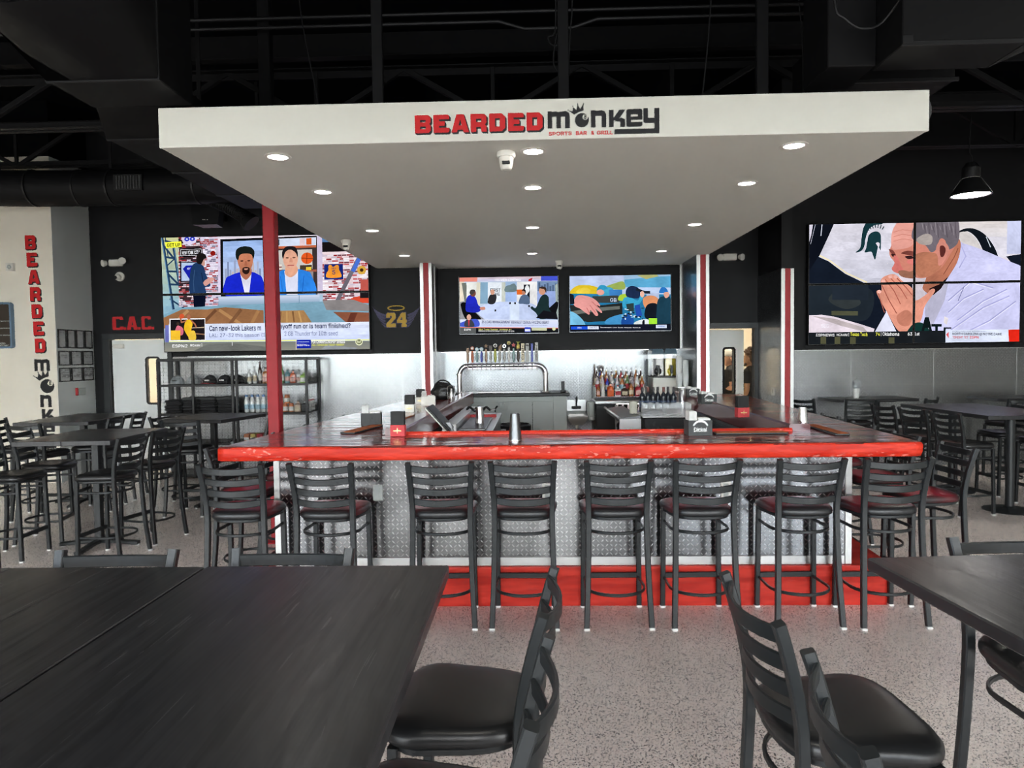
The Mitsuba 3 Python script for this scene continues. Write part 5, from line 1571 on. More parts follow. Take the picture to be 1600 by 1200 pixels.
# ducts
t = thing('air_duct', 'large black duct box with round inlet above the left of the canopy', 'duct')
put('box', cb(-2.86, -2.19, 4.15, 4.58, 3.40, 4.40, 0.006), 'black_duct', t)
put('transition', hull([(-2.86, 4.15, 3.40), (-2.19, 4.15, 3.40), (-2.19, 4.15, 4.40), (-2.86, 4.15, 4.40)] + [(-2.62 + 0.46 * math.cos(a), 3.55, 4.02 + 0.46 * math.sin(a)) for a in np.linspace(0, 2 * PI, 24)]), 'black_duct', t)
put('seam', cb(-2.87, -2.18, 4.14, 4.16, 3.393, 4.41, 0.003), 'dark_pipe', t)
put('pipe', tube([(-2.62, 3.56, 4.02), (-2.66, 3.1, 4.05), (-2.9, 2.6, 4.1), (-3.5, 2.2, 4.12), (-4.6, 2.05, 4.12)], 0.46, 24, 6), 'black_duct', t)
for (x, y, z, rz) in ((-2.635, 3.3, 4.035, 5), (-2.8, 2.75, 4.08, 25)):
    put('ring', moved(lathe([(0.455, -0.012), (0.472, -0.012), (0.472, 0.012), (0.455, 0.012)], 28), rx=90, rz=rz, x=x, y=y, z=z), 'dark_pipe', t)
t = thing('air_duct', 'black rectangular duct running back beside the left edge of the canopy', 'duct')
put('run', cb(-3.36, -2.86, 5.54, 8.2, 3.50, 4.0, 0.006), 'black_duct', t)
put('end', hull([(-3.36, 5.54, 3.50), (-2.86, 5.54, 3.50), (-3.36, 5.54, 4.0), (-2.86, 5.54, 4.0), (-2.95, 4.62, 3.72), (-2.4, 4.62, 3.72), (-2.95, 4.62, 4.2), (-2.4, 4.62, 4.2)]), 'black_duct', t)
for y in (5.56, 6.57, 7.5):
    put('seam', cb(-3.37, -2.85, y - 0.012, y + 0.012, 3.492, 4.008, 0.003), 'dark_pipe', t)
t = thing('round_duct', 'black round duct with a grille, running below the roof near the back wall', 'duct')
put('pipe', tube([(-10.2, 8.3, 4.10), (-8.6, 8.7, 4.06), (-7.3, 9.15, 4.05), (-6.0, 9.3, 4.05), (-4.5, 9.3, 4.05), (-3.2, 9.3, 4.05)], 0.235, 24, 5), 'black_duct', t)
put('cap', cyl((-3.2, 9.3, 4.05), (-3.17, 9.3, 4.05), 0.235, 24), 'black_duct', t)
for x in (-6.6, -6.0, -5.55, -4.4, -3.7):
    put('ring', moved(lathe([(0.23, -0.012), (0.244, -0.012), (0.244, 0.012), (0.23, 0.012)], 28), ry=90, x=x, y=9.3 if x > -6.2 else 9.24, z=4.05), 'black_plastic', t)
g = put('grille', cb(-5.42, -5.04, 9.045, 9.09, 3.95, 4.16, 0.004), 'black_plastic', t)
for i in range(9):
    put('louver', cb(-5.38 + i * 0.038, -5.362 + i * 0.038, 9.037, 9.05, 3.97, 4.14, 0.002), 'dark_steel', g)
t = thing('flex_duct', 'black ribbed flexible duct with a nozzle hanging from the round duct', 'duct')
fp = smooth_path([(-4.36, 9.35, 3.92), (-4.15, 9.4, 3.83), (-3.95, 9.42, 3.72), (-3.82, 9.42, 3.62)], 7)
put('hose', sweep(fp, circ_section(0.085, 14), (0, 1, 0)), 'black_duct', t)
for i in range(1, len(fp) - 1, 1):
    d = fp[i + 1] - fp[i - 1]
    d /= np.linalg.norm(d)
    put('rib', sweep([fp[i] - d * 0.008, fp[i] + d * 0.008], circ_section(0.096, 14), (0, 1, 0)), 'black_duct', t)
put('nozzle', cyl(fp[-1], fp[-1] + np.array([0.06, 0, -0.06]), 0.11, 16, 0.13), 'black_duct', t)
t = thing('air_duct', 'black duct box over the right end of the canopy', 'duct')
put('box', cb(2.11, 2.80, 4.06, 4.42, 3.45, 4.6, 0.006), 'black_duct', t)
put('wing', cb(1.82, 2.11, 4.36, 4.75, 3.46, 4.6, 0.006), 'black_duct', t)
put('hopper', hull([(2.80, 4.06, 3.45), (2.80, 4.42, 3.45), (3.5, 4.0, 3.75), (3.5, 4.45, 3.75), (2.80, 4.06, 4.5), (2.80, 4.42, 4.5), (3.5, 4.0, 4.5), (3.5, 4.45, 4.5)]), 'black_duct', t)
put('seam', cb(2.10, 2.81, 4.048, 4.062, 3.443, 3.47, 0.003), 'dark_pipe', t)
put('hinge', cb(2.10, 2.16, 4.04, 4.062, 3.45, 3.50, 0.003), 'dark_pipe', t)
t = thing('air_duct', 'black low duct behind the right rear top of the canopy', 'duct')
put('box', cb(2.10, 2.96, 5.0, 5.7, 3.60, 4.0, 0.006), 'black_duct', t)
put('frame', cb(2.08, 2.98, 4.985, 5.0, 3.59, 3.62, 0.003), 'dark_pipe', t)
for i, (y, z) in enumerate(((7.4, 4.28), (7.9, 4.48))):
    tag(put('roof_beam', cb(3.0, 7.4, y - 0.06, y + 0.06, z - 0.06, z + 0.06, 0.006), 'black_duct'), f'black steel beam over the right tables, {("lower", "upper")[i]} of two', 'beam')
# loudspeaker
t = thing('loudspeaker', 'black loudspeaker hanging under the duct above the left video wall', 'speaker')
sp = hull([(-4.86, 9.98, 3.95), (-4.42, 9.98, 3.95), (-4.82, 9.93, 3.66), (-4.46, 9.93, 3.66), (-4.80, 10.25, 3.95), (-4.48, 10.25, 3.95), (-4.78, 10.2, 3.66), (-4.50, 10.2, 3.66)])
put('cabinet', sp, 'black_plastic', t, False)
put('bracket', cb(-4.68, -4.60, 10.05, 10.60, 3.82, 3.90, 0.004), 'dark_pipe', t)
put('logo', moved(upright(prism(fit(text_poly('EV'), -4.675, 3.70, -4.60, 3.735), 0, 0.004)), y=9.945), 'white_plastic', t, False)
# high bay lamp
t = thing('high_bay_lamp', 'round black high bay lamp glowing white above the right tables', 'lamp')
put('reflector', lathe([(0.07, 0.20), (0.10, 0.18), (0.20, 0.02), (0.205, 0.0), (0.198, 0.0), (0.185, 0.012)], 30, (4.92, 8.0, 3.445)), 'black_plastic', t)
put('body', lathe([(0, 0.36), (0.05, 0.36), (0.09, 0.30), (0.09, 0.19), (0, 0.19)], 20, (4.92, 8.0, 3.445)), 'black_plastic', t)
put('hook', tube([(4.92, 8.0, 3.79), (4.93, 8.0, 3.88), (4.90, 8.0, 3.95), (4.92, 8.0, 4.4)], 0.008, 6, 3), 'dark_pipe', t)
lamp(trimesh.creation.cylinder(0.185, 0.004, 30, transform=trimesh.transformations.translation_matrix((4.92, 8.0, 3.452))), (1, 0.95, 0.85), BAY * EMIT, 'lens', t, 3)
for i, (x, y, w) in enumerate(((4.92, 3.0, 'right of the bar'), (-5.4, 3.7, 'left of the bar'), (0.0, 0.6, 'above the camera'), (4.92, -1.2, 'right of the entrance'), (-4.7, -1.2, 'left of the entrance'))):  # unseen lamps added to raise the floor brightness, modelled on the visible one
    z = 4.2
    t = thing('high_bay_lamp', f'added black high bay lamp brightening the floor, {w}, out of the frame', 'lamp')
    put('reflector', lathe([(0.07, 0.20), (0.10, 0.18), (0.20, 0.02), (0.205, 0.0), (0.198, 0.0), (0.185, 0.012)], 30, (x, y, z)), 'black_plastic', t)
    put('body', lathe([(0, 0.36), (0.05, 0.36), (0.09, 0.30), (0.09, 0.19), (0, 0.19)], 20, (x, y, z)), 'black_plastic', t)
    put('hook', tube([(x, y, z + 0.35), (x + 0.01, y, z + 0.6), (x, y, 5.40)], 0.008, 6, 3), 'dark_pipe', t)
    lamp(trimesh.creation.cylinder(0.185, 0.004, 30, transform=trimesh.transformations.translation_matrix((x, y, z + 0.007))), (1, 0.95, 0.85), BAY * EMIT, 'lens', t, 6)
for i, (x, y, z) in enumerate(((-2.5, 4.36, 4.40), (-3.1, 6.6, 4.0), (2.45, 4.24, 4.6), (2.5, 5.4, 4.0), (-5.6, 9.3, 4.27), (-3.6, 9.3, 4.27))):
    tag(put('duct_strap', cb(x - 0.02, x + 0.02, y - 0.004, y + 0.004, z, 5.40, 0.001), 'black_duct'), 'flat black strap hanging a duct from the roof, ' + ('left box', 'left run', 'right box', 'low right box', 'round duct near its grille', 'round duct near its end')[i], 'strap')
# cables
for i, (pts, r, lb) in enumerate((([(-1.77, 5.5, 5.4), (-1.77, 5.5, 4.52), (-1.64, 5.5, 3.71), (-1.62, 5.5, 3.33)], 0.005, 'thin support wire dropping to the canopy on the left'),
                                  ([(1.76, 4.2, 4.4), (1.79, 4.2, 3.78), (1.85, 4.2, 3.67), (1.96, 4.2, 3.61), (2.08, 4.18, 3.66), (2.14, 4.0, 3.85), (2.14, 4.0, 4.3)], 0.008, 'black cable loop hanging beside the right duct box'),
                                  ([(0.20, 5.2, 5.0), (0.21, 5.2, 4.32), (0.20, 5.2, 4.09), (0.15, 5.2, 4.05), (0.19, 5.2, 3.99), (0.25, 5.2, 4.02), (0.22, 5.2, 4.08), (0.19, 5.2, 3.86), (0.27, 5.2, 3.7), (0.2, 5.2, 3.36)], 0.006, 'looped grey cable hanging at the middle canopy hanger'),
                                  ([(0.33, 5.2, 5.0), (0.33, 5.2, 4.31), (0.31, 5.2, 4.04), (0.29, 5.2, 3.63), (0.30, 5.2, 3.36)], 0.006, 'straight grey cable beside the middle canopy hanger'),
                                  ([(1.30, 5.3, 4.9), (1.36, 5.3, 4.5), (1.34, 5.3, 4.1), (1.30, 5.3, 3.7), (1.25, 5.3, 3.36)], 0.006, 'dark cable left of the right canopy hanger'),
                                  ([(1.75, 4.9, 5.0), (1.80, 4.9, 4.5), (1.87, 4.9, 3.9), (1.88, 4.9, 3.34)], 0.005, 'thin wire right of the right canopy hanger'))):
    tag(put('cable', tube(pts, r, 6, 5), 'dark_pipe'), lb, 'cable')
t = thing('cable_coil', 'coil of grey cable hanging at the right front corner of the canopy', 'cable')
for i in range(3):
    a = np.linspace(0, 2 * PI, 20, endpoint=False)
    put('loop', sweep(np.c_[2.53 + (0.036 + 0.005 * i) * np.cos(a) + 0.006 * i, np.full(20, 4.60 + 0.012 * i), 3.275 + (0.066 + 0.006 * i) * np.sin(a)], circ_section(0.0035, 6), (0, 1, 0), closed=True), 'dark_steel', t)
put('hook', tube([(2.53, 4.6, 3.335), (2.50, 4.6, 3.36), (2.44, 4.6, 3.335)], 0.005, 6, 3), 'counter_grey', t)

# ------------------------------------------------------------------ on the bar
ORD = ('first', 'second', 'third', 'fourth', 'fifth', 'sixth', 'seventh', 'eighth', 'ninth', 'tenth')
def menu_holder(x, y, z, rz, label, tilt=0, front='card_red'):
    t = thing('menu_holder', label, 'menu holder')
    M = at(x, y, z, rz)
    put('box', cb(-0.052, 0.052, -0.03, 0.03, 0, 0.082, 0.002), front, t, M=M)
    for i in range(5):
        put('menu', cb(-0.049, 0.049, -0.024 + i * 0.0105, -0.019 + i * 0.0105, 0.01, 0.178 - 0.002 * (i % 2), 0.001), 'card_black', t, M=M)
    star = unary_union([Polygon([(0, 0.026), (0.005, 0.006), (0, -0.022), (-0.005, 0.006)]), Polygon([(-0.028, 0.001), (0, 0.005), (0.028, 0.001), (0, -0.004)]), sbox(-0.028, -0.004, 0.028, 0.004)])
    put('emblem', moved(upright(prism(star, 0, 0.0015)), 0, -0.030, 0.040), 'gold_foil', t, False, M=M)
    return t


def napkin_caddy(x, y, z, rz, label, word=True, body='card_grey', tall=True):
    t = thing('napkin_caddy', label, 'napkin holder')
    M = at(x, y, z, rz)
    b = cat_([cb(-0.082, 0.082, -0.066, -0.060, 0, 0.105, 0.001), cb(-0.082, 0.082, 0.060, 0.066, 0, 0.105, 0.001), cb(-0.082, -0.076, -0.066, 0.066, 0, 0.105, 0.001), cb(0.076, 0.082, -0.066, 0.066, 0, 0.105, 0.001), cb(-0.02, -0.015, -0.06, 0.06, 0, 0.10, 0.001), cb(-0.08, 0.08, -0.062, 0.062, 0, 0.006, 0.001)])
    put('box', b, body, t, M=M)
    put('napkins', cb(-0.012, 0.072, -0.056, 0.056, 0.006, 0.118, 0.004), 'white_paper', t, M=M)
    for i in range(5):
        put('napkin', cb(-0.074 + i * 0.011, -0.065 + i * 0.011, -0.05, 0.05, 0.008, (0.165 if tall else 0.13) + 0.003 * (i % 2), 0.001), 'white_paper', t, M=M)
    if word:
        put('word', moved(upright(prism(fit(text_poly('Dickel'), -0.045, 0.026, 0.045, 0.058), 0, 0.0015)), 0, -0.066), 'white_paper', t, False, M=M)
        arc = Point(0, 0.050).buffer(0.055).difference(Point(0, 0.043).buffer(0.052)).intersection(sbox(-0.06, 0.07, 0.06, 0.2))
        put('arc', moved(upright(prism(arc.buffer(0.002), 0, 0.0015)), 0, -0.066), 'white_paper', t, False, M=M)
    return t


def bar_mat(x, y, z, rz, label, L=0.6, W=0.10):
    t = thing('bar_mat', label, 'bar mat')
    M = at(x, y, z, rz)
    put('base', cb(-L / 2, L / 2, -W / 2, W / 2, 0, 0.012, 0.003), 'black_plastic', t, M=M)
    put('strip', cb(-L / 2 + 0.008, L / 2 - 0.008, -W / 2 + 0.006, W / 2 - 0.022, 0.010, 0.016, 0.002), 'rubber_orange', t, M=M, label='orange brown nubbed strip')
    return t


def shaker(x, y, z, label, h=0.18, r=0.043, m='dark_steel', flip=False, band=True):
    t = thing('shaker_tin', label, 'shaker')
    p = [(0, 0), (r, 0), (r + 0.001, 0.006), (r * 0.72, h - 0.012), (r * 0.70, h), (0, h)]
    put('body', lathe(p, 24, (x, y, z)), m, t)
    put('rim', lathe([(r - 0.002, 0), (r + 0.003, 0.001), (r + 0.003, 0.006), (r - 0.002, 0.007)], 24, (x, y, z)), 'chrome', t)
    if band:
        put('band', lathe([(r * 0.97, h * 0.10), (r * 0.985, h * 0.10), (r * 0.955, h * 0.22), (r * 0.94, h * 0.22)], 24, (x, y, z)), 'white_plastic', t, label='pale worn band')
    return t


ZB = BZ + 0.001
menu_holder(-0.965, 4.985, ZB, -2, 'red menu holder with black menus on the front of the bar')
napkin_caddy(-1.345, 5.80, ZB, 8, 'grey napkin caddy with tall white napkins on the left leg of the bar', False, 'card_grey')
menu_holder(-1.25, 7.10, ZB, -5, 'menu holder with beige front and black menus, middle of the left bar leg', front='white_plastic')
menu_holder(-1.33, 8.30, ZB, -5, 'menu holder with beige front and black menus, rear of the left bar leg', front='white_plastic')
napkin_caddy(-1.20, 8.05, ZB, 6, 'white napkin caddy at the rear of the left bar leg', False, 'white_plastic')
bar_mat(-1.33, 5.42, ZB, 80, 'orange and black rubber bar mat in front of the left napkin caddy', 0.55, 0.12)
bar_mat(-1.12, 6.3, ZB, 86, 'orange and black rubber bar mat farther back on the left bar leg', 0.6, 0.11)
shaker(-0.115, 4.66, ZB, 'dark steel shaker tin standing on the front of the bar')
napkin_caddy(1.155, 4.88, ZB, 2, 'grey lettered napkin caddy on the front of the bar, napkins standing at its left')
napkin_caddy(1.87, 7.48, BZ + 0.026, 4, 'grey lettered napkin caddy halfway back on the right bar leg', tall=False)
napkin_caddy(1.965, 8.62, BZ + 0.026, 4, 'grey lettered napkin caddy at the rear of the right bar leg', tall=False)
menu_holder(1.765, 5.90, BZ + 0.025, 12, 'red menu holder with black menus leaning on the right bar leg')
shaker(2.06, 5.36, ZB, 'polished steel tin standing on the right bar leg', 0.145, 0.04, 'chrome', band=False)
bar_mat(1.52, 4.90, ZB, 1, 'long orange and black bar mat on the front right of the bar', 0.5, 0.10)
bar_mat(2.10, 5.05, ZB, 88, 'black and orange bar mat beside the polished tin', 0.62, 0.10)
bar_mat(2.02, 6.85, BZ + 0.002, 92, 'orange and black bar mat halfway back on the right bar leg', 0.6, 0.09)
bar_mat(2.10, 8.05, BZ + 0.002, 92, 'orange and black bar mat at the rear of the right bar leg', 0.55, 0.09)
# a black bag and service tools at the rear of the left leg
t = thing('black_bag', 'rounded black bag at the rear of the left bar leg', 'bag')
b = trimesh.creation.icosphere(3, 1.0)
b.vertices = b.vertices * np.array([0.15, 0.12, 0.13]) * (0.9 + 0.25 * meshkit.noise(b.vertices * 2.2, 3))[:, None]
b.vertices[:, 2] = np.maximum(b.vertices[:, 2], -0.10)
put('body', moved(b, -1.17, 9.15, BZ + 0.10), 'black_vinyl', t, True)
put('strap', tube([(-1.27, 9.1, BZ + 0.17), (-1.2, 9.05, BZ + 0.25), (-1.1, 9.06, BZ + 0.24), (-1.04, 9.1, BZ + 0.16)], 0.01, 6, 4), 'black_plastic', t)
t = thing('bottle_caddy', 'wire caddy with a clear cruet at the rear end of the left bar leg', 'caddy')
put('base', cb(-1.075, -0.985, 8.86, 8.95, BZ + 0.001, BZ + 0.012, 0.003), 'black_plastic', t)
put('wire', tube([(-1.07, 8.9, BZ + 0.01), (-1.075, 8.9, BZ + 0.17), (-1.03, 8.9, BZ + 0.185), (-0.985, 8.9, BZ + 0.17), (-0.99, 8.9, BZ + 0.01)], 0.005, 6, 4), 'chrome', t)
put('cruet', lathe([(0, 0), (0.026, 0), (0.028, 0.07), (0.015, 0.11), (0.012, 0.14), (0, 0.14)], 16, (-1.03, 8.905, BZ + 0.013)), 'steel', t)

# ------------------------------------------------------------------ inside the bar, left well
t = thing('service_station', 'stainless steel work station inside the left leg of the bar', 'work station')
put('cabinet', cb(-0.86, -0.40, 5.9, 8.8, 0.0, 0.98, 0.006), 'steel', t)
put('top', cb(-0.87, -0.38, 5.9, 8.82, 0.98, 1.01, 0.004), 'steel', t)
put('back_ledge', cb(-0.84, -0.72, 6.6, 8.82, 1.01, 1.09, 0.004), 'steel', t)
put('red_edge', cb(-0.72, -0.42, 8.16, 8.19, 1.012, 1.045, 0.004), 'card_red', t)
put('tray', cb(-0.70, -0.45, 6.7, 7.9, 1.011, 1.035, 0.006), 'dark_steel', t)
put('end_panel', cb(-0.42, -0.385, 5.88, 6.5, 0.3, 1.0, 0.004), 'dark_steel', t)
t = thing('cash_drawer', 'black cash drawer under the till screen', 'cash drawer')
put('case', cb(-0.87, -0.42, 5.30, 5.80, 0.90, 1.01, 0.006), 'black_plastic', t)
put('front', cb(-0.86, -0.43, 5.29, 5.302, 0.91, 1.0, 0.003), 'slate_metal', t)
put('lock', moved(lathe([(0, 0), (0.012, 0), (0.012, 0.006), (0, 0.006)], 12), rx=90, x=-0.65, y=5.29, z=0.955), 'chrome', t)
t = thing('till_shelf', 'dark steel shelf that carries the cash drawer', 'shelf')
put('board', cb(-0.90, -0.38, 5.22, 5.86, 0.865, 0.898, 0.004), 'dark_steel', t)
for x, y in ((-0.88, 5.25), (-0.40, 5.25), (-0.88, 5.83), (-0.40, 5.83)):
    put('leg', cb(x - 0.015, x + 0.015, y - 0.015, y + 0.015, 0, 0.87, 0.003), 'dark_steel', t)
t = thing('till_screen', 'tilted till touch screen on its stand, seen from its white edge', 'screen')
M = T().translate([-0.74, 5.62, 1.24]).rotate([0, 1, 0], -42)
put('slab', cb(-0.014, 0.006, -0.16, 0.16, -0.13, 0.13, 0.006), 'black_plastic', t, M=M)
put('edge', cb(-0.022, -0.012, -0.165, 0.165, -0.135, 0.135, 0.005), 'white_plastic', t, M=M)
put('stand', hull([(-0.78, 5.56, 1.012), (-0.60, 5.56, 1.012), (-0.78, 5.68, 1.012), (-0.60, 5.68, 1.012), (-0.70, 5.59, 1.2), (-0.66, 5.59, 1.2), (-0.70, 5.65, 1.2), (-0.66, 5.65, 1.2)]), 'dark_steel', t)
shaker(-0.545, 7.25, 1.012, 'tall bright steel tin on the left work station', 0.19, 0.05, 'chrome', band=False)
for i, (x, y) in enumerate(((-0.80, 8.35), (-0.70, 8.42), (-0.60, 8.33))):
    t = thing('bar_tool', f'tangle of black and steel bar tools on the left work station, piece {("one", "two", "three")[i]}', 'bar tool', 'bar tools on the left work station')
    labels[t]['label'] = ('left', 'middle', 'right')[i] + ' one of the black handled bar tools lying on the left work station'
    put('handle', tube([(x, y, 1.06), (x + 0.05, y - 0.03, 1.12), (x + 0.10, y + 0.02, 1.08)], 0.014, 8, 4), 'black_plastic', t)
    put('head', tube([(x + 0.10, y + 0.02, 1.08), (x + 0.16, y, 1.09), (x + 0.13, y - 0.05, 1.10), (x + 0.10, y + 0.01, 1.08)], 0.006, 6, 4), 'chrome', t)

# ------------------------------------------------------------------ inside the bar, right well
t = thing('ice_chest', 'black front bar cooler with steel rim and recessed handle inside the right well', 'cooler')
put('body', cb(1.28, 1.86, 7.98, 8.62, 0.0, 1.0, 0.008), 'black_plastic', t)
put('rim', cb(1.26, 1.87, 7.96, 8.64, 1.0, 1.022, 0.004), 'steel', t)
put('handle', cb(1.46, 1.60, 7.965, 7.985, 0.86, 0.905, 0.004), 'slate_metal', t)
put('handle_slot', cb(1.48, 1.58, 7.962, 7.975, 0.87, 0.888, 0.002), 'black_plastic', t)
t = thing('speed_rail', 'steel speed rail shelf running back along the right well', 'rail')
put('tray', hull([(1.02, 8.05, 0.94), (1.25, 8.05, 0.98), (1.02, 9.6, 0.94), (1.25, 9.6, 0.98), (1.02, 8.05, 0.99), (1.25, 8.05, 1.02), (1.02, 9.6, 0.99), (1.25, 9.6, 1.02)]), 'dark_steel', t)
put('front_bar', tube([(1.00, 8.0, 1.0), (1.00, 9.6, 1.0)], 0.014, 8, 0), 'chrome', t)
put('side', cb(1.00, 1.25, 8.0, 8.03, 0.55, 0.99, 0.003), 'steel', t)
glassd = mikit.ply(lathe([(0.036, 0), (0.040, 0.0), (0.033, 0.13), (0.0, 0.135), (0, 0.128), (0.030, 0.124)], 14), 'clear_glass', 40)
for j in range(4):
    for i in range(7):
        t = put('drinking_glass', glassd, None, M=at(1.33 + i * 0.083, 8.08 + j * 0.10, 1.0225))
        tag(t, f'upside down clear glass on the cooler, {ORD[j]} row, {ORD[i]} from the left', 'glass', 'upside down glasses on the cooler')
WN = [(1.345, 8.52), (1.42, 8.55), (1.475, 8.50), (1.54, 8.56), (1.60, 8.50), (1.665, 8.56), (1.72, 8.5)]
for i, (x, y) in enumerate(WN):
    t = thing('wine_bottle', f'dark wine bottle behind the upside down glasses, {ORD[i]} from the left', 'bottle', 'wine bottles on the cooler')
    put('glass', lathe([(0, 0), (0.036, 0), (0.037, 0.01), (0.037, 0.18), (0.030, 0.21), (0.014, 0.235), (0.014, 0.30), (0, 0.30)], 16, (x, y, 1.023)), 'bottle_black', t)
    put('foil', lathe([(0.0145, 0.245), (0.0152, 0.245), (0.0155, 0.302), (0, 0.303)], 12, (x, y, 1.023)), ('foil_dark', 'foil_red', 'foil_dark')[i % 3], t)
    put('label', lathe([(0.0372, 0.06), (0.0376, 0.06), (0.0376, 0.14), (0.0372, 0.14)], 16, (x, y, 1.023)), 'label_blue', t)
t = thing('cup_tube', 'tall polished steel canister standing at the inner edge of the right bar leg', 'canister')
put('body', lathe([(0, 0), (0.042, 0), (0.042, 0.10), (0.044, 0.105), (0.044, 0.25), (0.047, 0.27), (0, 0.27)], 24, (1.83, 8.52, 1.023)), 'chrome', t)
put('lid', lathe([(0, 0.27), (0.047, 0.27), (0.044, 0.285), (0, 0.29)], 24, (1.83, 8.52, 1.023)), 'steel', t)
t = thing('plastic_pitcher', 'frosted plastic pitcher standing on the speed rail', 'pitcher')
put('body', lathe([(0, 0), (0.042, 0), (0.052, 0.14), (0.049, 0.14), (0.040, 0.006), (0, 0.006)], 20, (1.21, 8.35, 1.022)), 'frosted_plastic', t)
put('drink', lathe([(0, 0.006), (0.040, 0.007), (0.044, 0.08), (0, 0.08)], 18, (1.21, 8.35, 1.022)), 'juice_pale', t)
t = thing('trash_bin', 'black lined bin against the grey tap counter', 'bin')
b = [(0, 0), (0.17, 0), (0.20, 0.70), (0.225, 0.705), (0.23, 0.78), (0.20, 0.80), (0.18, 0.72), (0, 0.70)]
put('liner', lathe(b, 24, (-0.24, 9.5, 0.0)), 'black_vinyl', t)
put('rim', lathe([(0.205, 0.74), (0.228, 0.74), (0.228, 0.765), (0.205, 0.765)], 24, (-0.24, 9.5, 0.0)), 'black_plastic', t)
t = thing('spray_bottle', 'pour bottle with black nozzle beside the bin', 'bottle')
put('body', lathe([(0, 0), (0.035, 0), (0.037, 0.14), (0.015, 0.20), (0.013, 0.24), (0, 0.24)], 16, (-0.475, 9.0, 0.76)), 'steel', t)
put('nozzle', tube([(-0.475, 9.0, 1.0), (-0.47, 9.0, 1.05), (-0.445, 8.99, 1.08)], 0.010, 6, 3), 'black_plastic', t)
put('label', lathe([(0.0372, 0.03), (0.038, 0.03), (0.038, 0.11), (0.0372, 0.11)], 16, (-0.475, 9.0, 0.76)), 'white_paper', t)
t = thing('sink_unit', 'low steel sink unit that carries the pour bottle', 'sink')
put('body', cb(-0.70, -0.36, 8.86, 9.2, 0.0, 0.755, 0.006), 'steel', t)
put('lip', cb(-0.715, -0.345, 8.845, 9.215, 0.735, 0.759, 0.003), 'steel', t)

# ------------------------------------------------------------------ the tap counter
t = thing('tap_counter', 'grey panelled counter with dark top below the beer taps', 'counter')
put('body', cb(-1.10, 0.31, 10.10, 10.80, 0.0, 1.135, 0.004), 'counter_grey', t, False)
put('end_body', cb(0.31, 0.505, 10.095, 10.80, 0.0, 1.135, 0.004), 'counter_grey', t, False)
put('rail', cb(-1.10, 0.31, 10.085, 10.10, 1.06, 1.135, 0.003), 'counter_grey', t)
put('stile', cb(0.005, 0.012, 10.094, 10.10, 0.0, 1.06, 0.001), 'card_grey', t)
put('top', cb(-1.14, 0.55, 10.04, 10.80, 1.135, 1.185, 0.008), 'black_plastic', t)
put('drip_tray', cb(-0.98, 0.13, 10.16, 10.42, 1.185, 1.20, 0.004), 'steel', t)
put('access_plate', cb(-0.47, -0.35, 10.088, 10.10, 0.93, 1.05, 0.003), 'counter_grey', t)
put('valve', moved(lathe([(0, 0), (0.024, 0), (0.022, 0.02), (0, 0.02)], 14), rx=90, x=-0.40, y=10.088, z=1.02), 'counter_grey', t)

t = thing('tap_tower', 'chrome arched beer tower with a row of faucets on the tap counter', 'beer tower')
arch = smooth_path([(-1.065, 10.3, 1.186), (-1.065, 10.3, 1.40), (-1.062, 10.3, 1.475), (-1.02, 10.3, 1.55), (-0.945, 10.3, 1.583), (-0.7, 10.3, 1.586), (-0.43, 10.3, 1.586), (-0.1, 10.3, 1.586), (0.085, 10.3, 1.583), (0.165, 10.3, 1.55), (0.205, 10.3, 1.475), (0.208, 10.3, 1.40), (0.208, 10.3, 1.186)], 6)
put('pipe', sweep(arch, circ_section(0.037, 18), (0, 1, 0)), 'chrome', t)
for x in (-1.065, 0.208):
    put('flange', lathe([(0.036, -0.008), (0.052, -0.008), (0.052, 0.008), (0.036, 0.008)], 22, (x, 10.3, 1.46)), 'chrome', t)
    put('foot', lathe([(0.036, 0), (0.06, 0), (0.058, 0.012), (0.036, 0.016)], 22, (x, 10.3, 1.186)), 'chrome', t)
TX = [-0.930 + i * 0.0672 for i in range(16)]
for x in TX:
    f = put('faucet', tube([(x, 10.27, 1.586), (x, 10.22, 1.586), (x, 10.205, 1.575), (x, 10.20, 1.52)], 0.010, 8, 4), 'chrome', t)
    put('stem', lathe([(0, 0), (0.008, 0), (0.012, 0.012), (0.007, 0.024), (0.006, 0.046), (0, 0.046)], 12, (x, 10.215, 1.59)), 'chrome', f)
lamp(bx(-0.95, 0.09, 10.292, 10.308, 1.540, 1.546), (0.82, 0.80, 1.0), 6.0 * EMIT, 'led_strip', t, 2)
lamp(bx(-1.38, 2.24, 10.765, 10.775, 1.790, 1.796), (1.0, 0.97, 0.90), 4.0 * EMIT, 'led_strip', thing('strip_light', 'thin strip light under the black wall of the alcove, over the backsplash', 'strip light'), 4)

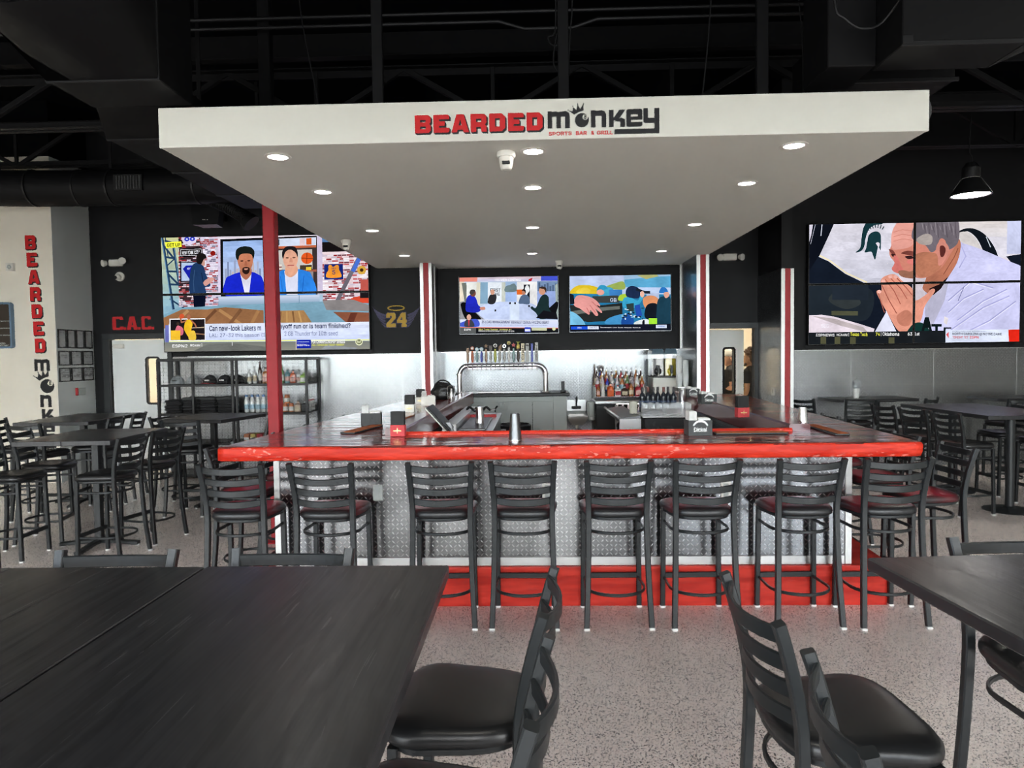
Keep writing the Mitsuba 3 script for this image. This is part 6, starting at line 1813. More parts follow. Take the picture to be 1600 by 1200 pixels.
TAPS = [('small tan bottle shaped', 'tap_tan', 'tap_grey', 'blob', .215), ('orange red round headed', 'tap_orange', 'tap_orange', 'round', .24), ('teal grey round headed', 'tap_teal', 'tap_sky', 'round', .225), ('deep blue round headed', 'tap_blue', 'tap_sky', 'round', .225),
        ('tan tap handle with carved figure head', 'tap_tan', 'tap_brown', 'star', .275), ('dark brown square headed', 'tap_grey', 'tap_dark', 'block', .25), ('green yellow banded tap handle with black disc', 'tap_green', 'tap_white', 'disc', .275), ('pale grey slanted top', 'tap_grey', 'tap_brown', 'slant', .27),
        ('silver oval crested', 'tap_grey', 'chrome', 'disc', .265), ('tall white tap handle with gold ball', 'tap_white', 'tap_gold', 'ball', .31), ('dark green tap handle with red star', 'tap_teal', 'tap_red', 'star', .285), ('dark tap handle with yellow pineapple', 'tap_dark', 'tap_yellow', 'pine', .30),
        ('cream slab tap handle with dark script', 'paper_cream', 'tap_dark', 'slab', .275), ('grey slab tap handle with oval badge', 'tap_grey', 'tap_dark', 'badge', .275), ('thin blue', 'tap_blue', 'tap_blue', 'thin', .27), ('tall pale grey slab', 'tap_grey', 'tap_dark', 'tall', .285)]
for x, (lb, a, b, kind, h) in zip(TX, TAPS):
    lb = lb if 'tap handle' in lb else lb + ' tap handle'
    t = uniq('tap_tower__tap_handle')
    tag(t, lb)
    y, z0 = 10.215, 1.634
    if kind in ('slab', 'badge', 'tall', 'thin'):
        w = {'thin': 0.016}.get(kind, 0.024)
        put('shaft', cb(x - w, x + w, y - 0.010, y + 0.010, z0, z0 + h, 0.004), a, t)
        if kind == 'badge':
            put('badge', moved(upright(prism(affinity.scale(Point(0, 0).buffer(0.02, 12), 1, 0.7), 0, 0.004)), x, y - 0.010, z0 + h - 0.035), b, t)
        elif kind != 'thin':
            q = affinity.rotate(text_poly('Craft' if kind == 'slab' else 'DRAFT'), 90, origin=(0, 0))
            put('script', moved(upright(prism(fit(q, -0.013, 0.03, 0.013, h - 0.03), 0, 0.002)), x, y - 0.010, z0), b, t, False)
    else:
        put('shaft', lathe([(0, 0), (0.010, 0), (0.021, 0.05), (0.017, h * 0.62), (0.012, h * 0.72), (0, h * 0.72)], 14, (x, y, z0)), a, t)
        zt = z0 + h
        if kind in ('round', 'disc'):
            put('head', moved(lathe([(0, -0.011), (0.026, -0.011), (0.029, 0), (0.026, 0.011), (0, 0.011)], 22), rx=90, x=x, y=y, z=zt - 0.03), b, t)
            put('face', moved(lathe([(0, 0), (0.017, 0), (0.017, 0.002), (0, 0.002)], 18), rx=90, x=x, y=y - 0.011, z=zt - 0.03), 'tap_white' if kind == 'round' else 'tap_dark', t)
        elif kind == 'ball':
            put('head', moved(trimesh.creation.icosphere(2, 0.030), x, y, zt - 0.03), b, t, True)
        elif kind == 'pine':
            m = trimesh.creation.icosphere(2, 1.0)
            m.vertices *= [0.026, 0.02, 0.042]
            put('head', moved(m, x, y, zt - 0.075), b, t, True)
            put('leaves', cat_([tube([(x, y, zt - 0.036), (x + d * 0.4, y, zt - 0.015), (x + d, y, zt)], 0.004, 5, 3) for d in (-0.026, -0.010, 0.012, 0.03)]), 'tap_green', t)
        elif kind == 'star':
            a_ = np.arange(10) * PI / 5 + PI / 2
            s = Polygon([((0.034 if i % 2 == 0 else 0.017) * math.cos(q), (0.034 if i % 2 == 0 else 0.017) * math.sin(q)) for i, q in enumerate(a_)])
            put('head', moved(upright(prism(s, -0.008, 0.008)), x, y, zt - 0.035), b, t)
        elif kind == 'block':
            put('head', cb(x - 0.026, x + 0.026, y - 0.013, y + 0.013, zt - 0.085, zt, 0.004), b, t)
        elif kind == 'slant':
            put('head', hull([(x - 0.022, y - 0.01, zt - 0.10), (x + 0.022, y - 0.01, zt - 0.10), (x - 0.016, y - 0.01, zt - 0.04), (x + 0.03, y - 0.01, zt), (x - 0.022, y + 0.01, zt - 0.10), (x + 0.022, y + 0.01, zt - 0.10), (x - 0.016, y + 0.01, zt - 0.04), (x + 0.03, y + 0.01, zt)]), b, t)
        else:
            put('head', lathe([(0, 0), (0.026, 0), (0.028, 0.03), (0.015, 0.05), (0.019, 0.07), (0, 0.07)], 16, (x, y, zt - 0.07)), a, t)
t = thing('bottle_opener_post', 'short black post standing on the right end of the tap counter', 'post')
put('post', cb(0.44, 0.485, 10.28, 10.32, 1.186, 1.34, 0.006), 'black_plastic', t)
put('base', cb(0.425, 0.50, 10.265, 10.335, 1.186, 1.215, 0.005), 'black_plastic', t)

# ------------------------------------------------------------------ hand sink
t = thing('hand_sink', 'steel wall hand sink between the tap counter and the black cooler', 'sink')
put('splash', cb(0.52, 0.82, 10.56, 10.585, 0.88, 1.05, 0.003), 'steel', t)
put('bowl', slab([(0.525, 10.15), (0.815, 10.15), (0.815, 10.56), (0.525, 10.56)], [(0.06, 0.70), (0.02, 0.76), (0.0, 0.80), (0.0, 0.835), (0.03, 0.835), (0.05, 0.75)], 0.1), 'steel', t, 40)
put('spout', tube([(0.67, 10.55, 0.94), (0.67, 10.50, 0.95), (0.67, 10.48, 1.06), (0.67, 10.42, 1.10), (0.67, 10.36, 1.03)], 0.012, 8, 4), 'dark_steel', t)
put('valve_bar', cb(0.60, 0.74, 10.49, 10.56, 0.915, 0.955, 0.008), 'black_plastic', t)
put('drain', tube([(0.67, 10.4, 0.70), (0.67, 10.4, 0.58), (0.70, 10.42, 0.54), (0.74, 10.5, 0.56), (0.75, 10.70, 0.58)], 0.024, 10, 4), 'white_plastic', t)
put('bracket', cb(0.53, 0.81, 10.585, 10.80, 0.72, 0.98, 0.003), 'counter_grey', t)
t = thing('soap_dispenser', 'grey paper towel box beside the hand sink', 'dispenser')
put('body', cb(0.82, 0.915, 10.18, 10.40, 0.76, 1.04, 0.018), 'counter_grey', t)
put('lever', cb(0.85, 0.885, 10.165, 10.185, 0.78, 0.82, 0.004), 'steel', t)

# ------------------------------------------------------------------ bottle cooler and bottles
t = thing('back_bar_cooler', 'black back bar cooler with steel top and glass door of bottles', 'cooler')
put('body', cat_([cb(0.92, 1.19, 10.06, 10.75, 0.05, 1.02, 0.004), cb(1.19, 2.05, 10.66, 10.75, 0.05, 1.02, 0.003), cb(1.19, 2.05, 10.06, 10.66, 0.05, 0.30, 0.003), cb(2.0, 2.05, 10.06, 10.66, 0.30, 1.02, 0.003)]), 'black_plastic', t)
put('solid_door', cb(0.925, 1.185, 10.03, 10.06, 0.08, 1.00, 0.006), 'black_plastic', t)
put('top', cb(0.91, 2.06, 10.02, 10.76, 1.02, 1.06, 0.004), 'steel', t)
put('shelf', cb(1.20, 2.0, 10.12, 10.66, 0.795, 0.805, 0.002), 'steel', t)
put('door_frame', cat_([cb(1.19, 1.215, 10.02, 10.06, 0.30, 1.0, 0.003), cb(1.975, 2.0, 10.02, 10.06, 0.30, 1.0, 0.003), cb(1.19, 2.0, 10.02, 10.06, 0.28, 0.32, 0.003)]), 'steel', t)
lamp(bx(1.22, 1.98, 10.10, 10.12, 1.005, 1.012), (1, 0.95, 0.85), 5.0 * EMIT, 'cooler_light', t, 1)
beer = [('glass', mikit.ply(lathe([(0, 0), (0.030, 0), (0.031, 0.11), (0.014, 0.155), (0.013, 0.20), (0, 0.20)], 12), 'liquor_pale', 35)), ('cap', mikit.ply(lathe([(0, 0.19), (0.016, 0.19), (0.016, 0.222), (0, 0.224)], 10), 'tap_white', 30)),
        ('label', mikit.ply(lathe([(0.0314, 0.03), (0.0318, 0.03), (0.0318, 0.10), (0.0314, 0.10)], 12), 'tap_sky', 30))]
for zz, n, mm in ((0.806, 10, 'upper'), (0.535, 10, 'lower')):
    for i in range(n):
        t = thing('beer_bottle', f'small capped beer bottle on the {mm} cooler shelf, {ORD[i]} from the left', 'bottle', f'bottles on the {mm} cooler shelf')
        for nm, d in beer:
            mt = {'glass': 'liquor_pale' if mm == 'upper' else 'drink_black', 'cap': 'tap_white' if i < 7 else 'tap_orange', 'label': ('tap_blue', 'tap_sky')[i % 2] if mm == 'upper' else 'tap_white'}[nm]
            put(nm, d, mt, t, M=at(1.245 + i * 0.08, 10.18, zz))
put('lower_shelf', cb(1.20, 2.0, 10.12, 10.66, 0.525, 0.535, 0.002), 'steel', 'back_bar_cooler')

t = thing('bottle_shelf', 'stepped lit shelf that holds the liquor bottles on the back bar', 'shelf')
SH = ((10.30, 10.42, 1.105), (10.42, 10.54, 1.175), (10.54, 10.68, 1.26))
for i, (y0, y1, z) in enumerate(SH):
    put('tier', cb(0.94, 1.70, y0, y1 + 0.01, z - 0.012, z, 0.003), 'liquor_pale', t)
    put('riser', cb(0.94, 1.70, y1 - 0.004, y1 + 0.004, z, z + 0.075, 0.001), 'black_plastic', t)
put('front_rail', cb(0.93, 1.71, 10.285, 10.30, 1.062, 1.095, 0.003), 'black_plastic', t)
for x in (0.935, 1.705):
    put('side', cb(x - 0.008, x + 0.008, 10.29, 10.68, 1.062, 1.25, 0.003), 'counter_grey', t)


def liquor(x, y, z, glass, h, r, lab, cap, label, square=False, pour=False, group=None):
    t = thing('liquor_bottle', label, 'bottle', group)
    if square:
        put('glass', slab([(x - r, y - r * 0.8), (x + r, y - r * 0.8), (x + r, y + r * 0.8), (x - r, y + r * 0.8)], [(0.004, z), (0, z + 0.006), (0, z + h * 0.62), (r * 0.35, z + h * 0.72), (r * 0.68, z + h * 0.76), (r * 0.70, z + h * 0.90)], 0.2), glass, t, 40)
        put('label', cb(x - r * 0.92, x + r * 0.92, y - r * 0.8 - 0.002, y - r * 0.8 + 0.001, z + h * 0.12, z + h * 0.46, 0.0008), lab, t)
    else:
        put('glass', lathe([(0, 0), (r * 0.96, 0), (r, 0.006), (r, h * 0.58), (r * 0.85, h * 0.66), (r * 0.38, h * 0.76), (r * 0.34, h * 0.92), (0, h * 0.92)], 18, (x, y, z)), glass, t, 40)
        put('label', lathe([(r + 0.0005, h * 0.14), (r + 0.001, h * 0.14), (r + 0.001, h * 0.46), (r + 0.0005, h * 0.46)], 18, (x, y, z)), lab, t)
    put('cap', lathe([(0, h * 0.90), (r * 0.40, h * 0.90), (r * 0.40, h), (0, h)], 12, (x, y, z)), cap, t)
    if pour:
        put('pourer', tube([(x, y, z + h), (x, y, z + h + 0.03), (x + 0.008, y - 0.01, z + h + 0.055)], 0.0045, 6, 3), 'chrome', t)


y, z = 10.355, 1.106
for x, g, h, r, l, c, lb, sq in ((0.985, 'liquor_amber', .17, .030, 'paper_pink', 'tap_red', 'short amber bottle with pink label and red cap, left end of the front shelf row', 0),
                                 (1.055, 'clear_plastic', .21, .026, 'tap_white', 'tap_white', 'plain clear bottle with white label in the front shelf row', 0),
                                 (1.165, 'liquor_orange', .205, .046, 'liquor_orange', 'tap_dark', 'bright orange red square bottle in the front shelf row', 1),
                                 (1.275, 'clear_plastic', .165, .044, 'paper_red', 'tap_red', 'clear square bottle with red shoulder label in the front shelf row', 1),
                                 (1.375, 'liquor_dark', .16, .044, 'paper_cream', 'tap_dark', 'squat dark bottle with cream label in the front shelf row', 1),
                                 (1.47, 'liquor_amber', .205, .036, 'paper_cream', 'tap_dark', 'tall bottle with long cream label and black cap in the front shelf row', 0),
                                 (1.575, 'liquor_red', .19, .044, 'paper_pink', 'tap_white', 'wide red bottle with pale squares on its label in the front shelf row', 1),
                                 (1.655, 'clear_plastic', .17, .026, 'tap_white', 'tap_grey', 'slim clear bottle at the right end of the front shelf row', 0)):
    liquor(x, y, z, g, h, r, l, c, lb, sq)
rows = random.Random(5)
for k, (y, z, n, gl) in enumerate(((10.475, 1.176, 10, ['liquor_pale', 'liquor_pale', 'liquor_blue', 'clear_plastic', 'liquor_pale', 'liquor_amber', 'liquor_green', 'liquor_pale', 'clear_plastic', 'liquor_amber']),
                                   (10.60, 1.261, 10, ['liquor_dark', 'liquor_amber', 'liquor_amber', 'liquor_pale', 'liquor_amber', 'liquor_red', 'liquor_amber', 'liquor_dark', 'liquor_amber', 'liquor_dark']))):
    for i in range(n):
        g = gl[i]
        nm = {'liquor_pale': 'pale pinkish', 'liquor_blue': 'deep blue', 'clear_plastic': 'clear', 'liquor_amber': 'amber', 'liquor_green': 'green', 'liquor_dark': 'dark', 'liquor_red': 'red'}[g]
        where = ('middle', 'rear')[k]
        liquor(0.985 + i * 0.074, y, z, g, rows.uniform(0.21, 0.25), rows.uniform(0.027, 0.033), rows.choice(['paper_pink', 'paper_cream', 'tap_white', 'tap_sky', 'paper_red']), rows.choice(['tap_dark', 'tap_grey', 'tap_gold']),
               f'{nm} liquor bottle with pourer, {ORD[i]} from the left in the {where} shelf row', pour=True, group=f'bottles in the {where} shelf row')
liquor(0.965, 10.70, 1.062, 'liquor_dark', 0.52, 0.030, 'tap_brown', 'tap_grey', 'very tall dark bottle at the left rear of the liquor shelf')
t = thing('chrome_decanter', 'chrome figure topped blue decanter at the rear of the liquor shelf', 'decanter')
put('body', lathe([(0, 0), (0.032, 0), (0.034, 0.28), (0.026, 0.36), (0.014, 0.40), (0, 0.40)], 18, (1.065, 10.72, 1.062)), 'liquor_blue', t)
put('head', moved(trimesh.creation.icosphere(2, 0.042), 1.065, 10.72, 1.062 + 0.44), 'chrome', t, True)
put('brim', lathe([(0.03, 0.46), (0.056, 0.465), (0.05, 0.475), (0.02, 0.50), (0, 0.505)], 20, (1.065, 10.72, 1.062)), 'chrome', t)

# ------------------------------------------------------------------ drink machine
t = thing('drink_machine', 'white front drink machine with two tanks of black and yellow drink', 'drink machine')
put('body', cb(1.765, 2.12, 10.22, 10.66, 1.062, 1.385, 0.008), 'steel', t)
put('front', cb(1.775, 2.11, 10.212, 10.222, 1.075, 1.375, 0.004), 'white_plastic', t)
put('drip_tray', cb(1.76, 2.125, 10.12, 10.66, 1.385, 1.405, 0.004), 'black_plastic', t)
for x, m in ((1.845, 'drink_black'), (2.035, 'drink_yellow')):
    k = put('tank', cat_([cb(x - 0.085, x + 0.085, 10.24, 10.246, 1.405, 1.72, 0.002), cb(x - 0.085, x - 0.079, 10.24, 10.60, 1.405, 1.72, 0.002), cb(x + 0.079, x + 0.085, 10.24, 10.60, 1.405, 1.72, 0.002), cb(x - 0.085, x + 0.085, 10.594, 10.60, 1.405, 1.72, 0.002)]), 'clear_glass', t)
    put('drink', cb(x - 0.076, x + 0.076, 10.25, 10.59, 1.407, 1.655, 0.012), m, k)
    put('lid', slab([(x - 0.09, 10.235), (x + 0.09, 10.235), (x + 0.09, 10.605), (x - 0.09, 10.605)], [(0, 1.72), (0, 1.735), (0.018, 1.80)], 0.3), 'sky_plastic', t, 40)
    put('spigot', hull(np.vstack([np.c_[x + 0.055 * np.cos(np.linspace(0, 2 * PI, 14)), np.full(14, 10.235), 1.47 + 0.055 * np.sin(np.linspace(0, 2 * PI, 14))], [(x - 0.02, 10.20, 1.47), (x + 0.02, 10.20, 1.47)]])), m, t)
    put('tap', cb(x - 0.018, x + 0.018, 10.17, 10.21, 1.44, 1.56, 0.005), 'black_plastic', t)
    put('nozzle', cyl((x, 10.19, 1.44), (x, 10.19, 1.405), 0.011, 10), 'white_plastic', t)
t = thing('cup_cabinet', 'narrow black cabinet with stacked cups beside the right pier', 'cabinet')
put('body', cb(2.065, 2.265, 9.90, 10.20, 0.0, 1.24, 0.006), 'black_plastic', t)
put('top', cb(2.06, 2.27, 9.895, 10.205, 1.24, 1.255, 0.003), 'steel', t)
for i, (x, yy, n, mt, lb) in enumerate(((2.10, 9.96, 5, 'clear_plastic', 'short stack of clear cups on the black cabinet, the left one'), (2.19, 9.97, 5, 'clear_plastic', 'short stack of clear cups on the black cabinet, the right one'), (2.12, 10.10, 17, 'cap_white', 'tall stack of white cups on the black cabinet'),
                                        (2.215, 10.10, 14, 'clear_plastic', 'tall stack of clear cups against the right pier'))):
    st_ = thing('cup_stack', lb, 'cup stack')
    one = mikit.ply(lathe([(0.030, 0), (0.033, 0.0), (0.043, 0.10), (0.045, 0.104), (0.042, 0.104), (0.031, 0.003), (0, 0.003), (0, 0), ], 16), mt, 30)
    for j in range(n):
        put('cup', one, mt, st_, M=at(x, yy, 1.2555 + j * 0.021))

# ------------------------------------------------------------------ the display cage with merchandise
CG0, CG1, CGF, CGB = -5.44, -3.26, 10.02, 10.585
t = thing('display_cage', 'black wire cage cabinet of caps, shirts and bottles below the left video wall', 'display cage')
for x in (CG0, -4.93, -4.345, -4.285, CG1):
    put('post', cb(x - 0.018, x + 0.018, CGF - 0.018, CGF + 0.018, 0, 1.74, 0.003), 'black_plastic', t)
for x in (CG0, CG1):
    put('post', cb(x - 0.018, x + 0.018, CGB - 0.036, CGB, 0, 1.74, 0.003), 'black_plastic', t)
for z in (0.04, 0.50, 0.935, 1.357, 1.73):
    put('shelf' if z < 1.7 else 'top_frame', cb(CG0, CG1, CGF, CGB, z - 0.008, z + 0.008, 0.002) if z < 1.7 else cat_([cb(CG0, CG1, CGF - 0.018, CGF + 0.018, z - 0.02, z + 0.02, 0.003), cb(CG0, CG1, CGB - 0.036, CGB, z - 0.02, z + 0.02, 0.003), cb(CG0 - 0.018, CG0 + 0.018, CGF, CGB, z - 0.02, z + 0.02, 0.003), cb(CG1 - 0.018, CG1 + 0.018, CGF, CGB, z - 0.02, z + 0.02, 0.003)]), 'black_plastic', t)
    if z < 1.7:
        put('rail', cb(CG0, CG1, CGF - 0.014, CGF + 0.004, z - 0.018, z + 0.018, 0.003), 'black_plastic', t)


def grid(u0, u1, z0, z1, du, dz, place):
    ms = []
    for u in np.arange(u0 + du, u1 - 0.01, du):
        ms.append(place(u - 0.0013, u + 0.0013, z0, z1))
    for z in np.arange(z0 + dz, z1 - 0.01, dz):
        ms.append(place(u0, u1, z - 0.0013, z + 0.0013))
    return cat_(ms)


for a, b in ((CG0, -4.93), (-4.93, -4.345), (-4.285, CG1)):
    put('mesh_door', grid(a, b, 0.06, 1.72, 0.083, 0.05, lambda u0, u1, z0, z1: bx(u0, u1, CGF - 0.012, CGF - 0.010, z0, z1)), 'black_plastic', t, False, kind='stuff')
put('mesh_side', grid(CGF, CGB, 0.06, 1.72, 0.083, 0.05, lambda u0, u1, z0, z1: bx(CG1 + 0.008, CG1 + 0.011, u0, u1, z0, z1)), 'black_plastic', t, False, kind='stuff')


def ball_cap(x, y, z, m, brim, label, logo=True):
    t = thing('ball_cap', label, 'cap')
    b = trimesh.creation.icosphere(3, 1.0)
    v = b.vertices
    v[:, 2] = np.maximum(v[:, 2], 0)
    v *= np.array([0.098, 0.105, 0.125])
    v[:, 1] -= 0.012 * (v[:, 2] / 0.125) ** 2 * -1
    put('crown', moved(b, x, y, z + 0.012), m, t, True)
    out = Polygon([(0.098 * math.cos(a), 0.05 - 0.175 * max(0, math.sin(a)) ** 0.8) for a in np.linspace(0, PI, 18)])
    br = prism(out, 0, 0.006)
    br.vertices[:, 2] -= (br.vertices[:, 0] ** 2) * 1.1
    put('brim', moved(br, x, y - 0.055, z + 0.018), brim, t)
    put('button', moved(trimesh.creation.icosphere(1, 0.008), x, y, z + 0.138), m, t)
    if logo:
        put('mark', hull([(x + s * 0.034, y - 0.098, z + 0.052 + d) for s in (-1, 1) for d in (0, 0.018)] + [(x + s * 0.034, y - 0.108, z + 0.052 + d) for s in (-1, 1) for d in (0, 0.018)]), 'tap_white' if m == 'cloth_black' else 'card_grey', t)


z = 1.366
for x, m, b, lb, lg_ in ((-5.27, 'cap_grey', 'cap_grey', 'grey cap at the left end of the top cage shelf', True), (-5.03, 'cap_grey', 'cap_grey', 'second grey cap on the top cage shelf', False), (-4.78, 'cloth_black', 'paper_red', 'black cap with red brim on the top cage shelf', True),
                         (-4.56, 'cloth_black', 'cloth_black', 'left of the two all black caps on the top cage shelf', True), (-4.37, 'cloth_black', 'cloth_black', 'right of the two all black caps on the top cage shelf', True)):
    ball_cap(x, 10.24, z, m, b, lb, lg_)
liq = random.Random(9)
for i, (g, h, r) in enumerate((('clear_plastic', .22, .04), ('clear_plastic', .26, .035), ('liquor_dark', .33, .034), ('liquor_amber', .24, .045), ('liquor_pale', .24, .045), ('liquor_pale', .26, .045), ('liquor_green', .28, .035), ('pack_teal', .22, .05), ('liquor_orange', .20, .045), ('clear_plastic', .2, .04), ('pale_green', .17, .06))):
    x = -4.18 + i * 0.082
    liquor(x, 10.22, z, g, h, r * 0.8, liq.choice(['tap_white', 'paper_cream', 'paper_pink']), liq.choice(['tap_dark', 'tap_grey', 'tap_white']), f'{("clear", "clear", "dark", "amber", "pale", "pale", "green", "teal", "orange", "clear", "lime green")[i]} bottle on the top cage shelf, {("first", "second", "third", "fourth", "fifth", "sixth", "seventh", "eighth", "ninth", "tenth", "last")[i]} to the right of the caps',
           square=i in (3, 4, 5, 8, 10))
z = 0.945
for k, (x, n, mm) in enumerate(((-5.28, 5, 'cloth_black'), (-5.02, 6, 'cloth_black'), (-4.76, 6, 'cloth_black'), (-4.50, 6, 'cloth_black'))):
    for j in range(n):
        top = j == n - 1
        sh = cb(x - 0.115, x + 0.115, 10.08, 10.36, 0, 0.036, 0.014)
        sh = sh.subdivide().subdivide()
        sh.vertices[:, 2] *= 1 + 0.5 * (meshkit.noise(sh.vertices * 14 + k * 3 + j, 2) - 0.3)
        w = 'cloth_dark_grey' if top and k in (1, 2, 3) else mm
        put('folded_shirt', moved(sh, liq.uniform(-0.008, 0.008), liq.uniform(-0.01, 0.01), z + j * 0.039), w, None, 40, label=f'folded {"dark grey" if w != mm else "black"} shirt in the {("first", "second", "third", "fourth")[k]} stack on the middle cage shelf, {("bottom", "second", "third", "fourth", "fifth", "sixth")[j]} layer' if not top else f'folded {"dark grey" if w != mm else "black"} shirt on top of the {("first", "second", "third", "fourth")[k]} stack on the middle cage shelf', cat='shirt', group='folded shirts in the display cage')
x = -4.20
for i in range(5):
    t = thing('water_bottle', f'pale blue drink bottle on the middle cage shelf, {("first", "second", "third", "fourth", "fifth")[i]} from the shirts', 'bottle', 'drink bottles on the middle cage shelf')
    put('body', lathe([(0, 0), (0.036, 0), (0.037, 0.16), (0.022, 0.21), (0.020, 0.235), (0, 0.235)], 16, (x + i * 0.084, 10.15, z)), 'clear_plastic', t)
    put('cap', lathe([(0, 0.23), (0.022, 0.23), (0.022, 0.262), (0, 0.262)], 12, (x + i * 0.084, 10.15, z)), 'pack_blue', t)
    put('label', lathe([(0.0374, 0.05), (0.038, 0.05), (0.038, 0.12), (0.0374, 0.12)], 16, (x + i * 0.084, 10.15, z)), 'tap_sky', t)
for i, (xx, zz) in enumerate(((-3.72, 0), (-3.63, 0), (-3.54, 0), (-3.70, 0.13), (-3.60, 0.13))):
    t = thing('sauce_jar', f'orange jar on the middle cage shelf, {("left", "middle", "right", "stacked left", "stacked right")[i]}', 'jar', 'orange jars in the display cage')
    put('glass', lathe([(0, 0), (0.038, 0), (0.040, 0.01), (0.040, 0.09), (0.032, 0.105), (0, 0.105)], 16, (xx, 10.16, z + zz)), 'jar_orange', t)
    put('lid', lathe([(0, 0.103), (0.034, 0.103), (0.034, 0.128), (0, 0.129)], 16, (xx, 10.16, z + zz)), 'jar_lid', t)
    put('label', lathe([(0.0405, 0.02), (0.041, 0.02), (0.041, 0.08), (0.0405, 0.08)], 16, (xx, 10.16, z + zz)), 'tap_white', t)
for i, (xx, g, l) in enumerate(((-3.44, 'tap_tan', 'paper_cream'), (-3.34, 'drink_black', 'card_grey'))):
    liquor(xx, 10.16, z, g, 0.17, 0.042, l, 'tap_dark', ('square tan bottle with cream label on the middle cage shelf', 'black square bottle at the right end of the middle cage shelf')[i], True)
for i in range(4):
    liquor(-3.31 + 0.0 * i, 10.27 + i * 0.07, z, 'clear_plastic', 0.17, 0.022, 'tap_white', 'paper_red', f'small bottle with red cap along the right side of the cage, {("first", "second", "third", "fourth")[i]} from the front')
z = 0.51
for i in range(10):
    c = ('jar_orange', 'tap_yellow', 'paper_red', 'tap_tan', 'cap_grey')[i % 5]
    t = thing('snack_box', f'{("orange", "yellow", "red", "tan", "grey")[i % 5]} packet on the lower cage shelf, {("first", "second", "third", "fourth", "fifth", "sixth", "seventh", "eighth", "ninth", "tenth")[i]} from the left', 'packet', 'packets on the lower cage shelf')
    xx = -4.2 + i * 0.095
    put('pack', cb(xx - 0.038, xx + 0.038, 10.10, 10.30, z, z + 0.12, 0.006), c, t)
    put('band', cb(xx - 0.039, xx + 0.039, 10.097, 10.101, z + 0.03, z + 0.07, 0.001), 'tap_white', t)
# black tub on the floor of the left leg and the cup on the right table
t = thing('paper_cup', 'white cup holding a folded grey cloth on the far right table', 'cup')
put('cup', lathe([(0, 0), (0.034, 0), (0.046, 0.135), (0.048, 0.14), (0.044, 0.14), (0.033, 0.004), (0, 0.004)], 20, (4.66, 10.14, 1.051)), 'cap_white', t)
cl = trimesh.creation.icosphere(3, 1.0)
cl.vertices = cl.vertices * np.array([0.062, 0.05, 0.075]) * (0.75 + 0.5 * meshkit.noise(cl.vertices * 3 + 4, 6))[:, None]
put('cloth', moved(cl, 4.665, 10.14, 1.051 + 0.19), 'cap_grey', t, True)
t = thing('wall_plug', 'double switch plate on the tread plate pier beside the kitchen door', 'switch')
put('plate', cb(3.392, 3.40, 9.84, 9.98, 1.12, 1.24, 0.003), 'steel', t)
put('switch', cb(3.386, 3.394, 9.89, 9.93, 1.15, 1.21, 0.003), 'counter_grey', t)

# ------------------------------------------------------------------ two people in the kitchen
import manifold3d as m3


def blob(chain_list, res=0.016, it=10):
    """One continuous surface from bones: each a hull of spheres (x, y, z, radius)."""
    parts = []
    for chain in chain_list:
        S_ = [m3.Manifold.sphere(r, 14).translate((x, y, z)) for x, y, z, r in chain]
        for a, b in zip(S_, S_[1:]):
            parts.append(m3.Manifold.batch_hull([a, b]))
        if len(S_) == 1:
            parts.append(S_[0])
    M = m3.Manifold.batch_boolean(parts, m3.OpType.Add).refine_to_length(res)
    q = M.to_mesh()
    m = trimesh.Trimesh(q.vert_properties[:, :3], q.tri_verts, process=True)
    trimesh.smoothing.filter_taubin(m, iterations=it)
    return m


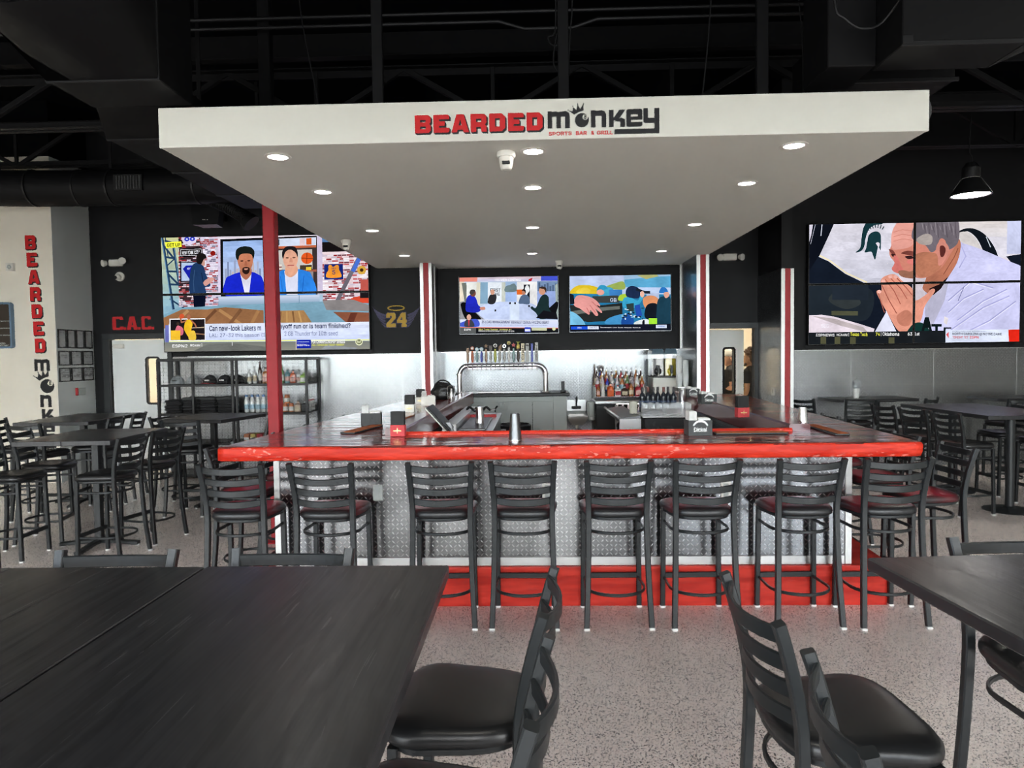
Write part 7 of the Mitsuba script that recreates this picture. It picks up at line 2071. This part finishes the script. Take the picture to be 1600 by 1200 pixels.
def person(x, y, rz, label, skin, hair, cap, folded):
    """Stands at (x, y), facing local +y."""
    t = thing('person', label, 'person')
    M = at(x, y, 0, rz)
    H_ = 1.62
    legs, arms, sleeves, fingers = [], [], [], []
    for s in (-1, 1):
        legs.append([(s * 0.10, 0.0, 0.90, 0.085), (s * 0.11, 0.01, 0.50, 0.06), (s * 0.11, -0.015, 0.10, 0.042)])
        sh, el = (s * 0.185, -0.01, 1.40), (s * 0.235, -0.02, 1.13)
        wr = (s * 0.02 if folded else s * 0.215, 0.21 if folded else 0.07, (1.14 if s > 0 else 1.11) if folded else 0.90)
        arms.append([(*sh, 0.052), (*el, 0.040), (*wr, 0.028)])
        sleeves.append([(*sh, 0.068), (sh[0] * 0.55 + el[0] * 0.45, sh[1] * 0.55 + el[1] * 0.45, sh[2] * 0.55 + el[2] * 0.45, 0.060)])
        d = np.array(wr) - np.array(el)
        d /= np.linalg.norm(d)
        palm = np.array(wr) + d * 0.055
        arms.append([(*wr, 0.027), (*palm, 0.030)])
        side = np.cross(d, [0, 0, 1.0] if folded else [0, 1.0, 0])
        side /= np.linalg.norm(side)
        bend = np.array([0, -0.35 if folded else 0.25, -0.3 if folded else 0.0])
        for k, L in enumerate((0.070, 0.080, 0.076, 0.060)):
            a = palm + side * (k - 1.5) * 0.019
            b = a + d * L * 0.6
            c = b + (d + bend) / np.linalg.norm(d + bend) * L * 0.5
            fingers.append([(*a, 0.0095), (*b, 0.009), (*c, 0.0078)])
        a = np.array(wr) + d * 0.02 - side * 0.024
        b = a - side * 0.022 + d * 0.03
        fingers.append([(*a, 0.012), (*b, 0.010), (*(b + d * 0.028), 0.0085)])
    feet = [[(s * 0.115, -0.03, 0.055, 0.045), (s * 0.125, 0.13, 0.035, 0.034), (s * 0.127, 0.18, 0.03, 0.028)] for s in (-1, 1)]
    head = [[(0, -0.01, 1.42, 0.058), (0, 0.005, 1.53, 0.056)], [(0, 0.005, 1.655, 0.094), (0, 0.025, 1.60, 0.082), (0, 0.048, 1.545, 0.050)], [(0, 0.095, 1.625, 0.016), (0, 0.112, 1.597, 0.014)],
            [(-0.02, 0.085, 1.556, 0.014), (0.02, 0.085, 1.556, 0.014)], [(0.088, -0.005, 1.625, 0.016), (0.092, -0.012, 1.605, 0.013)], [(-0.088, -0.005, 1.625, 0.016), (-0.092, -0.012, 1.605, 0.013)]]
    torso = [[(-0.10, 0, 1.36, 0.10), (0.10, 0, 1.36, 0.10)], [(-0.09, 0.01, 1.30, 0.115), (-0.08, 0.02, 1.05, 0.115), (-0.07, 0.01, 0.93, 0.11)], [(0.09, 0.01, 1.30, 0.115), (0.08, 0.02, 1.05, 0.115), (0.07, 0.01, 0.93, 0.11)], [(-0.17, 0, 1.41, 0.058), (0, -0.01, 1.45, 0.068), (0.17, 0, 1.41, 0.058)]]
    put('body', blob(head + arms + fingers + [[(0, 0, 1.40, 0.09), (0, 0, 0.95, 0.09)]] + legs, 0.014, 8), skin, t, True, M=M)
    grow = [[(a, b, c, r + 0.010) for a, b, c, r in ch] for ch in torso]
    put('shirt', blob(grow + [[(a, b, c, r + 0.006) for a, b, c, r in ch] for ch in sleeves], 0.02, 10), 'cloth_black', t, True, M=M)
    put('trousers', blob([[(a, b, c, r + 0.016) for a, b, c, r in ch] for ch in legs] + [[(-0.07, 0, 0.93, 0.125), (0.07, 0, 0.93, 0.125)]], 0.02, 10), 'denim_dark', t, True, M=M)
    put('shoes', blob(feet, 0.02, 5), 'black_vinyl', t, True, M=M)
    for s in (-1, 1):
        e = put('eye', moved(trimesh.creation.icosphere(2, 0.013), s * 0.033, 0.086, 1.640), 'tap_white', t, True, M=M)
        put('pupil', moved(trimesh.creation.icosphere(1, 0.006), s * 0.033, 0.096, 1.640), 'hair_dark', e, True, M=M)
        put('eyebrow', tube([(s * 0.018, 0.098, 1.662), (s * 0.034, 0.098, 1.668), (s * 0.052, 0.088, 1.662)], 0.0045, 6, 3), hair, t, M=M)
    put('mouth', tube([(-0.024, 0.094, 1.558), (0, 0.100, 1.557), (0.024, 0.094, 1.558)], 0.005, 6, 3), 'paper_pink', t, M=M)
    if cap:
        put('hair', blob([[(0, -0.03, 1.67, 0.094), (0, -0.06, 1.60, 0.080), (0, -0.07, 1.55, 0.055)]], 0.012, 3), hair, t, True, M=M)
        k = put('cap', blob([[(0, 0.0, 1.70, 0.102), (0, -0.01, 1.715, 0.098)]], 0.012, 3), 'cap_white', t, True, M=M)
        put('brim', moved(hull([(0.09 * math.cos(a), 0.09 * math.sin(a) * 1.0 + (0.08 if math.sin(a) > 0 else 0), dz) for a in np.linspace(0, PI, 12) for dz in (0, 0.008)]), 0, 0.03, 1.695), 'cap_white', k, M=M)
        put('front_patch', cb(-0.03, 0.03, 0.085, 0.108, 1.705, 1.755, 0.006), 'cloth_black', k, M=M)
        put('shirt_print', cb(-0.05, 0.05, 0.128, 0.139, 1.33, 1.355, 0.003), 'tap_white', t, M=M)
    else:
        rg = random.Random(3)
        tuft = [[(0, -0.015, 1.69, 0.100), (0, -0.03, 1.64, 0.092)]]
        for i in range(46):
            a, b = rg.uniform(0, 2 * PI), rg.uniform(0.15, 1.35)
            d = np.array([math.cos(a) * math.sin(b), math.sin(a) * math.sin(b) - 0.1, math.cos(b)])
            o = np.array([0, -0.012, 1.68])
            tuft.append([(*(o + d * 0.085), 0.020), (*(o + d * 0.135), 0.016)])
        put('hair', blob(tuft, 0.012, 2), hair, t, True, M=M)
        put('beard', blob([[(-0.05, 0.055, 1.545, 0.022), (0, 0.092, 1.522, 0.020), (0.05, 0.055, 1.545, 0.022)]], 0.01, 3), 'hair_dark', t, True, M=M)


person(3.40, 12.05, 78, 'person in black T-shirt and white cap with folded arms behind the kitchen door window', 'skin_light', 'hair_brown', True, True)
person(3.53, 11.35, 55, 'person in black T-shirt with curly hair standing in the kitchen door gap', 'skin_brown', 'hair_brown', False, False)
